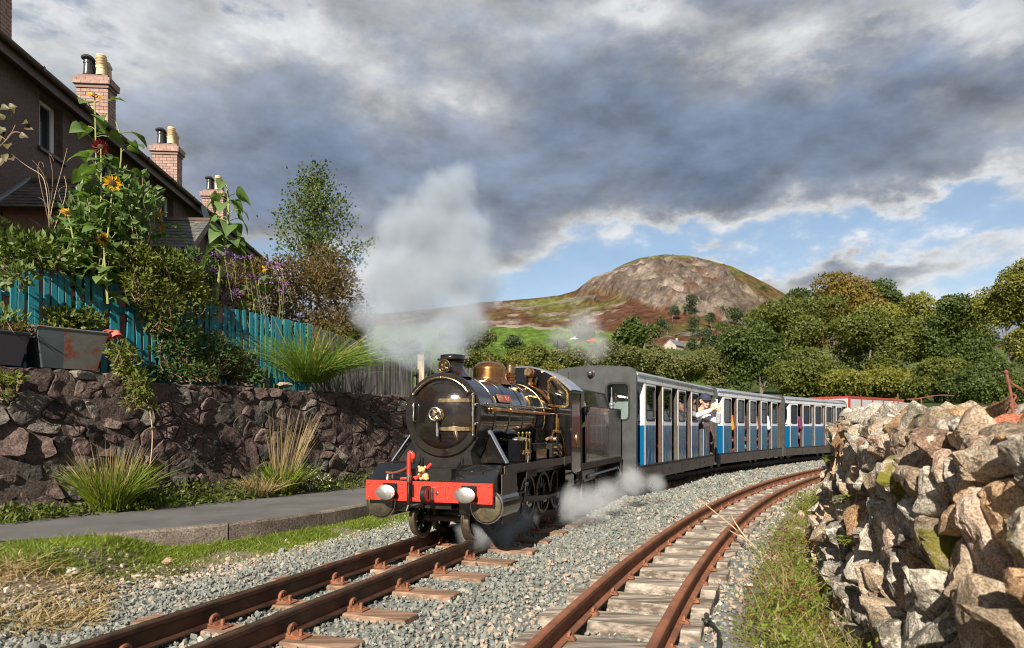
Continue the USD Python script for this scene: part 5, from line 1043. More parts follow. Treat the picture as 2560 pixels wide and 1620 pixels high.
# the path runs between the kerb and the wall
kx = KERB; base = np.array([WALL0 + WD * max(0, (p - WALL0) @ WD) for p in kx]); base = base + WN * .36
rows = 10; tt = np.linspace(0, 1, rows)[:, None, None]
pv = kx[None] * (1 - tt) + base[None] * tt
pz = np.full(pv.shape[:2] + (1,), -.015) + .012 * np.sin(tt * PI) + .006 * (fbm(np.dstack([pv * 1.5, 0 * pv[..., :1]]), 3, 2)[..., None] - .5)
pv = np.dstack([pv, pz]); ii = np.arange(rows - 1)[:, None] * len(kx) + np.arange(len(kx) - 1)[None]
obj('path', (pv.reshape(-1, 3), np.stack([ii, ii + len(kx), ii + len(kx) + 1, ii + 1], -1).reshape(-1, 4)), pathm, smooth=True, kind='structure', label='grey asphalt path between the kerb and the retaining wall', cat='path')
bq_ = np.array([WALL0 + WD * q for q in np.linspace(2.0, 10.8, 60)]); bv = np.concatenate([np.column_stack([bq_ + WN * e, np.full(60, z_)]) for e, z_ in ((-.04, .03), (.15, .015), (.30, -.002), (.40, -.030))]); bi = np.arange(59); bf = np.concatenate([np.stack([bi + a * 60, bi + (a + 1) * 60, bi + (a + 1) * 60 + 1, bi + a * 60 + 1], 1) for a in range(3)])
bv[:, 2] += .014 * (fbm(bv * 5, 3, 7) - .5)
obj('border_soil', (bv, bf), plain('border_soil_brown', (.085, .062, .042), .95, col2=(.075, .08, .03), scale=9.0, bump=.012, bscale=50.0), smooth=True, kind='structure', label='strip of soil between the asphalt path and the retaining wall', cat='soil')
kerbm = stonemat('kerb_stone', [(.045, .033, .026), (.095, .074, .060), (.15, .122, .10), (.24, .205, .17)], scale=6.0, bump=.004)
kb = thing('kerb', 'low stone kerb edging the asphalt path', 'kerb', kind=None)
cum = np.r_[0, np.cumsum(np.linalg.norm(np.diff(kx, axis=0), axis=1))]
def kerb_at(s_): return np.array([np.interp(s_, cum, kx[:, 0]), np.interp(s_, cum, kx[:, 1]), 0])
s_ = 1.72
while s_ < cum[-1] - 1:
    L_ = 0.92; pts = np.array([kerb_at(q) for q in np.linspace(s_ + .004, s_ + L_ - .004, 7)])
    z1_ = .0 + rs.uniform(-.004, .004)
    v, f = sweep(pts, [(.0, -.30), (.075, -.30), (.078, z1_ - .018), (.066, z1_ - .004), (.055, z1_), (.0, z1_)])
    c0 = np.arange(6); e0 = c0; e1 = len(v) - 6 + c0
    f = np.vstack([f, [[e0[0], e0[q], e0[q + 1]] for q in range(1, 5)], [[e1[0], e1[q + 1], e1[q]] for q in range(1, 5)]])
    obj('kerb_stone', (v + .010 * (fbm(v * 9, 3, 4)[:, None] - .5), f), kerbm, kb); s_ += L_

# ------------------------------------------------------------------ fences
F3_ = lambda s, z, d=-.45: W3(s, z, d)
teal = mat('teal_paint', {'tc': ('geometry', {}), 'mp': ('mapping', {'scale': (9, 9, 1.6)}), 'nz': ('noise_texture', {'scale': 3.0, 'detail': 8.0, 'roughness': .7}), 'g': ('geometry', {}), 'ad': ('math', {'math_type': 'multiply_add', 'value2': .16}),
    'rp': ('rgb_ramp', {'ramp': [(.30, (.001, .065, .085)), (.48, (.002, .125, .155)), (.64, (.01, .17, .20)), (.74, (.20, .27, .26))]}), 'p': ('principled_bsdf', {'roughness': .55}), 'b': ('bump', {'strength': 1.0, 'distance': .002})},
    [('tc.position', 'mp.vector'), ('mp.vector', 'nz.vector'), ('g.random_per_island', 'ad.value1'), ('nz.fac', 'ad.value3'), ('ad.value', 'rp.fac'), ('rp.color', 'p.base_color'), ('nz.fac', 'b.height'), ('b.normal', 'p.normal')])
greyw = wood('grey_fence_timber', [(.045, .042, .04), (.105, .098, .09), (.17, .16, .145), (.26, .245, .22)], scale=16.0, axis='z', rough=.85)
tf = thing('picket_fence', 'teal painted picket fence on top of the retaining wall', 'fence')
def board(s, w, z0, z1, th, lean, d=-.45, pointed=False):
    m_ = box(-w / 2, w / 2, -th / 2, th / 2, z0, z1, .003)
    m_ = rot(m_, (0, 1, 0), lean, (0, 0, z0)); m_ = rot(m_, (0, 0, 1), math.degrees(math.atan2(WD[1], WD[0])))
    return move(m_, (*(WALL0 + WD * s + WN * d), 0))
s_ = 2.6
while s_ < 8.52:
    zt = 2.335 - .042 * (s_ - 5) + rs.normal(0, .018)
    obj('paling', board(s_, rs.uniform(.044, .056), 1.26, zt, .018, rs.normal(0, 1.4)), teal, tf); s_ += .074 + rs.normal(0, .004)
for z_ in (1.48, 2.08): obj('fence_rail', hull([F3_(2.5, z_, -.500), F3_(2.5, z_ + .07, -.500), F3_(2.5, z_, -.465), F3_(2.5, z_ + .07, -.465), F3_(8.55, z_ - .14, -.500), F3_(8.55, z_ - .07, -.500), F3_(8.55, z_ - .14, -.465), F3_(8.55, z_ - .07, -.465)]), teal, tf)
for q in (2.7, 4.6, 6.5, 8.4): obj('fence_post', board(q, .08, 1.0, 2.2, .08, 0, -.55), teal, tf)
gf_ = thing('board_fence', 'weathered grey board fence beyond the teal pickets', 'fence')
s_ = 8.57
while s_ < 10.55:
    zt = 2.17 - .165 * (s_ - 8.55) + rs.normal(0, .008)
    obj('fence_board', board(s_, .048, 1.20, zt, .018, rs.normal(0, .5)), greyw, gf_); s_ += .056
for z_ in (1.42, 1.78): obj('fence_rail', hull([F3_(8.56, z_, q) for q in (-.50, -.465)] + [F3_(8.56, z_ + .07, q) for q in (-.50, -.465)] + [F3_(10.55, z_ - .13, q) for q in (-.50, -.465)] + [F3_(10.55, z_ - .06, q) for q in (-.50, -.465)]), greyw, gf_)
fb = thing('board_fence', 'second grey board fence behind the locomotive chimney, past the pale timber post', 'fence')
for k in range(26):
    p = px(1072, 900, 11.9) + np.array([.058, .045, 0]) * k
    obj('fence_board', move(rot(box(-.025, .025, -.009, .009, 1.0, 1.94 - .006 * k + rs.normal(0, .01)), (0, 0, 1), 38), (p[0], p[1], 0)), greyw, fb)
obj('fence_rail', hull([px(1072, 900, 11.93) * [1, 1, 0] + [0, 0, z_] for z_ in (1.6, 1.68)] + [px(1072, 900, 11.97) * [1, 1, 0] + [0, 0, z_] for z_ in (1.6, 1.68)] + [(px(1072, 900, 11.93) + np.array([.058, .045, 0]) * 26) * [1, 1, 0] + [0, 0, z_] for z_ in (1.52, 1.6)] + [(px(1072, 900, 11.97) + np.array([.058, .045, 0]) * 26) * [1, 1, 0] + [0, 0, z_] for z_ in (1.52, 1.6)]), greyw, fb)
pp = px(1053, 900, 11.2); pst = thing('timber_post', 'pale bare timber post between the two grey board fences', 'post')
obj('post', move(box(-.055, .055, -.05, .05, .8, 1.98, .006), (pp[0], pp[1], 0)), wood('pale_post_timber', [(.20, .16, .11), (.42, .34, .24), (.56, .48, .36)], axis='z', scale=18.0), pst)
obj('post_cap', move(box(-.06, .06, -.055, .055, 1.981, 2.0, .004), (pp[0], pp[1], 0)), greyw, pst)

# ------------------------------------------------------------------ the terraced house
HS = (-6.88, 4.0, 1.25); HR = 4.3
hs_ = thing('terraced_house', 'long brown roughcast terraced house with pink brick chimneys at the left', 'house', HS, HR)
hd = math.radians(HR)
def h_local(u, plane_x=0.0):
    """Distance along the house front (local y) on the plane x = plane_x for a survey bearing."""
    k = (u - 1280) / 1702.5; c, s = math.cos(hd), math.sin(hd)
    # world x = HS0 + c*px - s*t ; y = HS1 + s*px + c*t
    return (k * (HS[1] + s * plane_x) - HS[0] - c * plane_x) / (-s - k * c)
def h_z(v, t, plane_x=0.0): return H + (1067.5 - v) / 1702.5 * (HS[1] + math.sin(hd) * plane_x + math.cos(hd) * t) - HS[2]
render_w = plain('roughcast_brown', (.155, .105, .092), .95, col2=(.105, .072, .066), scale=26.0, bump=.03, bscale=60.0)
fasc = plain('brown_fascia', (.085, .052, .036), .5, col2=(.06, .038, .028), scale=4.0)
upvc = plain('white_window_frame', (.78, .78, .77), .35)
darkpane = plain('dark_pane', (.012, .014, .016), .05, spec=.7)
EAVE = 4.93; LEN_H = 18.35
wins = []
for u0, u1, nm in ((99, 140, 0), (255, 275, 1), (404, 423, 2)):
    t0, t1 = h_local(u0), h_local(u1); wins.append((t0, max(t1, t0 + .62)))
wins.append((wins[2][0] + 3.4, wins[2][0] + 4.02))
holes = [sbox(a_, 3.92, b_, 4.76) for a_, b_ in wins]
wl = sbox(-3.0, -.2, LEN_H, EAVE)
for h_ in holes: wl = wl.difference(h_)
wallp = obj('wall', prism(wl, (-.30, 0, 0), (0, 1, 0), (0, 0, 1), .30), render_w, hs_)
obj('gable_wall', cat([prism([(-7.0, -.2), (-.301, -.2), (-.301, EAVE), (-3.6, EAVE + 2.35), (-7.0, EAVE)], (0, LEN_H, 0), (1, 0, 0), (0, 0, 1), .3), box(-7.0, -6.7, -3, LEN_H - .31, -.2, EAVE)]), render_w, hs_)
for a_, b_ in wins:
    w_ = obj('window', cat([box(-.20, -.14, a_, a_ + .085, 3.92, 4.76), box(-.20, -.14, b_ - .085, b_, 3.92, 4.76), box(-.20, -.14, a_ + .056, b_ - .056, 3.92, 3.975), box(-.20, -.14, a_ + .056, b_ - .056, 4.705, 4.76), box(-.195, -.135, a_ + .19, a_ + .24, 3.976, 4.704), box(-.19, -.138, a_ + .056, a_ + .189, 4.44, 4.48)]), upvc, hs_)
    obj('pane', box(-.175, -.168, a_ + .05, b_ - .05, 3.97, 4.71), darkpane, w_)
    obj('sill', box(-.14, .05, a_ - .06, b_ + .06, 3.86, 3.919, .005), fasc, w_)
    obj('lintel', box(-.12, -.002, a_, b_, 4.7605, 4.80), fasc, w_)
rt = math.tan(math.radians(35))
roof_m = plain('roof_slate', (.10, .10, .11), .6, col2=(.07, .07, .075), scale=3.0)
rf = obj('roof', prism([(.26, EAVE + .0), (.26, EAVE + .05), (-3.6, EAVE + .05 + 3.86 * rt), (-7.3, EAVE + .05), (-7.3, EAVE), (-3.6, EAVE + 3.86 * rt - .03)], (0, LEN_H + .15, 0), (1, 0, 0), (0, 0, 1), LEN_H + 3.15), roof_m, hs_)
obj('fascia', cat([box(.20, .235, -3, LEN_H + .12, EAVE - .19, EAVE - .002), box(-.02, .199, -3, LEN_H + .12, EAVE - .10, EAVE - .085)]), fasc, hs_)
gut = [(.24 + .055 + .055 * math.cos(a_), EAVE - .01 + .055 * math.sin(a_)) for a_ in np.linspace(PI, 2 * PI, 10)]
gut = gut + [(.24 + .055 + .048 * math.cos(a_), EAVE - .006 + .048 * math.sin(a_)) for a_ in np.linspace(2 * PI, PI, 10)]
gu = obj('gutter', prism(gut, (0, LEN_H + .1, 0), (1, 0, 0), (0, 0, 1), LEN_H + 3.1), fasc, hs_)
for t_ in np.arange(.4, LEN_H, 1.15): obj('gutter_bracket', box(.236, .356, t_, t_ + .05, EAVE - .071, EAVE + .005), plain('bracket_brown', (.06, .04, .03), .5), gu)
obj('downpipe', cat([cyl((.06, 16.2, 0), (.06, 16.2, EAVE - .3), .035, n=12), tube(spline([(.06, 16.2, EAVE - .32), (.12, 16.2, EAVE - .2), (.27, 16.2, EAVE - .06)], 8), .035, 10)]), plain('downpipe_grey', (.14, .14, .14), .5), hs_, smooth=40)
td = h_local(471); dish_ = move(rot(scl(lathe([(.0005, 0), (.12, .012), (.24, .05), (.25, .06), (.23, .055), (.12, .03), (.0005, .02)], (0, 0, 0), (0, 0, 1), 28), (.9, 1.05, 1)), (0, 1, 0), 78), (.35, td, h_z(536, td)))
ds = obj('satellite_dish', dish_, plain('dish_grey', (.12, .13, .14), .5), hs_, smooth=40); obj('dish_arm', cyl((.0, td, h_z(536, td) - .1), (.36, td, h_z(536, td)), .018, n=8), fasc, ds)
# chimneys
bricks_m = [plain(f'pink_brick_{"abc"[k]}', c_, .85, col2=tuple(.75 * q for q in c_), scale=14.0) for k, c_ in enumerate([(.30, .185, .15), (.275, .165, .13), (.33, .21, .17)])]
brmort = plain('brick_mortar', (.19, .12, .10), .9)
potb = plain('black_pot', (.03, .03, .032), .35, coat=.3); potc = plain('buff_pot', (.55, .44, .27), .6, col2=(.45, .34, .2), scale=10.0); pott = plain('terracotta_pot', (.42, .13, .06), .7)
def chimney(t, x1, zt, full=True):
    wd, dp, z0 = .62, .32, EAVE + .35
    xa = x1 - wd
    core = obj('chimney', cat([box(xa + .012, x1 - .012, t + .012, t + dp - .012, z0 - .6, zt - .02), box(xa - .02, x1 + .02, t - .02, t + dp + .02, zt - .30, zt - .235), box(xa - .055, x1 + .055, t - .055, t + dp + .055, zt - .234, zt - .10), hull([(xa - .03, t - .03, zt - .10), (x1 + .03, t - .03, zt - .10), (xa - .03, t + dp + .03, zt - .10), (x1 + .03, t + dp + .03, zt - .10), (xa + .05, t + .05, zt), (x1 - .05, t + .05, zt), (xa + .05, t + dp - .05, zt), (x1 - .05, t + dp - .05, zt)])]), brmort, hs_)
    rest = []
    ch_ = .0725; nb = int((zt - .31 - z0) / ch_)
    for c_ in range(-2, nb):
        z_ = zt - .31 - (c_ + 1) * ch_ if c_ >= 0 else (zt - .228 if c_ == -1 else zt - .165)
        ex_ = 0 if c_ >= 0 else .058
        L_ = .18; off = 0 if c_ % 2 else -.09
        def put(m_, show):
            if show and full: obj('brick', m_, bricks_m[rs.integers(3)], core)
            else: rest.append(m_)
        x_ = xa - ex_ + off
        while x_ < x1 + ex_:
            a_, b_ = max(x_, xa - ex_), min(x_ + L_ - .009, x1 + ex_)
            if b_ - a_ > .025: put(box(a_, b_, t - ex_ - rs.uniform(.001, .005), t + .05 - ex_, z_, z_ + ch_ - .009), True)
            x_ += L_
        y_ = t - ex_ + .052 + (off * .5)
        while y_ < t + dp + ex_:
            a_, b_ = max(y_, t - ex_ + .052), min(y_ + L_ - .009, t + dp + ex_)
            if b_ - a_ > .025: put(box(x1 + ex_ - .05, x1 + ex_ + rs.uniform(.001, .005), a_, b_, z_, z_ + ch_ - .009), True)
            y_ += L_
        rest.append(box(xa - ex_ - .003, xa - ex_ + .05, t - ex_ + .052, t + dp + ex_ - .052, z_, z_ + ch_ - .009)); rest.append(box(xa - ex_ + .052, x1 + ex_ - .052, t + dp + ex_ - .05, t + dp + ex_ + .003, z_, z_ + ch_ - .009))
    obj('brickwork', cat(rest), bricks_m[0], core, kind='stuff')
    zb = zt - .01
    for yy in (t + .10, t + .27):
        obj('chimney_pot', lathe([(.10, zb), (.085, zb + .06), (.075, zb + .24), (.085, zb + .25), (.085, zb + .28), (.072, zb + .285), (.07, zb + .34), (.12, zb + .345), (.128, zb + .37), (.09, zb + .41), (.0005, zb + .425)], (xa + .17, yy, 0), ZA, 24), potb, core, smooth=35)
    lp = [(.11, zb), (.10, zb + .02), (.095, zb + .14), (.102, zb + .145), (.102, zb + .165)]
    for q in range(4): lp += [(.105, zb + .18 + .055 * q), (.112, zb + .195 + .055 * q), (.085, zb + .198 + .055 * q), (.085, zb + .215 + .055 * q)]
    lp += [(.10, zb + .41), (.09, zb + .435), (.06, zb + .44)]
    obj('chimney_pot', lathe(lp, (xa + .44, t + .10, 0), ZA, 24), potc, core, smooth=25)
    obj('chimney_pot', lathe([(.10, zb), (.085, zb + .03), (.08, zb + .24), (.095, zb + .25), (.09, zb + .30), (.07, zb + .32), (.05, zb + .38)], (xa + .47, t + .28, 0), ZA, 20), potc if full else pott, core, smooth=30)
YC = 14.2
for k, yw in enumerate((YC * .765, YC, YC * 1.2417, YC * 1.481)):
    tt_ = (yw - HS[1]) / math.cos(hd) - .06
    zt = H + 876 * YC / 1702.5 - HS[2]
    xr = (( (266 - 1280) / 1702.5 * YC) - HS[0] + math.sin(hd) * (YC - HS[1])) + .15
    chimney(tt_, xr - .055, zt, full=(k in (1, 2)))
# porches
slm_ = [plain(f'porch_slate_{"abc"[k]}', c_, .55, col2=tuple(q * .7 for q in c_), scale=9.0, bump=.002) for k, c_ in enumerate([(.115, .105, .090), (.085, .085, .082), (.15, .13, .10)])]
lead = plain('lead_flashing', (.22, .23, .25), .5)
porchwall = plain('porch_render', (.36, .20, .15), .9, col2=(.28, .15, .11), scale=5.0, bump=.006, bscale=90.0)
for t_, zr, hw_, proj in ((h_local(70), h_z(452, h_local(70)), .62, 1.35), (h_local(341), h_z(546, h_local(341)), .80, 1.43)):
    ze = zr - hw_ * .95; sl = math.atan2(zr - ze, hw_ + .12)
    po = obj('porch', cat([box(.0, proj - .15, t_ - hw_ + .05, t_ - hw_ + .15, -.1, ze), box(proj - .25, proj - .151, t_ - hw_ + .151, t_ - hw_ + .35, -.1, ze), box(.0, proj - .15, t_ + hw_ - .15, t_ + hw_ - .05, -.1, ze)]), porchwall, hs_)
    obj('porch_gable', prism([(t_ - hw_, ze - .02), (t_ + hw_, ze - .02), (t_, zr - .03)], (proj - .20, 0, 0), (0, 1, 0), (0, 0, 1), .06), render_w, po)
    L_ = math.hypot(hw_ + .12, (zr - ze) * (hw_ + .12) / hw_)
    for sg in (-1, 1):
        d_ = np.array([0, sg * math.cos(sl), -math.sin(sl)]); n_ = np.array([0, sg * math.sin(sl), math.cos(sl)]); o_ = np.array([0, t_, zr])
        V = [o_ + d_ * a_ + n_ * b_ + np.array([x_, 0, 0]) for x_ in (.0, proj) for a_ in (0, L_) for b_ in (-.04, -.001)]
        obj('porch_roof', hull(V), fasc, po); rows_ = 9; cw = .145; rest = []
        for r_ in range(rows_):
            a0 = L_ * r_ / rows_; a1 = a0 + L_ / rows_ * 1.35; x_ = .02 - (r_ % 2) * cw / 2
            while x_ < proj + .02:
                xa_, xb_ = max(x_ + .003, .01), min(x_ + cw - .003 + rs.uniform(-.002, .002), proj + .03)
                if xb_ - xa_ > .03:
                    th = .014 + rs.uniform(0, .005); e_ = rs.uniform(-.006, .010)
                    m_ = hull([o_ + d_ * (a1 + e_) + n_ * (th + .004) + [xa_, 0, 0], o_ + d_ * (a1 + e_) + n_ * (th + .004) + [xb_, 0, 0], o_ + d_ * a0 + n_ * .001 + [xa_, 0, 0], o_ + d_ * a0 + n_ * .001 + [xb_, 0, 0], o_ + d_ * (a1 + e_) + n_ * (th - .007) + [xa_, 0, 0], o_ + d_ * (a1 + e_) + n_ * (th - .007) + [xb_, 0, 0], o_ + d_ * a0 + n_ * .007 + [xa_, 0, 0], o_ + d_ * a0 + n_ * .007 + [xb_, 0, 0]])
                    if sg < 0: obj('slate', m_, slm_[rs.choice([0, 0, 1, 2])], po)
                    else: rest.append(m_)
                x_ += cw
        if rest: obj('slates', cat(rest), slm_[1], po, kind='stuff')
        obj('flashing', hull([o_ + d_ * a_ + n_ * b_ + np.array([x_, 0, 0]) for x_ in (.001, .05) for a_ in (0, L_) for b_ in (.018, .05)]), lead, po)
        obj('barge_board', hull([o_ + d_ * a_ + n_ * b_ + np.array([x_, 0, 0]) for x_ in (proj + .0, proj + .02) for a_ in (.0, L_ + .02) for b_ in (-.12, -.003)]), fasc, po)
    for q in range(3): obj('ridge_tile', prism([(t_ - .10, zr - .045), (t_, zr + .045), (t_ + .10, zr - .045), (t_ + .08, zr - .05), (t_, zr + .03), (t_ - .08, zr - .05)], (.02 + q * (proj + .02) / 3, 0, 0), (0, 1, 0), (0, 0, 1), (proj + .02) / 3 - .008), fasc, po)
    obj('porch_door', box(.002, .04, t_ - .35, t_ + .35, .0, 2.0), plain('dark_red_door', (.09, .015, .015), .4), po)
    for sg in (-1, 1): obj('porch_post', box(proj - .15, proj - .06, t_ + sg * (hw_ - .1) - .045, t_ + sg * (hw_ - .1) + .045, 0, ze), plain('dark_red_door', (.09, .015, .015), .4), po)

# ------------------------------------------------------------------ garden plants
G_SUN = leafmat('sunflower_leaf', [(.075, .125, .035), (.13, .20, .055), (.19, .27, .085), (.28, .36, .14)], scale=2.0, spec=.5, rough=.42)
G_HON = leafmat('honeysuckle_leaf', [(.055, .075, .012), (.15, .17, .022), (.29, .30, .035), (.48, .46, .07)], scale=3.0)
G_PALE = leafmat('pale_shrub_leaf', [(.08, .11, .03), (.18, .23, .06), (.33, .37, .11), (.48, .48, .20)], scale=3.0)
G_BRN = leafmat('brownish_shrub_leaf', [(.06, .040, .018), (.14, .095, .034), (.15, .155, .040), (.28, .18, .060), (.36, .24, .09)], scale=2.5)
G_BIR = leafmat('birch_leaf', [(.05, .075, .016), (.10, .135, .028), (.19, .21, .04), (.30, .26, .06)], scale=1.5)
G_DRK = leafmat('dark_leaf', [(.03, .055, .013), (.07, .115, .026), (.13, .18, .038), (.22, .25, .06)], scale=3.0)
G_GRASS = leafmat('grass_blade', [(.10, .14, .016), (.19, .24, .026), (.29, .32, .036), (.40, .37, .08)], scale=2.0, rough=.55)
G_ORN = leafmat('arching_grass', [(0.078, 0.130, 0.016), (0.156, 0.221, 0.029), (0.260, 0.312, 0.046), (0.416, 0.403, 0.091)], scale=2.0)
G_DRY = leafmat('dry_grass', [(.20, .14, .06), (.36, .27, .13), (.50, .39, .20), (.58, .48, .27)], scale=2.0, trans=.2)
G_WEED = leafmat('weed_leaf', [(.09, .12, .016), (.19, .22, .028), (.30, .29, .04), (.38, .33, .08)], scale=4.0)
stem_g = plain('green_stem', (.17, .21, .05), .6, col2=(.25, .24, .09), scale=8.0)
stem_b = plain('brown_stem', (.13, .075, .045), .8, col2=(.22, .14, .09), scale=12.0)
stem_p = plain('pale_dry_stem', (.42, .30, .19), .85)
bark = plain('bark_grey_brown', (.075, .06, .048), .9, col2=(.14, .12, .10), scale=8.0, bump=.01, bscale=20.0)
petal_y = leafmat('yellow_petal', [(.70, .36, .01), (.80, .50, .015), (.82, .58, .03)], trans=.4)
petal_o = leafmat('orange_petal', [(.70, .22, .01), (.80, .36, .01)], trans=.4); petal_r = leafmat('dark_red_petal', [(.12, .006, .006), (.22, .012, .008)], trans=.3)
disc_m = plain('flower_disc', (.06, .03, .01), .9, bump=.004, bscale=200.0); purple = leafmat('purple_flower', [(.16, .05, .24), (.30, .12, .38), (.40, .20, .46)], trans=.3)
whitefl = leafmat('white_flower', [(.6, .62, .58), (.72, .73, .68)], trans=.3)

def bigleaf(p, d, up, L, droop, r):
    """A heart-shaped leaf: two columns either side of a midrib, drooping towards the tip."""
    d = d / np.linalg.norm(d); s = np.cross(d, up); s /= np.linalg.norm(s); n = np.cross(s, d)
    T = np.array([0, .10, .28, .5, .74, .92, 1.0]); Wd = np.array([.04, .34, .46, .41, .25, .08, 0]) * r.uniform(.85, 1.1); V = []; tw = r.normal(0, .12)
    for t, w in zip(T, Wd):
        c = p + d * L * (t - .12 * droop * t * t) - np.array([0, 0, 1.0]) * L * droop * .62 * t * t + n * L * .05 * math.sin(3 * t)
        wv = .055 * math.sin(9 * t + tw * 20)
        V += [c - s * L * w + n * L * (w * .28 + wv * w * 2), c - s * L * w * .5 + n * L * w * .22, c, c + s * L * w * .5 + n * L * w * .22, c + s * L * w + n * L * (w * .28 - wv * w * 2)]
    F = []
    for a in range(6):
        for b in range(4): F += [[a * 5 + b, a * 5 + b + 1, a * 5 + b + 6], [a * 5 + b, a * 5 + b + 6, a * 5 + b + 5]]
    return np.array(V), np.array(F)
def flower(parent, c, face, R_, pm, r, n=22):
    face = np.asarray(face, float) / np.linalg.norm(face); a, b, _ = frame_of(face); P = []
    fl = obj('flower_head', lathe([(R_ * .36, -.02), (R_ * .45, 0), (R_ * .3, .012), (.0005, .016)], c, face, 14), disc_m, parent)
    cc, dd = [], []
    for k in range(n):
        t = 2 * PI * k / n + r.normal(0, .08); q = a * math.cos(t) + b * math.sin(t); cc.append(c + q * R_ * .36); dd.append(q * 1 + face * r.normal(.05, .22))
    obj('petals', leafset(np.array(cc), np.array(dd), R_ * .85 * r.uniform(.85, 1.15, n), up=np.tile(face, (n, 1)), width=.38, seed=int(r.integers(1e6))), pm, fl)
def sunflower(name, label, pts, y, nl, L, r, head=None, droop=.7, lo=.25, thick=.014, mat_=None, group=None):
    P3 = np.array([px(u, v, y + dy) for u, v, dy in [(*p, 0)[:3] if len(p) == 2 else p for p in pts]])
    path = spline(P3, 30); t = thing(name, label, 'plant', P3[0], 0, group); o = P3[0]
    obj('stem', tube(path - o, np.linspace(thick, thick * .5, 30), 7), stem_g, t, smooth=50); st = []
    for k in range(nl):
        q = lo + (1 - lo) * (k + r.uniform(-.3, .3)) / nl; q = min(max(q, 0), .99); p = path[int(q * 29)] - o
        az_ = k * 2.4 + r.normal(0, .4); d = np.array([math.cos(az_), math.sin(az_), r.uniform(.15, .6)]); pl = L * r.uniform(.35, .65)
        e = p + d / np.linalg.norm(d) * pl; st.append(tube([p, p + (e - p) * .5 + [0, 0, .01], e], .0042, 5))
        d2 = np.array([d[0], d[1], r.uniform(-.35, .25)])
        obj('leaf', bigleaf(e, d2, np.array([0, 0, 1.0]) + .35 * r.normal(size=3), L * r.uniform(.7, 1.15) * (1.1 - .35 * q), droop * r.uniform(.6, 1.3), r), mat_ or G_SUN, t, smooth=True)
    if st: obj('leaf_stalks', cat(st), stem_g, t, kind='stuff')
    if head: flower(t, path[-1] - o, head[0], head[1], head[2], r)
    return t
def shrub(name, label, lumps, lsize, mat_, seed, width=.55, stems=0, stem_mat=None, cat_='shrub', group=None, up=.25):
    """Leaves spread through overlapping clumps. lumps: (u, v, radius u, radius v, depth, depth radius, leaves)."""
    r = np.random.default_rng(seed); C, D = [], []; base = None; stp = []
    for u, v, ru, rv, y, ry, n in lumps:
        c = px(u, v, y); s = np.array([ru / 1702.5 * y, ry, rv / 1702.5 * y])
        q = r.normal(size=(n, 3)); q /= np.linalg.norm(q, axis=1, keepdims=True); rad = r.random((n, 1)) ** .45
        rad *= .72 + .5 * fbm(q * 1.7 + seed, 3, seed)[:, None]
        C.append(c + q * rad * s); D.append(q + r.normal(size=(n, 3)) * .6 + [0, 0, up])
        for _ in range(stems):
            k = r.integers(n); e = C[-1][k]; b = np.array([c[0] + r.normal(0, s[0] * .3), c[1] + r.normal(0, .05), c[2] - s[2]]); stp.append(tube(spline([b, (b + e) / 2 + r.normal(0, .05, 3), e], 8), np.linspace(.006, .002, 8), 5))
        if base is None: base = np.array([c[0], c[1], c[2] - s[2]])
    t = thing(name, label, cat_, base, 0, group)
    C = np.vstack(C); D = np.vstack(D)
    obj('foliage', leafset(C - base, D, lsize * r.uniform(.6, 1.25, len(C)), width=width, seed=seed), mat_, t)
    if stp: obj('stems', move(cat(stp), -base), stem_mat or stem_b, t, kind='stuff')
    return t
def clump(name, label, base, n, L, spread, width, mat_, seed, bend=.5, tilt=(0, 0), rad=.05, cat_='grass clump', extra=None, group=None):
    r = np.random.default_rng(seed); base = np.asarray(base, float); t = thing(name, label, cat_, base, 0, group)
    a = r.uniform(0, 2 * PI, n); b = np.stack([np.cos(a), np.sin(a), 0 * a], 1) * (rad * np.sqrt(r.random(n)))[:, None]
    d = np.stack([np.cos(a) * spread * r.random(n) + tilt[0], np.sin(a) * spread * r.random(n) + tilt[1], np.ones(n)], 1)
    obj('blades', blades(b, d, L * r.uniform(.55, 1.1, n), width, bend * r.uniform(.5, 1.4, n), seed, 4), mat_, t)
    if extra:
        n2, L2, sp2, m2, tl = extra; a = r.uniform(0, 2 * PI, n2); b = np.stack([np.cos(a), np.sin(a), 0 * a], 1) * rad * .6
        d = np.stack([np.cos(a) * sp2 * r.random(n2) + tl[0], np.sin(a) * sp2 * r.random(n2) + tl[1], np.ones(n2)], 1)
        obj('seed_stalks', blades(b, d, L2 * r.uniform(.6, 1.05, n2), width * .8, .18 * r.uniform(.3, 1.6, n2), seed + 1, 4), m2, t)
    return t
yf = lambda u, d=0.0: 9.12 / (.687 - (u - 1280) / 1702.5) + d
rp = np.random.default_rng(88)
# sunflowers by the house
sunflower('sunflower', 'tallest sunflower at the left, its small yellow head in front of the first chimney', [(262, 740), (250, 600), (243, 470), (239, 330), (237, 238)], 7.3, 30, .26, rp, ((.2, -.45, .85), .07, petal_y), lo=.05)
sunflower('sunflower', 'sunflower with a dark red head beside the tallest sunflower', [(248, 745), (250, 600), (253, 470), (252, 368)], 7.15, 20, .23, rp, ((.3, -.8, -.35), .075, petal_r), lo=.1)
sunflower('sunflower', 'leafy sunflower with an unopened bud, right of the tallest one', [(280, 745), (284, 600), (292, 480), (303, 390), (290, 305)], 7.45, 22, .27, rp, None, lo=.1)
sunflower('sunflower', 'sunflower with a broad yellow head below the dark red one', [(236, 750), (262, 640), (275, 540), (282, 458)], 7.05, 14, .19, rp, ((.7, -.6, .0), .078, petal_y), lo=.1)
sunflower('sunflower', 'sunflower with a drooping orange head in front of the second porch', [(402, 720), (410, 650), (414, 590), (402, 552)], 7.9, 12, .21, rp, ((-.8, -.5, -.1), .12, petal_o), lo=.25)
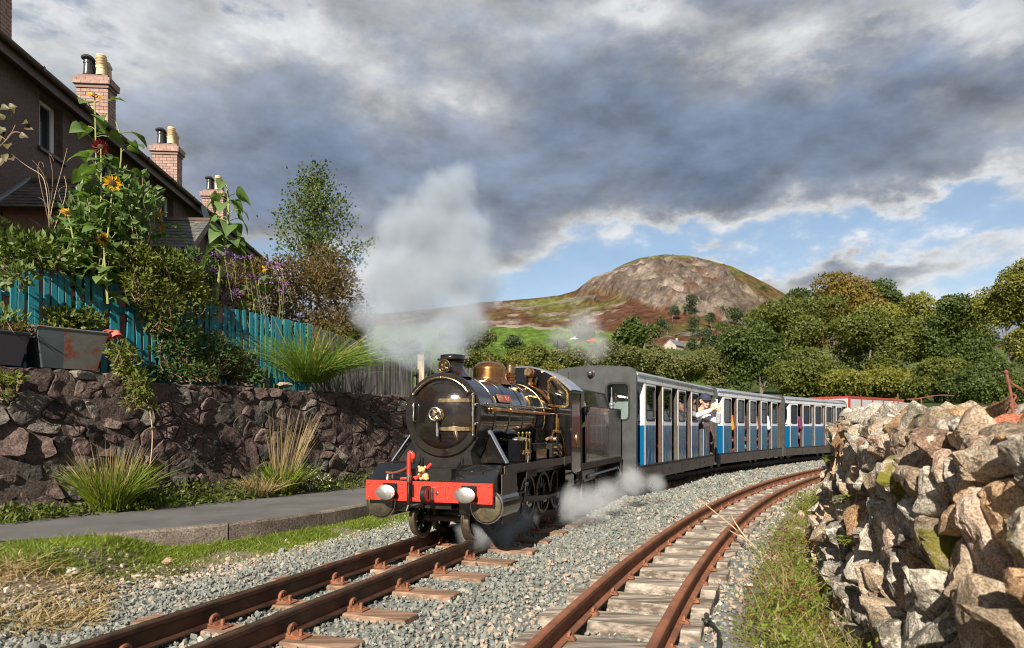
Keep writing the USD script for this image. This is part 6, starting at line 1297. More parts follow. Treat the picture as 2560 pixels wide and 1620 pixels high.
sunflower('sunflower', 'forked sunflower stem without a head left of the second porch', [(318, 730), (322, 640), (334, 560), (372, 472)], 7.6, 16, .19, rp, None, lo=.35)
sunflower('sunflower', 'low sunflower with a small yellow head nearest the left porch', [(160, 745), (186, 640), (178, 570), (168, 532)], 6.9, 12, .17, rp, ((.7, -.6, .3), .05, petal_y), lo=.15)
sunflower('sunflower', 'short sunflower with a yellow head just above the teal fence', [(270, 760), (264, 680), (258, 598)], 7.0, 7, .17, rp, ((.9, -.4, -.2), .065, petal_y), lo=.1)
sunflower('sunflower', 'tall headless sunflower with drooping leaves under the third chimney', [(541, 760), (553, 665), (568, 575), (571, 500), (566, 462)], 8.95, 24, .27, rp, None, droop=1.5, lo=.38, thick=.022)
sunflower('sunflower', 'small sunflower with yellow buds above the right end of the teal fence', [(625, 815), (640, 740), (655, 672)], 9.25, 12, .19, rp, ((.3, -.7, .6), .055, petal_y), lo=.05)
# shrubs
shrub('climbing_plant', 'dense green climbing plant around the foot of the sunflowers', [(170, 630, 55, 90, 7.3, .35, 300), (225, 590, 65, 120, 7.2, .35, 420), (285, 540, 70, 130, 7.3, .35, 420), (350, 540, 50, 110, 7.5, .35, 260), (330, 660, 70, 60, 7.6, .3, 240), (250, 690, 90, 55, 7.35, .3, 300)], .10, G_SUN, 11, stems=10, stem_mat=stem_p)
shrub('shrub', 'pale green shrub overhanging the left end of the teal fence', [(20, 620, 55, 60, 6.55, .3, 330), (75, 625, 60, 45, 6.6, .3, 300), (130, 650, 50, 36, 6.7, .3, 200), (40, 690, 40, 40, 6.25, .15, 110), (15, 800, 45, 30, 6.2, .2, 90)], .085, G_PALE, 12, stems=5, up=.5)
shrub('honeysuckle', 'yellow green honeysuckle spilling over the middle of the teal fence', [(330, 650, 65, 45, 7.35, .3, 700), (400, 670, 75, 55, 7.6, .35, 1000), (450, 735, 70, 70, 7.8, .3, 1000), (395, 760, 65, 70, 7.4, .25, 800), (500, 760, 45, 55, 8.05, .25, 500), (350, 710, 40, 45, 7.2, .2, 300), (470, 690, 40, 40, 7.9, .3, 400)], .055, G_HON, 13, stems=14)
shrub('trailing_honeysuckle', 'bright leafy honeysuckle trailing from the wall top below the fence', [(320, 920, 38, 45, 6.75, .14, 330), (350, 960, 35, 35, 6.65, .10, 220), (330, 1000, 30, 25, 6.6, .08, 90), (370, 1010, 22, 18, 6.75, .06, 60), (300, 880, 35, 30, 6.7, .12, 200)], .052, G_HON, 14, stems=5)
shrub('trailing_leaves', 'small green sprig hanging over the wall at the left edge', [(12, 960, 22, 40, 5.95, .10, 90), (40, 945, 14, 12, 5.9, .06, 30)], .06, G_HON, 15, stems=3)
shrub('dark_shrub', 'dark tangled shrub between the honeysuckle and the arching grass', [(440, 850, 60, 70, 7.55, .25, 800), (520, 880, 70, 55, 7.95, .25, 800), (590, 900, 50, 40, 8.2, .2, 400), (460, 930, 90, 25, 7.5, .15, 500), (610, 940, 60, 22, 8.2, .14, 300)], .06, G_DRK, 16, stems=16)
shrub('brownish_shrub', 'rusty brown leafed shrub below the birch tree', [(620, 700, 60, 55, 10.3, .5, 1100), (700, 700, 75, 65, 10.6, .55, 1700), (780, 720, 80, 80, 10.9, .55, 2000), (850, 745, 60, 90, 11.2, .5, 1400), (560, 720, 50, 45, 10.0, .4, 700), (660, 760, 80, 45, 10.2, .4, 900), (830, 690, 55, 60, 11.3, .5, 900), (800, 640, 50, 30, 11.2, .4, 300), (720, 800, 80, 40, 10.2, .35, 900), (830, 810, 70, 40, 10.7, .35, 900), (900, 800, 40, 50, 11.2, .3, 500)], .068, G_BRN, 17, stems=8, width=.42)
shrub('garden_shrub', 'green and brown shrub tops behind the purple flowers', [(520, 690, 40, 45, 9.7, .3, 500), (480, 650, 35, 30, 9.3, .3, 250), (900, 830, 40, 45, 11.4, .4, 500), (960, 900, 35, 30, 12.2, .4, 260)], .07, G_DRK, 18, stems=3)
# purple verbena: every flowering stem a part of one plant
vb = thing('verbena', 'purple verbena on thin stems above the teal fence', 'plant', px(600, 800, 9.3)); ob = px(600, 800, 9.3); ST = []
for k, (u, v) in enumerate([(505, 645), (500, 655), (537, 633), (560, 632), (545, 647), (520, 676), (535, 677), (590, 645), (668, 657), (690, 668), (700, 663), (708, 684), (625, 690), (640, 700), (530, 720), (575, 735), (590, 727), (708, 710), (705, 728), (570, 692), (610, 645), (578, 640), (655, 745), (560, 745), (597, 735), (625, 640), (498, 790), (640, 790), (450, 622), (208, 598), (390, 602)]):
    y_ = yf(u, .25 + .3 * rp.random()); p = px(u, v, y_); b = px(u + rp.normal(0, 18), v + rp.uniform(90, 150), y_); ST.append(tube(spline([b, (b + p) / 2 + rp.normal(0, .02, 3), p], 8) - ob, .0022, 5))
    q = rp.normal(size=(26, 3)) * [.032, .032, .014]; obj('flower_cluster', leafset(p - ob + q, rp.normal(size=(26, 3)) + [0, 0, 1.0], .022, width=.9, seed=k), purple, vb, kind='stuff')
obj('stems', cat(ST), stem_g, vb, kind='stuff')
# dead brown stems in front of the house, and the twigs that enter at the left edge
dt = thing('withered_plant', 'curled brown dead stems in front of the house window', 'plant', px(130, 700, 7.1)); od = px(130, 700, 7.1)
for pts in ([(128, 690), (125, 600), (110, 450), (60, 410), (30, 385)], [(130, 690), (122, 560), (105, 430), (80, 400)], [(126, 640), (130, 520), (150, 440), (168, 370)], [(128, 620), (128, 500), (130, 420), (125, 395), (135, 402)], [(125, 600), (110, 500), (95, 420), (100, 405), (108, 418)], [(130, 680), (140, 560), (165, 480), (160, 440)], [(128, 650), (150, 600), (160, 520), (152, 470), (165, 465)], [(120, 640), (95, 560), (70, 545)], [(135, 690), (138, 600), (120, 520), (85, 500)]):
    obj('dead_stem', tube(spline([px(u, v, 7.1 + .1 * rp.normal()) - od for u, v in pts], 24), np.linspace(.0055, .002, 24), 6), stem_p if rp.random() < .5 else stem_b, dt, smooth=50)
tw = thing('overhanging_branch', 'thin branch with reddish leaves reaching in at the left edge', 'branch', px(-30, 330, 5.5)); ot = px(-30, 330, 5.5)
obj('twigs', cat([tube(spline([px(u, v, 5.5) - ot for u, v in pts], 12), np.linspace(.008, .003, 12), 6) for pts in ([(-40, 400), (-5, 370), (20, 345), (40, 305)], [(-40, 330), (-10, 335), (15, 350)], [(-40, 270), (-10, 275), (5, 272)], [(20, 345), (40, 330), (55, 335)])]), stem_b, tw)
redl = leafmat('reddish_leaf', [(.10, .03, .02), (.05, .07, .015), (.09, .06, .03), (.06, .11, .02)], trans=.1)
for u, v, dx, dz in [(35, 285, .6, .8), (58, 308, 1, 0), (62, 318, 1, -.2), (48, 340, 1, .1), (15, 320, -.5, -.8), (10, 300, -.4, .8), (5, 345, -.6, -.5), (20, 360, .4, -.9), (12, 385, .3, -1), (28, 395, .8, -.6), (2, 270, 1, .1), (5, 395, -.2, -1), (22, 270, .7, .5), (-2, 330, .5, .3), (30, 300, .6, .4)]:
    obj('leaf', bigleaf(px(u, v, 5.5) - ot, np.array([dx, rp.normal(0, .4), dz * .7]), np.array([.2, -.9, .4]), .072, .3, rp), redl, tw, smooth=True)
# grasses on and below the wall
clump('arching_grass', 'big arching grass clump on the wall top in front of the teal fence', px(775, 955, 8.75), 680, 1.05, 1.05, .009, G_ORN, 31, 1.05, (.16, -.08), .20, extra=(26, 1.05, .9, leafmat('orange_seed', [(.40, .22, .05), (.5, .3, .08)], trans=.2), (.35, 0)))
clump('dry_grass', 'brown dry grass on the wall top beside the dark shrub', px(520, 955, 7.9), 160, .42, .9, .006, G_DRY, 32, .4, (-.3, -.1), .10)
clump('dry_grass', 'pale dry grass at the left foot of the arching grass', px(625, 930, 8.3), 90, .40, .6, .006, G_DRY, 33, .3, (-.2, -.1), .07)
wb = lambda u, d=.10: (8.576 - 0 + .824 * d * 1.214 + .0) / (.687 - (u - 1280) / 1702.5)
def foot(u, d=.10, z=.0):
    k = (u - 1280) / 1702.5; c = (WALL0 @ WN) + d; y = c / (k * WN[0] + WN[1]); return np.array([k * y, y, z])
clump('grass_clump', 'dark green grass clump at the foot of the wall, furthest left', foot(275, .24), 620, .62, .75, .008, G_GRASS, 34, .55, (.05, -.05), .15, extra=(190, .72, .6, G_DRY, (-.02, -.05)))
clump('grass_clump', 'grass clump with tall straw stalks at the foot of the wall', foot(705, .24), 420, .50, .7, .008, G_GRASS, 35, .5, (.05, 0), .12, extra=(95, 1.12, .32, G_DRY, (.16, 0)))
clump('dry_tuft', 'low straw coloured tuft left of the grass clump with tall stalks', foot(648, .28), 420, .33, .9, .006, G_DRY, 36, .6, (0, -.05), .14)
shrub('white_flowers', 'small bush of white flowers at the foot of the wall', [(785, 1205, 42, 26, 8.45, .14, 420)], .05, G_WEED, 37)
wf = obj('white_blooms', leafset(px(785, 1195, 8.40) + rp.normal(size=(130, 3)) * [.10, .10, .055], rp.normal(size=(130, 3)) + [0, -.4, .8], .022, width=1.0, seed=5), whitefl, stage.GetPrimAtPath('/World/white_flowers'))
P_ = stage.GetPrimAtPath('/World/white_flowers'); UsdGeom.Mesh(wf).GetPointsAttr().Set(Vt.Vec3fArray([Gf.Vec3f(*(np.array(q) - np.array(P_.GetAttribute('xformOp:translate').Get()))) for q in UsdGeom.Mesh(wf).GetPointsAttr().Get()]))
# low weeds along the foot of the wall: nobody could count them
C, D = [], []
for (u0, u1, n, h) in ((-60, 210, 800, .10), (210, 340, 120, .08), (330, 640, 1700, .19), (640, 760, 160, .10), (800, 1000, 520, .16)):
    u = rp.uniform(u0, u1, n); d = np.abs(rp.normal(.23, .14, n)); f_ = np.array([foot(a, b) for a, b in zip(u, d)]); f_[:, 2] += rp.random(n) ** 1.6 * h * (.55 + .9 * fbm(f_ * 2.2, 2, 3)) * np.clip(1.3 - d * 2.0, .15, 1)
    C.append(f_); D.append(rp.normal(size=(n, 3)) + [.3, -.2, .7])
C, D = np.vstack(C), np.vstack(D)
obj('wall_foot_weeds', leafset(C, D, (.05 * rp.uniform(.3, 1.5, len(C))), width=.5, seed=6), leafmat('wall_foot_leaf', [(.05, .07, .012), (.11, .14, .02), (.20, .21, .035), (.30, .27, .07)]), kind='stuff', label='low weeds growing along the foot of the retaining wall', cat='weeds')
# a single bramble runner hanging down the wall
br = thing('bramble_runner', 'thin bramble runner hanging down the middle of the retaining wall', 'plant', foot(372, .08, .9)); obm = foot(372, .08, .9)
obj('runner', tube(spline([foot(362, .06, 1.12), foot(376, .07, .92), foot(381, .08, .70), foot(378, .08, .50), foot(374, .09, .38)], 20) - obm, .005, 6), stem_p, br, smooth=50)
obj('leaves', leafset(np.array([foot(370 + rp.normal(0, 10), .10, .36 + rp.normal(0, .03)) - obm for _ in range(26)]), rp.normal(size=(26, 3)) + [0, -.5, 0], .05, width=.65, seed=9), G_HON, br)
# planters on the wall top
galv = plain('galvanised_tub', (.085, .105, .11), .5, metal=.2, col2=(.06, .07, .075), scale=4.0)
galvr = mat('rusted_tub', {'g': ('texture_coordinate', {}), 'n': ('noise_texture', {'scale': 11.0, 'detail': 7.0, 'roughness': .7}), 'r': ('rgb_ramp', {'ramp': [(.46, (.125, .125, .11)), (.54, (.115, .105, .09)), (.58, (.22, .05, .02)), (.8, (.12, .03, .015))]}), 'p': ('principled_bsdf', {'roughness': .55, 'metallic': .15})}, [('g.object', 'n.vector'), ('n.fac', 'r.fac'), ('r.color', 'p.base_color')])
def tub(name, label, s0, s1, d0, d1, z0, z1, tp, m0, m1):
    t = thing(name, label, 'planter', W3(s0, z0, d0)); o = W3(s0, z0, d0)
    q = lambda s, z, d: W3(s, z, d) - o
    A_ = lambda s, d, a: (s + a * tp * np.sign((s0 + s1) / 2 - s), d + a * tp * np.sign((d0 + d1) / 2 - d))
    top = [(s0, d1), (s1, d1), (s1, d0), (s0, d0)]; bot = [A_(*c, 1) for c in top]
    def panel(i, m_, nm, f0=0.0, f1=1.0):
        j = (i + 1) % 4; a, b, c, d = q(bot[i][0], z0, bot[i][1]), q(bot[j][0], z0, bot[j][1]), q(top[j][0], z1, top[j][1]), q(top[i][0], z1, top[i][1])
        a, b, c, d = a + (b - a) * f0, a + (b - a) * f1, d + (c - d) * f1, d + (c - d) * f0
        n = np.cross(b - a, d - a); n /= np.linalg.norm(n); obj(nm, hull([p + n * e for p in (a, b, c, d) for e in (-.006, .002)]), m_, t)
    panel(0, m1, 'front_panel', .36); panel(0, m0, 'front_panel', 0, .36); panel(1, m1, 'end_panel'); panel(2, m0, 'back_panel'); panel(3, m0, 'end_panel')
    obj('rim', cat([tube([q(*[top[i][0], z1, top[i][1]]), q(top[(i + 1) % 4][0], z1, top[(i + 1) % 4][1])], .011, 6) for i in range(4)]), m1, t)
    obj('soil', hull([q(c[0] + .0, z1 - .04, c[1]) * [1, 1, 1] for c in [(s0 + .03, d1 - .03), (s1 - .03, d1 - .03), (s1 - .03, d0 + .03), (s0 + .03, d0 + .03)]] + [q(c[0], z1 - .08, c[1]) for c in [(s0 + .05, d1 - .05), (s1 - .05, d1 - .05), (s1 - .05, d0 + .05), (s0 + .05, d0 + .05)]]), plain('potting_soil', (.04, .028, .02), .95), t)
    return t
tub('metal_planter', 'rusty galvanised metal planter standing on the retaining wall', 5.10, 5.72, -.40, -.03, 1.345, 1.715, .075, galv, galvr)
tub('dark_planter', 'dark purple and black planter at the left edge on the wall top', 4.35, 5.06, -.42, -.06, 1.345, 1.64, .06, plain('purple_planter', (.05, .018, .035), .4), plain('black_planter', (.03, .03, .036), .4))
shrub('planter_plants', 'leafy green plants growing in the rusty metal planter', [(150, 800, 50, 30, 6.65, .14, 240), (220, 800, 48, 28, 6.8, .14, 240), (180, 770, 60, 28, 6.9, .14, 160)], .065, G_HON, 41)
shrub('planter_plants', 'sparse dull plants growing in the dark planter', [(40, 822, 50, 18, 6.2, .14, 170)], .045, G_BRN, 42)
tc_ = thing('terracotta_shard', 'broken red terracotta pot piece on the right end of the metal planter', 'pot shard', px(277, 838, 6.78)); os_ = px(277, 838, 6.78)
for k in range(3): obj('shard', move(rot(lathe([(.035, -.03), (.05, .03), (.043, .032), (.029, -.028)], (0, 0, 0), ZA, 12, closed=False), (1, .3 * k, .2), 60 + 50 * k), (-.03 + .035 * k, .01 * k, .006 * k)), plain('terracotta_red', (.55, .13, .09), .7, col2=(.35, .10, .07), scale=20.0), tc_)
for u, v, lab, sx in ((668, 962, 'pointed reddish rock leaning on the wall top left of the arching grass', (.045, .05, .115)), (712, 962, 'rounded tan rock lying on the wall top below the arching grass', (.11, .08, .05))):
    t = thing('rock', lab, 'rock', px(u, v, 8.55)); obj('stone', scl(subdiv(rock(u, 22, (1, 1, 1)), 1), sx), stonemat('loose_rock', [(.14, .09, .07), (.28, .20, .15), (.38, .30, .23)], scale=8.0), t, smooth=40)
# birch
def tubes_tree(t, base, height, lean, r, limbs, spread, trunk_r, bm, lo=.25):
    top = base + np.array([lean[0], lean[1], height]); tr = spline([base, base + (top - base) * .5 + r.normal(0, .03 * height * .3, 3) * [1, 1, 0], top], 14)
    obj('trunk', tube(tr, np.linspace(trunk_r, trunk_r * .12, 14), 9), bm, t, smooth=50); L_ = []; tips = []
    for k in range(limbs):
        q = lo + (1 - lo) * (k + .5) / limbs * .96; p = tr[min(13, int(q * 13))]; a = k * 2.399 + r.normal(0, .3); ln = spread * (1 - q) ** .75 * r.uniform(.7, 1.15) + .1 * spread
        e = p + np.array([math.cos(a) * ln, math.sin(a) * ln, ln * r.uniform(.5, 1.0)]); mid = (p + e) / 2 + np.array([0, 0, -.05 * ln]); pt = spline([p, mid, e], 8); L_.append(tube(pt, np.linspace(trunk_r * .35 * (1 - q * .6), trunk_r * .06, 8), 6)); tips.append((pt, ln))
    obj('branches', cat(L_), bm, t, smooth=50); return tr, tips
bt = thing('birch_tree', 'slender young birch tree with sparse leaves standing alone against the sky', 'tree', px(795, 690, 13.2)); rb_ = np.random.default_rng(5)
tr, tips = tubes_tree(bt, np.zeros(3) - [0, 0, .6], 2.75, (-.08, 0), rb_, 46, 1.15, .045, bark, lo=.16)
C, D = [], []
for pt, ln in tips:
    n = int(75 * ln / .5) + 24; k = rb_.random(n); p = pt[(k * 7).astype(int)] + rb_.normal(size=(n, 3)) * [.10, .10, .085]; C.append(p); D.append(rb_.normal(size=(n, 3)) + [0, 0, -.5])
C.append(tr[rb_.integers(9, 14, 60)] + rb_.normal(size=(60, 3)) * .05); D.append(rb_.normal(size=(60, 3)))
C, D = np.vstack(C), np.vstack(D); obj('crown', leafset(C, D, .062 * rb_.uniform(.7, 1.2, len(C)), width=.75, seed=3), G_BIR, bt)

# ------------------------------------------------------------------ verges: grass, straw and weeds
rg = np.random.default_rng(14)
n = 90000; q = rg.uniform(1.2, cum[-1] - .5, n); off = np.abs(rg.normal(.06, .24, n)) + .085
kp = np.array([np.interp(q, cum, kx[:, 0]), np.interp(q, cum, kx[:, 1])]).T; tg = np.gradient(kx, axis=0); tg /= np.linalg.norm(tg, axis=1, keepdims=True); tn = np.array([np.interp(q, cum, tg[:, 1]), -np.interp(q, cum, tg[:, 0])]).T
gp_ = kp + tn * off[:, None]; d1_, _ = lateral(T1, gp_[:, 0], gp_[:, 1])
pat = fbm(np.column_stack([gp_ * 1.9, 0 * q]), 3, 6); keep = (d1_ < -1.12) & (rg.random(n) < np.clip((pat - .16) * 5.0, .04, 1)); gp_ = gp_[keep]; off = off[keep]
b = np.column_stack([gp_, ground_z(gp_[:, 0], gp_[:, 1]) - .004])
obj('verge_grass', blades(b, rg.normal(size=(len(b), 3)) * [.5, .5, 0] + [0, 0, 1], rg.uniform(.018, .055, len(b)) * np.where(rg.random(len(b)) < .03, 2.2, 1), .0055, .5, 3, 2), G_GRASS, kind='stuff', label='short bright grass between the kerb and the ballast', cat='grass')
# mossy patches on the gravel bank at the lower left
n = 15000; x = rg.uniform(-3.5, -1.2, n); y = rg.uniform(3.0, 5.4, n); d1_, _ = lateral(T1, x, y); kk_ = side_of(KERB, x, y); pat = fbm(np.stack([x * 2.4, y * 2.4, 0 * x], 1), 4, 16)
keep = (d1_ < -1.05) & (kk_ > .02) & (rg.random(n) < np.clip((pat - .45) * 7, 0, 1)) & (np.abs(x) < y * .78)
b = np.column_stack([x, y, ground_z(x, y)])[keep]; obj('moss_tufts', blades(b, rg.normal(size=(len(b), 3)) * [.8, .8, 0] + [0, 0, .8], rg.uniform(.012, .035, len(b)), .008, .6, 4, 2), leafmat('moss_tuft', [(0.078, 0.091, 0.016), (0.143, 0.150, 0.026), (0.195, 0.195, 0.039)]), kind='stuff', label='moss and low tufts on the gravel bank at the lower left', cat='moss')
def field(n, poly, hmin, hmax, mat_, name, label, cat_, seed, wid=.006, bend=.5, pick=None, slope=(0, 0)):
    r = np.random.default_rng(seed); x0, y0, x1, y1 = poly.bounds; from shapely import contains_xy
    x = r.uniform(x0, x1, n); y = r.uniform(y0, y1, n); k = contains_xy(poly, x, y)
    if pick is not None: k &= r.random(n) < pick(x, y)
    x, y = x[k], y[k]; b = np.column_stack([x, y, ground_z(x, y) - .005]); hh = r.uniform(hmin, hmax, len(b)) * (.5 + fbm(b * 2.1, 3, seed))
    return obj(name, blades(b, r.normal(size=(len(b), 3)) * [.55, .55, 0] + [slope[0], slope[1], 1], hh, wid, bend * r.uniform(.4, 1.5, len(b)), seed, 3), mat_, kind='stuff', label=label, cat=cat_)
field(9000, Polygon([(-3.4, 3.35), (-2.45, 2.95), (-1.98, 3.05), (-2.25, 3.75), (-2.9, 4.1), (-3.5, 4.2)]).buffer(.05), .05, .17, G_DRY, 'straw_grass', 'dry straw coloured grass lying in the lower left corner', 'grass', 51, .006, .9, lambda x, y: np.clip((fbm(np.stack([x * 3, y * 3, 0 * x], 1), 3, 4) - .28) * 5, .05, 1), (.35, -.1))
field(2600, Polygon([(-3.9, 3.9), (-2.7, 4.0), (-2.55, 4.35), (-3.3, 4.5), (-3.9, 4.55)]), .04, .14, G_GRASS, 'green_grass', 'green grass behind the straw in the lower left corner', 'grass', 52)

# ------------------------------------------------------------------ the dry stone wall on the right
dst = [stonemat('dry_stone_buff', [(0.096, 0.070, 0.049), (0.256, 0.189, 0.128), (0.397, 0.301, 0.211), (0.512, 0.416, 0.314)], lichen=(0.512, 0.449, 0.351), lf=(.54, .62), scale=11.0, bump=.020),
       stonemat('dry_stone_grey', [(0.083, 0.073, 0.059), (0.218, 0.188, 0.151), (0.352, 0.307, 0.250), (0.486, 0.435, 0.365)], lichen=(0.533, 0.479, 0.389), lf=(.52, .60), scale=11.0, bump=.020),
       stonemat('dry_stone_tan', [(0.122, 0.070, 0.038), (0.333, 0.198, 0.105), (0.474, 0.307, 0.179), (0.512, 0.384, 0.262)], lichen=(0.482, 0.410, 0.303), lf=(.60, .68), scale=11.0, bump=.020),
       stonemat('dry_stone_mossy', [(0.083, 0.068, 0.049), (0.224, 0.173, 0.122), (0.346, 0.275, 0.202), (0.461, 0.390, 0.307)], lichen=(0.482, 0.429, 0.332), lf=(.56, .64), scale=11.0, bump=.020, moss=(0.160, 0.143, 0.020), mf=(.50, .58)),
       stonemat('dry_stone_brown', [(0.109, 0.064, 0.044), (0.288, 0.182, 0.125), (0.410, 0.288, 0.211), (0.525, 0.416, 0.326)], lichen=(0.512, 0.449, 0.351), lf=(.56, .64), scale=11.0, bump=.020)]
dw = thing('dry_stone_wall', 'rough dry stone wall of lichened grey and buff boulders at the right', 'wall')
dcum = np.r_[0, np.cumsum(np.linalg.norm(np.diff(DRY, axis=0), axis=1))]
dT = np.gradient(DRY, axis=0); dT /= np.linalg.norm(dT, axis=1, keepdims=True)
def dry_at(s):
    p = np.array([np.interp(s, dcum, DRY[:, 0]), np.interp(s, dcum, DRY[:, 1])]); t = np.array([np.interp(s, dcum, dT[:, 0]), np.interp(s, dcum, dT[:, 1])]); return p, t / np.linalg.norm(t)
def dry_top(s):
    y = np.interp(s, dcum, DRY[:, 1]); return np.interp(y, [0, 1.2, 2.3, 4, 6, 9.5, 14, 19], [.70, .73, .77, .81, .86, .92, .97, 1.0])
rd = np.random.default_rng(404); dl = []
for (s0, s1, sz, asp) in ((.3, 4.2, .215, .60), (4.2, 9.0, .205, .60), (9.0, 18.5, .26, .8)):
    for g in cells(s0, s1, -.22, 1.0, sz, rd, asp, .55): dl.append(g)
def dist_key(g):
    p, _ = dry_at(g.centroid.x); return -g.area / max(.4, p[1]) ** 2
dl.sort(key=dist_key); rest = []; made = 0
for g in dl:
    s_, zc = g.centroid.x, g.centroid.y; zt = dry_top(s_); sc_ = (zt + .22) / 1.22
    p, t = dry_at(s_); nl_ = np.array([-t[1], t[0]])
    q = g.buffer(-.001 - .004 * rd.random())
    if q.is_empty or q.geom_type != 'Polygon' or q.area < .0015: continue
    q = Polygon([((a - s_), (b + .22) * sc_ - .22) for a, b in q.exterior.coords])
    zz_ = (zc + .22) * sc_ - .22; back_ = -.18 * (zz_ + .15)
    q = Polygon([(a + .30 * (b - zz_) * rd.normal(0, 1), b) for a, b in q.exterior.coords]) if False else q
    lean = rd.normal(0, .14); q = Polygon([(a + lean * (b - zz_), b) for a, b in q.exterior.coords])
    if not q.is_valid: continue
    o = np.array([p[0] + nl_[0] * back_, p[1] + nl_[1] * back_, 0]); near_ = p[1] < 3.4
    m_ = stone(q, o, np.array([t[0], t[1], 0]), np.array([0, 0, 1.0]), np.array([nl_[0], nl_[1], .06]), rd.uniform(.02, .09) * (1 if p[1] > 1.4 else .7), .17, rd, n=20 if p[1] < 6 else 12, rough=.042 if p[1] < 8 else .02, freq=10.0, tilt=.42, levels=3, taper=.84)
    if near_: 
        m_ = subdiv(m_, 1); d = np.stack([np.abs(fbm(m_[0] * 17 + 5.1 * k_, 5, 71 + k_) - .5) * 2 for k_ in range(3)], 1) - .3; m_ = (m_[0] + d * .024, m_[1])
    if made < 236: obj('stone', m_, dst[rd.choice([0, 0, 1, 1, 1, 2, 3, 4])], dw, smooth=24); made += 1
    else: rest.append(m_)
obj('far_stones', cat(rest), dst[0], dw, smooth=35, kind='stuff')
pk = []
for k_ in range(1500):
    a_ = rd.uniform(.5, 9.5) if k_ < 1200 else rd.uniform(9, 16); z_ = rd.uniform(-.2, dry_top(a_) - .02); p, t = dry_at(a_); nl_ = np.array([-t[1], t[0]]); e_ = -.18 * (z_ + .15) - rd.uniform(.0, .045)
    m_ = rock(int(rd.integers(1e6)), 13, (1, .8, .6)); v, _ = rot((m_[0], None), rd.normal(size=3), rd.uniform(0, 360)); pk.append((v * rd.uniform(.022, .055) + [p[0] + nl_[0] * e_, p[1] + nl_[1] * e_, z_], m_[1]))
obj('packing_stones', cat(pk), dst[4], dw, kind='stuff')
# cope: boulders heaped along the top, two or three deep
cope = []
for row, (off, sz) in enumerate(((.06, 1.0), (.24, 1.1), (.42, 1.0))):
    s_ = .4 + .07 * row
    while s_ < 17:
        w = rd.uniform(.09, .27) * (1.0 if s_ < 9 else 1.3); p, t = dry_at(s_ + w / 2); nl_ = np.array([-t[1], t[0]]); zt = dry_top(s_)
        m_ = subdiv(rock(int(rd.integers(1e6)), 18, (1, 1, 1)), 2 if p[1] < 4 else 1); v = m_[0] / np.linalg.norm(m_[0], axis=1, keepdims=True) ** .12
        v = v * [w * .56, rd.uniform(.09, .15) * sz, rd.uniform(.05, .115)] * (1.0 if p[1] > 1.6 else .85); v, _ = rot((v, None), (0, 1, 0), rd.normal(0, 22)); v, _ = rot((v, None), (1, 0, 0), rd.normal(0, 20)); v, _ = rot((v, None), (0, 0, 1), math.degrees(math.atan2(t[1], t[0])) + rd.normal(0, 16))
        v = v + np.array([p[0] - nl_[0] * off - nl_[0] * .18 * zt, p[1] - nl_[1] * off - nl_[1] * .18 * zt, zt + rd.uniform(-.055, .03) + (.03 if row == 1 else 0)])
        d = np.stack([fbm(v * 9 + 5.1 * k_, 4, 91 + k_) for k_ in range(3)], 1) - .5; cope.append((p[1], (v + d * .10, m_[1]))); s_ += w * .92
cope.sort(key=lambda a: a[0]); rest = []
for k, (_, m_) in enumerate(cope):
    if k < 62: obj('cope_stone', m_, dst[rd.choice([0, 1, 1, 2, 3, 4, 0])], dw, smooth=38)
    else: rest.append(m_)
obj('far_cope_stones', cat(rest), dst[1], dw, smooth=35, kind='stuff')
# the rubble heart of the wall
prof = []
ssx = np.linspace(.2, 18.5, 60); V = []
for s_ in ssx:
    p, t = dry_at(s_); nl_ = np.array([-t[1], t[0]]); zt = dry_top(s_) - .05
    for off, z_ in ((.13, -.3), (.15 + .18 * zt, zt), (.48 + .18 * zt, zt), (.75, -.3)): V.append([p[0] - nl_[0] * off, p[1] - nl_[1] * off, z_])
V = np.array(V); i = np.arange(59)[:, None] * 4; j4 = np.arange(4); F = np.concatenate([np.stack([i[:, 0] + a, i[:, 0] + (a + 1) % 4, i[:, 0] + 4 + (a + 1) % 4, i[:, 0] + 4 + a], 1) for a in range(4)])
V = V + .03 * (np.stack([fbm(V * 6 + k_, 3, 8 + k_) for k_ in range(3)], 1) - .5)
obj('rubble_heart', (V, F), dst[1], dw)
rr_ = thing('red_stone', 'red sandstone lump on top of the dry stone wall at the right edge', 'stone', px(2548, 1062, 2.3)); obj('lump', scl(subdiv(rock(77, 18), 1), (.115, .10, .075)), stonemat('red_sandstone', [(.20, .055, .03), (.36, .12, .065), (.44, .19, .11)], scale=12.0, bump=.006), rr_, smooth=40)
# ferns and a broad leafed weed in the wall
def fern(name, label, c, n, L, seed, mat_=G_WEED, dirn=(-.8, -.4)):
    r = np.random.default_rng(seed); t = thing(name, label, 'fern', c); S = []
    for k in range(n):
        a = r.uniform(-1.3, 1.3); d = np.array([dirn[0] * math.cos(a) - dirn[1] * math.sin(a), dirn[0] * math.sin(a) + dirn[1] * math.cos(a), r.uniform(.2, .9)]); d /= np.linalg.norm(d); l_ = L * r.uniform(.6, 1.1)
        pt = np.array([d * l_ * q - np.array([0, 0, .5 * l_ * q * q]) for q in np.linspace(0, 1, 9)]); S.append(tube(pt, np.linspace(.0016, .0006, 9), 4)); s = np.cross(d, [0, 0, 1.0]); s /= np.linalg.norm(s); C, D = [], []
        for q in range(1, 9):
            for sg in (-1, 1): C.append(pt[q]); D.append(s * sg + d * .4)
        ll = np.repeat(L * .30 * np.sin(np.linspace(.5, 3.0, 8)), 2); obj('frond', leafset(np.array(C), np.array(D), ll, width=.35, up=np.tile([0, 0, 1.0], (16, 1)), seed=k), mat_, t, kind='stuff')
    obj('stalks', cat(S), stem_g, t, kind='stuff')
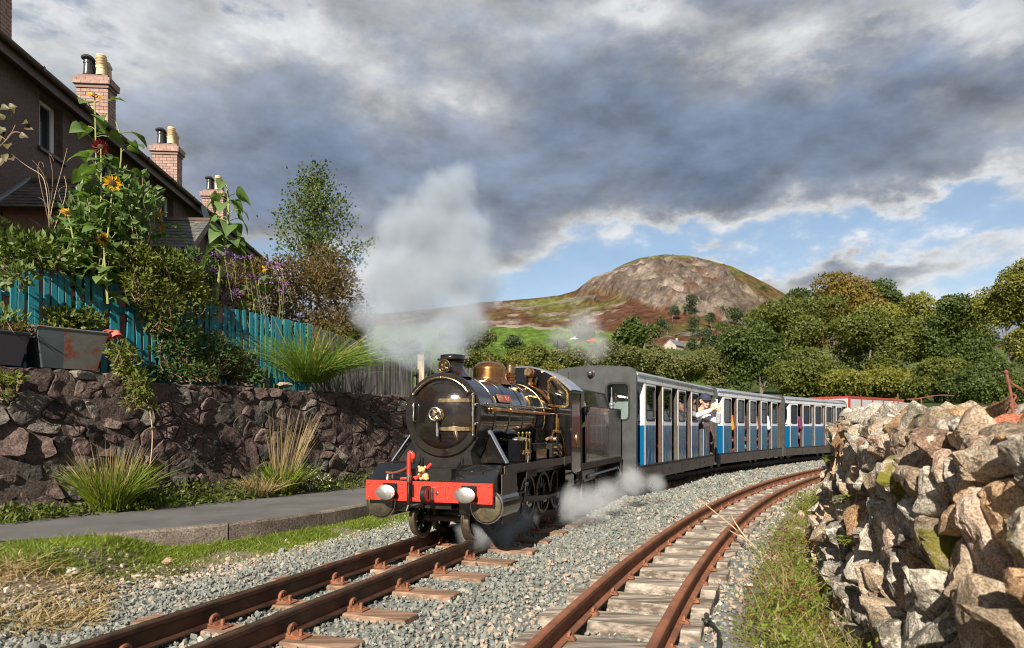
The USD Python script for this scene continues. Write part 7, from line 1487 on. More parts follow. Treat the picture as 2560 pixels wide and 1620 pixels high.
def on_dry(s, z, out=.05): p, t = dry_at(s); return np.array([p[0] - t[1] * (out - .18 * (z + .15)), p[1] + t[0] * (out - .18 * (z + .15)), z])
def s_for(u): 
    k = (u - 1280) / 1702.5; m = dcum < 7.5; return float(dcum[m][np.argmin(np.abs(DRY[m, 0] / DRY[m, 1] - k))])
fern('fern', 'small bright fern growing from the far part of the dry stone wall', on_dry(5.0, .55), 7, .15, 1); fern('fern', 'small fern low in the middle of the dry stone wall', on_dry(3.5, .40), 6, .13, 2); fern('fern', 'little fern beneath the middle fern, near the foot of the dry stone wall', on_dry(3.3, .22), 5, .12, 3)
bl = thing('broadleaf_weed', 'broad leafed weed at the foot of the dry stone wall', 'weed', px(2120, 1500, 3.35)); 
for k in range(7): obj('leaf', bigleaf(np.zeros(3), np.array([math.cos(k * .95), math.sin(k * .95), .45]), np.array([0, 0, 1.0]), rd.uniform(.10, .17), .6, rd), G_SUN, bl, smooth=True)
# rusty wires on the wall top
rwm = plain('rusty_wire', (.20, .06, .035), .8, col2=(.12, .04, .025), scale=40.0)
ry = thing('rusty_wire', 'bent rusty iron stake with trailing wire on the wall top at the right edge', 'wire', px(2530, 1090, 2.5)); oy = px(2530, 1090, 2.5); qx = lambda u, v, dy=0: px(u, v, 2.5 + dy) - oy
obj('stake', tube(spline([qx(2531, 1110), qx(2533, 1040), qx(2527, 985), qx(2515, 930)], 16), .005, 7), rwm, ry, smooth=50); obj('stake_head', ball(qx(2515, 930), .008, 1), rwm, ry, smooth=50)
for pts in ([(2517, 930), (2530, 958), (2548, 970), (2575, 985)], [(2532, 1000), (2545, 1020), (2560, 1034), (2590, 1040)], [(2532, 1018), (2538, 1035), (2560, 1050), (2590, 1052)], [(2528, 985), (2538, 995), (2532, 1005), (2540, 1012), (2530, 1018)], [(2524, 1005), (2535, 1000), (2527, 1012), (2538, 1020)]): obj('wire', tube(spline([qx(*p) for p in pts], 18), .0035, 6), rwm, ry, smooth=50)
rz = thing('rusty_wire', 'two thin rusty iron rods joined by a wire on the far wall top', 'wire', px(2246, 1030, 5.2)); oz = px(2246, 1030, 5.2); qz = lambda u, v: px(u, v, 5.2) - oz
for pts in ([(2247, 1034), (2246, 1010), (2244, 984)], [(2305, 1028), (2304, 1010), (2302, 994)]): obj('rod', tube([qz(*p) for p in pts], .0055, 6), rwm, rz)
obj('wire', tube(spline([qz(2268, 998), qz(2303, 995), qz(2330, 990), qz(2360, 988), qz(2385, 990)], 14), .004, 5), rwm, rz)
pz = thing('marker_post', 'slim white marker post standing beyond the right wall', 'post', px(2426, 1040, 15)); obj('post', box(-.02, .02, -.02, .02, -.9, .30, .004), plain('white_post', (.7, .72, .72), .5), pz); obj('post_top', box(-.021, .021, -.021, .021, .301, .33), plain('post_grey_top', (.3, .3, .3), .5), pz)

# ------------------------------------------------------------------ weeds between the siding and the wall
def strip_pick(x, y):
    d2_, _ = lateral(T2, x, y); dd_ = side_of(DRY, x, y); p = fbm(np.stack([x * 2.2, y * 2.2, 0 * x], 1), 3, 33)
    return np.clip((d2_ - .43) * 5, 0, 1) * (dd_ < .05) * np.clip((p - .30) * 5, .05, 1) * np.clip(1.4 - y / 12, .25, 1)
SP_ = Polygon([(.8, 1.6), (1.7, 2.4), (2.2, 4.4), (3.4, 6.9), (5.0, 9.8), (4.2, 10.2), (2.6, 7.4), (1.6, 5.0), (.9, 3.0)])
field(60000, SP_, .03, .17, leafmat('strip_grass_blade', [(.10, .115, .02), (.20, .20, .035), (.32, .28, .06), (.42, .35, .13)], scale=3.0), 'strip_grass', 'rough grass between the rusty siding and the dry stone wall', 'grass', 61, .0055, .55, strip_pick)
field(26000, SP_, .08, .32, G_DRY, 'strip_straw', 'dry grass stalks among the weeds beside the dry stone wall', 'grass', 62, .0032, .5, lambda x, y: strip_pick(x, y) * .6)
r = np.random.default_rng(63); x = r.uniform(.8, 5, 30000); y = r.uniform(1.8, 9.5, 30000)
k = (r.random(30000) < strip_pick(x, y) * np.clip((fbm(np.stack([x * 3, y * 3, 0 * x], 1), 2, 5) - .4) * 6, 0, 1)) & (np.abs(x) < .8 * y)
b = np.column_stack([x, y, ground_z(x, y)])[k]; nb = len(b); hh = r.uniform(.04, .24, nb)
reps = 7; C = np.repeat(b, reps, 0); q = np.tile(np.linspace(.2, 1, reps), nb); C = C + np.column_stack([r.normal(0, .015, len(C)), r.normal(0, .015, len(C)), np.repeat(hh, reps) * q]); D = r.normal(size=(len(C), 3)) * [1, 1, .3] + [0, 0, .5]
red_w = r.random(len(C)) < .0
obj('strip_weeds', leafset(C, D, .024 * r.uniform(.5, 1.5, len(C)), width=.42, seed=7), G_WEED, kind='stuff', label='leafy green weeds beside the dry stone wall', cat='weeds')
x = r.uniform(.9, 4, 900); y = r.uniform(2.4, 7.5, 900); k = r.random(900) < strip_pick(x, y) * (fbm(np.stack([x * 3, y * 3, 0 * x], 1), 2, 9) > .55); b = np.column_stack([x, y, ground_z(x, y)])[k]; C = np.repeat(b, 12, 0); C = C + np.column_stack([r.normal(0, .02, len(C)), r.normal(0, .02, len(C)), r.uniform(.05, .24, len(C))])
obj('red_weeds', leafset(C, r.normal(size=(len(C), 3)) * [1, 1, .5] + [0, 0, .6], .022, width=.5, seed=8), leafmat('red_brown_weed', [(.09, .02, .012), (.18, .05, .03), (.20, .11, .05)]), kind='stuff', label='reddish brown dying weeds among the grass', cat='weeds')
# small rubble at the wall foot and on the ground between
n = 2600; x = r.uniform(.8, 5.5, n); y = r.uniform(2.0, 10, n); d2_, _ = lateral(T2, x, y); dd_ = side_of(DRY, x, y); k = (d2_ > .55) & (dd_ < .1) & (r.random(n) < .6); x, y = x[k], y[k]
instances('loose_stones', [(rock(150 + q, 14, (1, .8, .55)), bmats[3 + q % 3]) for q in range(6)], np.column_stack([x, y, ground_z(x, y) + .004]), (np.exp(r.normal(-3.85, .55, len(x)))[:, None] * np.ones(3)), rquat(len(x), r), r.integers(0, 6, len(x)), 'small loose stones on the soil beside the siding', 'stones')
n = 5200; x = r.uniform(-3.6, -.6, n); y = r.uniform(2.6, 9, n); d1_, _ = lateral(T1, x, y); kk_ = side_of(KERB, x, y); k = (d1_ < -1.1) & (kk_ > .08) & (np.abs(x) < .78 * y) & (r.random(n) < np.where(kk_ < .45, .12, 1)); x, y = x[k], y[k]
instances('bank_gravel', [(rock(170 + q, 14, (1, .8, .55)), bmats[[3, 4, 5, 4, 1, 4][q]]) for q in range(6)], np.column_stack([x, y, ground_z(x, y) + .003]), (np.exp(r.normal(-4.25, .45, len(x)))[:, None] * np.ones(3)), rquat(len(x), r), r.integers(0, 6, len(x)), 'pinkish gravel on the bank left of the ballast', 'gravel')
for u, v, sx, lab in ((180, 1428, (.055, .045, .035), 'pale angular stone on the lower left bank'), (418, 1403, (.045, .035, .028), 'brown rock on the gravel left of the running track'), (400, 1462, (.04, .03, .024), 'white quartz stone at the edge of the ballast'), (1718, 1468, (.05, .03, .03), 'flat brown stone lying on a grey sleeper end')):
    y_ = .88 * 1702.5 / (v - 1067.5); p = px(u, v, y_); t = thing('rock', lab, 'rock', p); obj('stone', scl(subdiv(rock(u, 18, (1, 1, 1)), 1), sx), stonemat('pale_rock', [(.30, .24, .19), (.46, .38, .31), (.55, .48, .42)], scale=9.0) if u != 418 else dst[2], t, smooth=35)
# black cable and dead twigs beside the siding
cb = thing('black_cable', 'black cable lying beside the ends of the grey sleepers', 'cable', px(1790, 1585, 2.9)); oc = px(1790, 1585, 2.9)
gpx = lambda u, v, z=-.128: px(u, v, (H - z) * 1702.5 / (v - 1067.5)); obj('cable', tube(spline([gpx(1799, 1660), gpx(1799, 1615), gpx(1793, 1578), gpx(1768, 1545), gpx(1768, 1528), gpx(1786, 1505), gpx(1790, 1480)], 40) - oc, .012, 8), rubber, cb, smooth=50)
obj('cable_tie', tube(spline([gpx(1757, 1548), gpx(1766, 1552, -.098), gpx(1772, 1550)], 6) - oc, .008, 6), rubber, cb)
tg_ = thing('dead_twig', 'pale dead twig lying across the rusty siding rail', 'twig', gpx(1830, 1340)); og = gpx(1830, 1340)
for pts in ([(1905, 1405, -.10), (1870, 1350, -.04), (1830, 1315, .03), (1782, 1262, .06)], [(1865, 1345, -.03), (1840, 1310, .06), (1829, 1286, .11)], [(1865, 1350, -.04), (1830, 1330, -.02), (1802, 1312, .01)]): obj('twig', tube(spline([px(u, v, (H - z) * 1702.5 / (v - 1067.5)) - og for u, v, z in pts], 14), np.linspace(.006, .003, 14), 6), stem_p, tg_, smooth=50)

# ------------------------------------------------------------------ the hill
sil_u = np.array([300, 1100, 1200, 1260, 1340, 1400, 1440, 1480, 1530, 1560, 1600, 1660, 1720, 1770, 1830, 1880, 1930, 1975, 2010, 2060, 2120, 2200, 2400, 2600])
sil_v = np.array([850, 770, 756, 752, 745, 738, 726, 694, 676, 660, 645, 636, 639, 650, 666, 690, 716, 742, 756, 790, 815, 835, 850, 860.])
Y0H, Y1H = 150.0, 520.0
def hill_e(u, t):
    """Slope of sight (rise over distance) of the hillside at bearing u, t from the foot (0) to the crest (1) and past it."""
    es = (1067.5 - np.interp(u, sil_u, sil_v)) / 1702.5; e0 = (1067.5 - 905) / 1702.5
    tt = np.clip(t, 0, 1); sh = .30 * tt + .70 * tt ** 1.9
    e = e0 * np.clip(1 + t * 2, 0, 1) * (t < 0) + (e0 + (es - e0) * sh) * (t >= 0)
    return np.where(t > 1, es - (t - 1) * .9 * es, e)
NU, NT = 430, 200
uu, tt = np.meshgrid(np.linspace(420, 2560, NU), np.r_[np.linspace(-.35, -.02, 10), np.linspace(0, 1.0, NT - 30), np.linspace(1.01, 1.5, 20)])
yy = Y0H + (Y1H - Y0H) * tt; ee = hill_e(uu, tt); xx_ = (uu - 1280) / 1702.5 * yy; zz = H + ee * yy
vv = 1067.5 - ee * 1702.5
N2 = lambda f, s, o=4: fbm(np.stack([xx_ * f, yy * f, zz * f], -1), o, s)
silv = np.interp(uu, sil_u, sil_v); dtop = vv - silv
low = np.interp(uu, [1380, 1440, 1500, 1560, 1640, 1720, 1800, 1880, 1960, 2010], [738, 736, 728, 742, 770, 792, 806, 800, 785, 760]) + 26 * (N2(.02, 61) - .5)
shoulder = uu - np.interp(vv, [640, 660, 720, 780, 820], [1740, 1790, 1850, 1930, 1990])
crag = smooth(8, -8, vv - low) * smooth(1425, 1500, uu + 40 * (N2(.03, 62) - .5)) * smooth(14, -14, shoulder + 30 * (N2(.03, 63) - .5))
crag = np.clip(crag * (.72 + .9 * (N2(.05, 3) - .35)), 0, 1)
env = smooth(-3, 44, dtop) * smooth(.02, .1, tt)
rid = np.abs(N2(.045, 21, 5) - .5) * 2; fold = np.abs(fbm(np.stack([xx_ * .10, yy * .03, zz * .05], -1), 5, 44) - .5) * 2
zz = zz + env * ((N2(.02, 2) - .5) * 6 + crag * (.5 - rid) * 13 + crag * (.4 - fold) * 14 + (N2(.12, 7) - .5) * 3.4)
st_ = lambda a_, g_=2.0: np.clip((a_ - .5) * g_ + .5, 0, 1)
n1 = st_(N2(.03, 51), 1.5); n2 = st_(N2(.09, 52), 1.4); n3 = st_(.5 * N2(.22, 53) + .5 * fbm(np.stack([xx_ * .5, yy * .12, zz * .12], -1), 4, 54), 2.4)
L3 = lambda a, b, m_: a * (1 - m_[..., None]) + np.array(b) * m_[..., None]
col = np.ones(uu.shape + (3,)) * np.array([.078, .036, .019])                                 # bracken
col = L3(col, (.085, .082, .022), smooth(.50, .66, n1) * .7)                                   # green among the bracken
col = L3(col, (.17, .145, .12), smooth(.60, .68, n2) * smooth(720, 760, vv) * .85)             # loose rocks
col = L3(col, (.090, .058, .022), smooth(-10, 20, shoulder + 25 * (n1 - .5)))                  # brown right shoulder
col = L3(col, (.065, .075, .022), smooth(-10, 20, shoulder) * smooth(.52, .62, n2) * .7)
scree = np.array([.185, .148, .122])
col = L3(col, scree, smooth(.15, .42, crag))
col = L3(col, (.095, .088, .030), smooth(.2, .45, crag) * smooth(.50, .60, N2(.07, 77)) * (.35 + .5 * smooth(720, 660, vv)))
col = L3(col, (.075, .055, .045), smooth(.2, .5, crag) * smooth(.30, .12, rid) * .75)
col = L3(col, (.105, .048, .024), smooth(.2, .5, crag) * smooth(.60, .68, N2(.10, 78)) * .6)
col = L3(col, (.100, .105, .026), smooth(22, 4, dtop + 22 * (n1 - .5)) * (uu > 1560) * (uu < 1860))  # grassy crest
col = L3(col, (.115, .13, .030), np.exp(-(((uu - 1390 + (vv - 750) * 2.4) / 75) ** 2 + ((vv - 757) / 14) ** 2)))
field_m = smooth(814, 822, vv + 8 * (n1 - .5)) * smooth(1560, 1480, uu - (vv - 820) * 2.2)
col = L3(col, (.075, .120, .018), field_m)
col = L3(col, (.070, .090, .025), smooth(855, 880, vv) * (1 - field_m))
col *= (.42 + 1.15 * n3)[..., None]
hv = np.stack([xx_, yy, zz], -1).reshape(-1, 3); ii = np.arange(NT - 1 + 0)[:, None] * NU + np.arange(NU - 1)[None]
ii = np.arange(uu.shape[0] - 1)[:, None] * NU + np.arange(NU - 1)[None]
hillm = mat('hillside', {'at': ('attribute', {'attribute': 'albedo'}), 'g': ('geometry', {}), 'n': ('noise_texture', {'scale': .35, 'detail': 9.0, 'roughness': .75}), 'r': ('rgb_ramp', {'ramp': [(.3, (.38, .36, .34)), (.5, (1, 1, 1)), (.7, (1.6, 1.6, 1.5))]}),
    'm': ('mix', {'mix_type': 'multiply', 'fac': 1.0}), 'p': ('principled_bsdf', {'roughness': .95, 'specular_ior_level': .1}), 'b': ('bump', {'strength': 1.0, 'distance': 1.2})},
    [('g.position', 'n.vector'), ('n.fac', 'r.fac'), ('at.color', 'm.color1'), ('r.color', 'm.color2'), ('m.color', 'p.base_color'), ('n.fac', 'b.height'), ('b.normal', 'p.normal')])
hp_ = obj('hill', (hv, np.stack([ii, ii + 1, ii + NU + 1, ii + NU], -1).reshape(-1, 4)), hillm, smooth=True, kind='structure', label='craggy hill with brown bracken, grey scree and green fields', cat='hill')
primvar(hp_, 'albedo', col.reshape(-1, 3))
def on_hill(u, v):
    t = np.linspace(0, 1, 400); vs = 1067.5 - hill_e(np.full(400, u), t) * 1702.5; t_ = np.interp(-v, -vs, t); y = Y0H + (Y1H - Y0H) * t_; return px(u, v, y)
# dry stone field walls on the hill
fw = stonemat('field_wall_stone', [(.08, .07, .06), (.15, .13, .11), (.21, .18, .155)], scale=1.5, bump=.05)
def field_wall(label, pts, h=1.2):
    P = spline([on_hill(*p) for p in pts], 40); t = thing('field_wall', label, 'wall', P[0]); v, f = sweep(P, [(-.35, -1.5), (.35, -1.5), (.22, h), (-.22, h)]); v = v + .3 * (np.stack([fbm(v * .7 + k, 3, k) for k in range(3)], 1) - .5); obj('stonework', (v - P[0], f), fw, t)
    v, f = sweep(P + [0, 0, h + .01], [(-.3, 0), (.3, 0), (.2, .25), (-.2, .25)]); obj('cope', (v - P[0], f), fw, t)
field_wall('long dry stone field wall along the top of the green field', [(1240, 818), (1320, 821), (1400, 828), (1440, 830)])
field_wall('field wall slanting down the hill right of the smoke, above the green field', [(1500, 836), (1530, 844), (1580, 850), (1640, 858)])
field_wall('field wall curling through the bracken near the upper green patch', [(1270, 768), (1330, 772), (1400, 758), (1450, 748), (1480, 752)], 1.2)
field_wall('field wall at the foot of the bracken right of the big oak', [(1690, 845), (1730, 838), (1790, 850)])
# ------------------------------------------------------------------ trees
T_GRN = leafmat('tree_leaf_green', [(.048, .060, .010), (.12, .135, .018), (.21, .22, .028), (.32, .30, .045)], scale=.35, trans=.25)
T_DRK = leafmat('tree_leaf_dark', [(.032, .048, .009), (.075, .098, .016), (.135, .16, .026), (.21, .22, .04)], scale=.35, trans=.25)
T_AUT = leafmat('tree_leaf_autumn', [(.09, .062, .012), (.20, .14, .020), (.31, .21, .028), (.39, .25, .04)], scale=.35, trans=.25)
T_YEL = leafmat('tree_leaf_yellow_green', [(.08, .082, .012), (.18, .175, .022), (.30, .28, .034), (.42, .36, .055)], scale=.4, trans=.25)
T_SCR = leafmat('scrub_leaf', [(.065, .072, .022), (.14, .142, .040), (.21, .20, .058), (.29, .265, .095)], scale=.3, trans=.25)
T_FAR = leafmat('far_tree_leaf', [(0.029, 0.044, 0.016), (0.047, 0.068, 0.022), (0.072, 0.094, 0.029), (0.104, 0.111, 0.039)], scale=.08, trans=.2)
tbark = plain('tree_bark', (.085, .07, .055), .9, col2=(.15, .135, .115), scale=1.5)
def tree(name, label, c, s, n, leaf, mat_, seed, lumps=16, ground=None, group=None, cat_='tree', limbs=6, lump_r=.40):
    """c crown centre, s half sizes; leaf-sized cards on lumps spread through the crown; a trunk with limbs down to the ground."""
    r = np.random.default_rng(seed); c, s = np.asarray(c, float), np.asarray(s, float); gz = -.2 if ground is None else ground
    base = np.array([c[0], c[1], gz]); t = thing(name, label, cat_, base, 0, group)
    q = r.normal(size=(lumps, 3)); q /= np.linalg.norm(q, axis=1, keepdims=True); q[:, 2] = np.where(q[:, 2] < -.5, -q[:, 2], q[:, 2]); nb_ = max(4, lumps // 6); bq = r.normal(size=(nb_, 3)); bq /= np.linalg.norm(bq, axis=1, keepdims=True); bq[:, 2] = np.abs(bq[:, 2]) * np.where(r.random(nb_) < .7, 1, -.8); bc_ = bq * s * r.uniform(.45, .85, (nb_, 1)); wh = r.integers(0, nb_, lumps); lc = bc_[wh] + q * s * r.uniform(.30, .46, (nb_, 1))[wh] * (r.random((lumps, 1)) ** .4); lc[:lumps // 6] = q[:lumps // 6] * s * .35; lr = s.mean() * lump_r * r.uniform(.65, 1.25, lumps)
    k = r.choice(lumps, n, p=lr ** 2 / (lr ** 2).sum()); d = r.normal(size=(n, 3)); d /= np.linalg.norm(d, axis=1, keepdims=True); d[:, 2] = np.abs(d[:, 2]) * np.where(r.random(n) < .72, 1, -1)
    rad = lr[k] * (.62 + .45 * r.random(n) ** .5) * (.75 + .55 * fbm(d * 2.1 + k[:, None] * 3.3, 3, seed)); C = lc[k] + d * rad[:, None] * [1, 1, .85]
    D = d * .5 + r.normal(size=(n, 3)) * .8
    obj('crown', move(leafset(C, D, leaf * r.uniform(.6, 1.3, n), up=d, width=.75, seed=seed), c - base), mat_, t)
    tr = spline([[0, 0, -.3], [r.normal(0, .03) * s[0], 0, (c[2] - gz) * .5], [r.normal(0, .1) * s[0], 0, (c[2] - gz) + .2 * s[2]]], 10); R_ = max(.05, s[0] * .055)
    obj('trunk', tube(tr, np.linspace(R_, R_ * .3, 10), 9), tbark, t, smooth=50); L_ = []
    for a in range(limbs):
        e = (c - base) + lc[a % lumps] * .95; b = tr[int(r.uniform(4, 9))]; L_.append(tube(spline([b, (b + e) / 2 + [0, 0, .06 * s[2]], e], 7), np.linspace(R_ * .38, R_ * .08, 7), 6))
    if L_: obj('limbs', cat(L_), tbark, t, smooth=50)
    return t
def tpx(name, label, u, v, ru, rv, y, n, leaf, mat_, seed, ry=None, **k):
    c = px(u, v, y); s = (ru / 1702.5 * y, (ry or ru / 1702.5 * y * .9), rv / 1702.5 * y); return tree(name, label, c, s, n, leaf, mat_, seed, **k)
for a in [('broad dark green tree above the middle and rear carriages', 1900, 910, 120, 95, 50, 8000, .30, T_DRK, 101), ('big rounded green tree, leftmost of the tall trees', 1985, 850, 120, 118, 54, 9000, .32, T_GRN, 102),
          ('tree turning yellow brown at its top, among the tall trees', 2085, 830, 115, 125, 58, 9500, .34, T_AUT, 103), ('tall green tree in front of the yellowing one', 2160, 885, 125, 115, 48, 9500, .30, T_GRN, 104),
          ('dark round topped tree standing highest behind the yellowing tree', 2225, 790, 95, 80, 70, 7000, .38, T_DRK, 105), ('broad tree with olive leaves right of the yellowing tree', 2305, 855, 125, 118, 52, 9500, .31, T_YEL, 106),
          ('dark green tree between the olive tree and the right edge', 2410, 870, 120, 105, 47, 9000, .28, T_DRK, 107), ('bright yellow green tree at the right edge, nearest of the tall trees', 2535, 815, 120, 130, 30, 9500, .17, T_YEL, 108),
          ('small dark treetop on the left shoulder of the tall trees', 2010, 775, 75, 55, 72, 5000, .36, T_DRK, 109), ('low green tree behind the rear carriage', 2020, 960, 130, 70, 42, 7500, .25, T_GRN, 110),
          ('low bushy tree above the red carriage', 2180, 975, 130, 62, 38, 7500, .23, T_YEL, 111), ('low green tree right of the red carriage', 2330, 975, 120, 65, 34, 7500, .21, T_GRN, 112), ('shadowy bush under the right edge tree', 2500, 985, 120, 60, 28, 6500, .17, T_DRK, 113),
          ('pale leafed tree above the first carriage, left end of the tall trees', 1800, 938, 95, 52, 52, 6500, .28, T_SCR, 114)]:
    lab, u, v, ru, rv, y, n, lf, m_, sd_ = a; tpx('tree', lab, u, v, ru, rv, y, int(n * 2.3), lf * .62, m_, sd_, lumps=44, lump_r=.27)
for a in [('grey green willow scrub over the roof of the first carriage', 1500, 915, 90, 55, 46, 6500, .22, T_SCR, 121), ('grey green scrub right of the scrub over the first carriage', 1630, 928, 95, 45, 50, 6500, .24, T_SCR, 122), ('grey green scrub above the join of the first two carriages', 1725, 936, 85, 40, 46, 6000, .22, T_SCR, 123),
          ('dull green scrub behind the copper dome', 1400, 910, 80, 50, 42, 5500, .20, T_SCR, 124), ('dark green scrub bush left of the copper dome', 1300, 900, 70, 45, 38, 5500, .18, T_GRN, 125), ('leafy green bush close behind the chimney', 1205, 915, 70, 40, 17, 5000, .085, T_GRN, 126), ('yellowish bush behind the safety valve', 1310, 935, 75, 35, 20, 5000, .095, T_YEL, 127), ('green bush behind the board fence left of the chimney', 1010, 905, 55, 55, 15.5, 4000, .085, T_GRN, 128), ('bush in the gap of the fences under the steam', 1040, 930, 26, 40, 11.6, 1500, .07, G_HON, 129), ('far green scrub between the chimney and the field', 1180, 870, 90, 40, 60, 5500, .26, T_SCR, 130)]:
    lab, u, v, ru, rv, y, n, lf, m_, sd_ = a; tpx('bush', lab, u, v, ru, rv, y, int(n * 1.8), lf * .7, m_, sd_, lumps=26, limbs=4, cat_='bush', lump_r=.32)
HT = [('broad dark oak on the green field below the bracken', 1610, 832, 66, 42, 4200), ('small dark tree at the right edge of the broad oak', 1668, 820, 26, 24, 1200), ('round dark tree on the scree foot, right one of a pair', 1718, 770, 25, 26, 1500), ('smaller dark tree left of the round one at the scree foot', 1681, 784, 18, 20, 1000), ('brownish tree in the thin smoke above the green field', 1458, 826, 40, 28, 2200),
      ('small green tree at the foot of the crag', 1740, 812, 24, 22, 1100), ('second small tree at the foot of the crag', 1778, 806, 20, 22, 900), ('tan leafed tree right of the bracken slope', 1762, 838, 26, 24, 1100), ('green tree below the right crag', 1812, 826, 28, 26, 1200), ('tree in the wooded dip under the right crag', 1840, 796, 30, 24, 1300), ('tree at the top of the wooded dip', 1806, 782, 22, 18, 900), ('wooded clump tree right of the dip', 1885, 808, 34, 24, 1400), ('tree low on the right flank beside the tall trees', 1925, 802, 28, 20, 1100), ('pale green tree behind the cottage', 1800, 868, 40, 30, 1700), ('dark tree right of the cottage', 1850, 872, 36, 28, 1500), ('lone shrub on the scree', 1592, 726, 9, 6, 300), ('small bush high on the right flank', 1912, 722, 12, 8, 400), ('green bush left of the cottage', 1728, 866, 16, 16, 700), ('far bush beside the smoke at the field foot', 1400, 868, 30, 16, 1000), ('far bush at the left of the green field', 1280, 866, 40, 20, 1300), ('tree above the tall trees on the right flank', 1965, 780, 26, 18, 900)]
for k, (lab, u, v, ru, rv, n) in enumerate(HT):
    b = on_hill(u, v + rv * .95); y = b[1]; tree('hill_tree', lab, px(u, v, y), (ru / 1702.5 * y, ru / 1702.5 * y * .8, rv / 1702.5 * y), n, max(.6, ru / 1702.5 * y * .13), T_FAR if k % 4 else T_DRK, 140 + k, lumps=10, ground=b[2] - .5, limbs=3, lump_r=.5)
cf = thing('conifer', 'narrow dark conifer right of the cottage on the hill foot', 'tree', on_hill(1757, 884)); rc = np.random.default_rng(9); yb = on_hill(1757, 884)[1]; hh_ = 40 / 1702.5 * yb
q = rc.random(1600) ** .7; a = rc.uniform(0, 2 * PI, 1600); rad = (1 - q) * hh_ * .26 * rc.uniform(.6, 1.1, 1600) + .1; obj('crown', leafset(np.column_stack([np.cos(a) * rad, np.sin(a) * rad, q * hh_]), np.column_stack([np.cos(a), np.sin(a), -.3 + 0 * a]), hh_ * .09, width=.7, seed=2), T_DRK, cf); obj('trunk', cyl((0, 0, -1), (0, 0, hh_), .3, .05, 8), tbark, cf)
# cottage and farm vehicles
bc = on_hill(1683, 880); ct = thing('cottage', 'pale stone cottage with a slate roof at the foot of the hill', 'house', bc, -38); S_ = bc[1] / 190.0
stw = plain('cottage_stone', (.36, .31, .26), .9, col2=(.26, .22, .19), scale=1.2); slate_f = plain('cottage_slate', (.12, .125, .14), .6)
obj('walls', prism([(-2.2, -2), (2.2, -2), (2.2, 2.0), (0, 3.9), (-2.2, 2.0)], (0, 3.4 * 1.0, 0), (1, 0, 0), (0, 0, 1), 6.0), stw, ct)
for sg in (-1, 1): obj('roof', hull([(sg * 2.5, y_, 1.75 + e) for y_ in (-2.85, 3.6) for e in (0, .15)] + [(sg * .02, y_, 3.92 + e) for y_ in (-2.85, 3.6) for e in (0, .15)]), slate_f, ct)
for x0 in (-.9, .5): obj('window', box(x0, x0 + .5, -2.64, -2.605, .4, 1.3), darkpane, ct)
obj('chimney', box(-.3, .3, 2.6, 3.2, 3.6, 4.9), stw, ct)
def vehicle(name, label, u, v, col_, cat_, hd_):
    b = on_hill(u, v); t = thing(name, label, cat_, b, hd_); obj('body', cat([box(-2.0, 2.0, -.8, .8, .5, 1.3, .1), box(-.6, 1.6, -.72, .72, 1.3, 1.9, .12)]), plain(name + '_paint', col_, .4), t)
    for x_ in (-1.3, 1.3):
        for sg in (-1, 1): obj('wheel', cyl((x_, sg * .7, .4), (x_, sg * .86, .4), .4, n=14), rubber, t)
    obj('windscreen', box(-.62, -.605, -.6, .6, 1.35, 1.8), darkpane, t)
vehicle('farm_truck', 'small red farm truck parked at the edge of the green field', 1479, 858, (.45, .06, .03), 'truck', 10); vehicle('white_van', 'small white van parked left of the red farm truck', 1437, 852, (.7, .7, .7), 'van', 5)

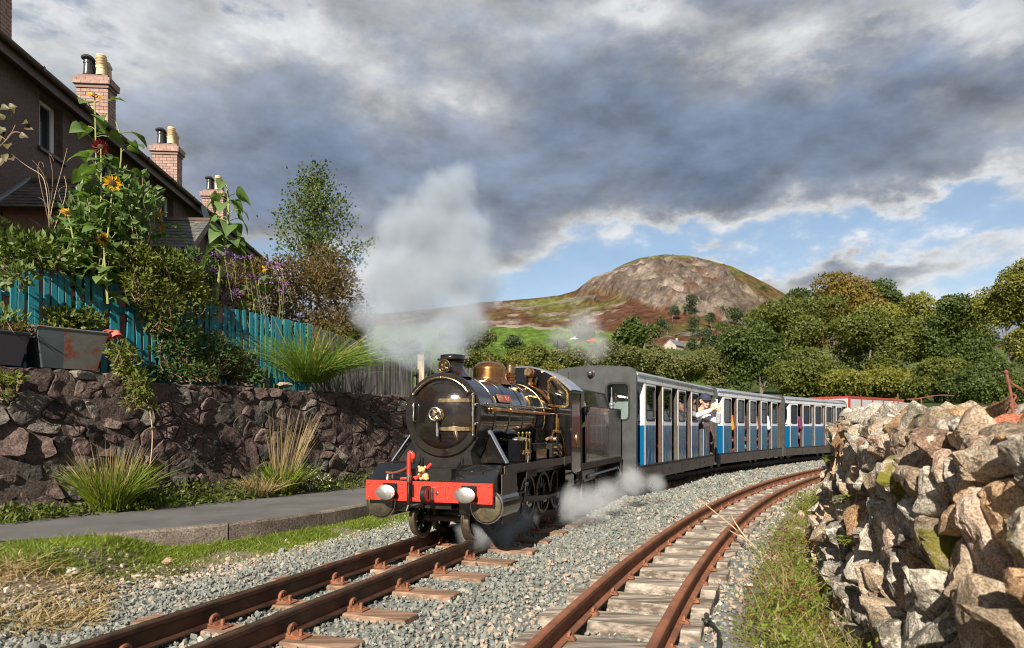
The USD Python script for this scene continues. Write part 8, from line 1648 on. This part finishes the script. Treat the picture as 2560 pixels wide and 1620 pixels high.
# ------------------------------------------------------------------ steam
def steam(name, label, lobes, dens, noise_scale, lo, hi, albedo, seed, aniso=-0.1, soft=.25):
    """lobes: (centre, radius). A closed skin round the lobes; the density is noise that fades at each lobe's edge."""
    mfp = mf.Manifold.batch_boolean([mball(c, r * 1.02) for c, r in lobes], mf.OpType.Add).to_mesh(); skin_ = (np.array(mfp.vert_properties)[:, :3], np.array(mfp.tri_verts))
    n = {'g': ('geometry', {}), 'nz': ('noise_texture', {'scale': noise_scale, 'detail': 7.0, 'roughness': .62, 'distortion': .8}), 'of': ('vector_math', {'math_type': 'add', 'vector2': (seed * 1.7, seed * .9, seed * 2.3)})}
    l = [('g.position', 'of.vector1'), ('of.vector', 'nz.vector')]; prev = None
    for k, (c, r) in enumerate(lobes):
        n[f'd{k}'] = ('vector_math', {'math_type': 'distance', 'vector2': tuple(float(q) for q in c)}); n[f'm{k}'] = ('map_range', {'from_min': 0.0, 'from_max': float(r), 'to_min': 1.0, 'to_max': 0.0, 'clamp': True})
        l += [('g.position', f'd{k}.vector1'), (f'd{k}.value', f'm{k}.value')]
        if prev is None: prev = f'm{k}.result'
        else:
            n[f'x{k}'] = ('math', {'math_type': 'smoothmax', 'value3': .15}); l += [(prev, f'x{k}.value1'), (f'm{k}.result', f'x{k}.value2')]; prev = f'x{k}.value'
    n['ad'] = ('math', {'math_type': 'multiply_add', 'value2': .85}); n['nm'] = ('math', {'math_type': 'multiply', 'value2': 1.0})
    n['mr'] = ('map_range', {'from_min': lo, 'from_max': hi, 'to_min': 0.0, 'to_max': dens, 'clamp': True}); n['ed'] = ('math', {'math_type': 'multiply'}); n['es'] = ('map_range', {'from_min': 0.0, 'from_max': soft, 'clamp': True})
    n['v'] = ('principled_volume', {'color': albedo, 'anisotropy': aniso})
    l += [('nz.fac', 'nm.value1'), (prev, 'ad.value1'), ('nm.value', 'ad.value3'), ('ad.value', 'mr.value'), (prev, 'es.value'), ('mr.result', 'ed.value1'), ('es.result', 'ed.value2'), ('ed.value', 'v.density')]
    m_ = usdkit.material(stage, f'/World/Looks/{name}_{seed}', n, l, volume='v.volume')
    return obj(name, skin_, m_, kind='stuff', label=label, cat='steam')
P = lambda u, v, y, r: (px(u, v, y), r / 1702.5 * y)
steam('steam', 'big grey steam plume rising from the locomotive chimney', [P(1130, 876, 5.0, 60), P(1105, 850, 5.2, 95), P(1040, 858, 5.35, 95), P(975, 838, 5.7, 92), P(1150, 800, 5.4, 105), P(1040, 745, 5.6, 165), P(1150, 690, 5.7, 150), P(985, 690, 5.8, 130), P(1060, 590, 5.9, 150), P(1155, 590, 5.9, 110), P(1115, 500, 6.0, 105), P(1150, 450, 6.05, 62), P(920, 790, 5.9, 70), P(1215, 720, 5.8, 85), P(1000, 560, 5.9, 90)], 4.6, 3.2, .66, 1.26, (.74, .83, .93), 1)
steam('steam', 'wisp of steam curling beside the front wheels', [P(1235, 1285, 5.05, 80), P(1190, 1325, 4.85, 70), P(1290, 1295, 5.3, 72), P(1255, 1335, 5.0, 60)], 7.0, 9.0, .66, 1.1, (.93, .95, .97), 2, soft=.8)
steam('steam', 'low cloud of steam drifting under the tender', [P(1425, 1262, 6.0, 72), P(1465, 1262, 6.2, 76), P(1520, 1240, 6.7, 66), P(1580, 1208, 7.4, 62), P(1640, 1210, 7.7, 42)], 5.0, 6.5, .66, 1.1, (.93, .95, .97), 3, soft=.8)
steam('steam', 'thin smoke in front of the field, above the tender', [P(1455, 830, 9.0, 75), P(1490, 865, 9.0, 60), P(1400, 845, 9.0, 55)], 1.6, 2.0, .62, 1.1, (.85, .86, .88), 4, soft=.6)
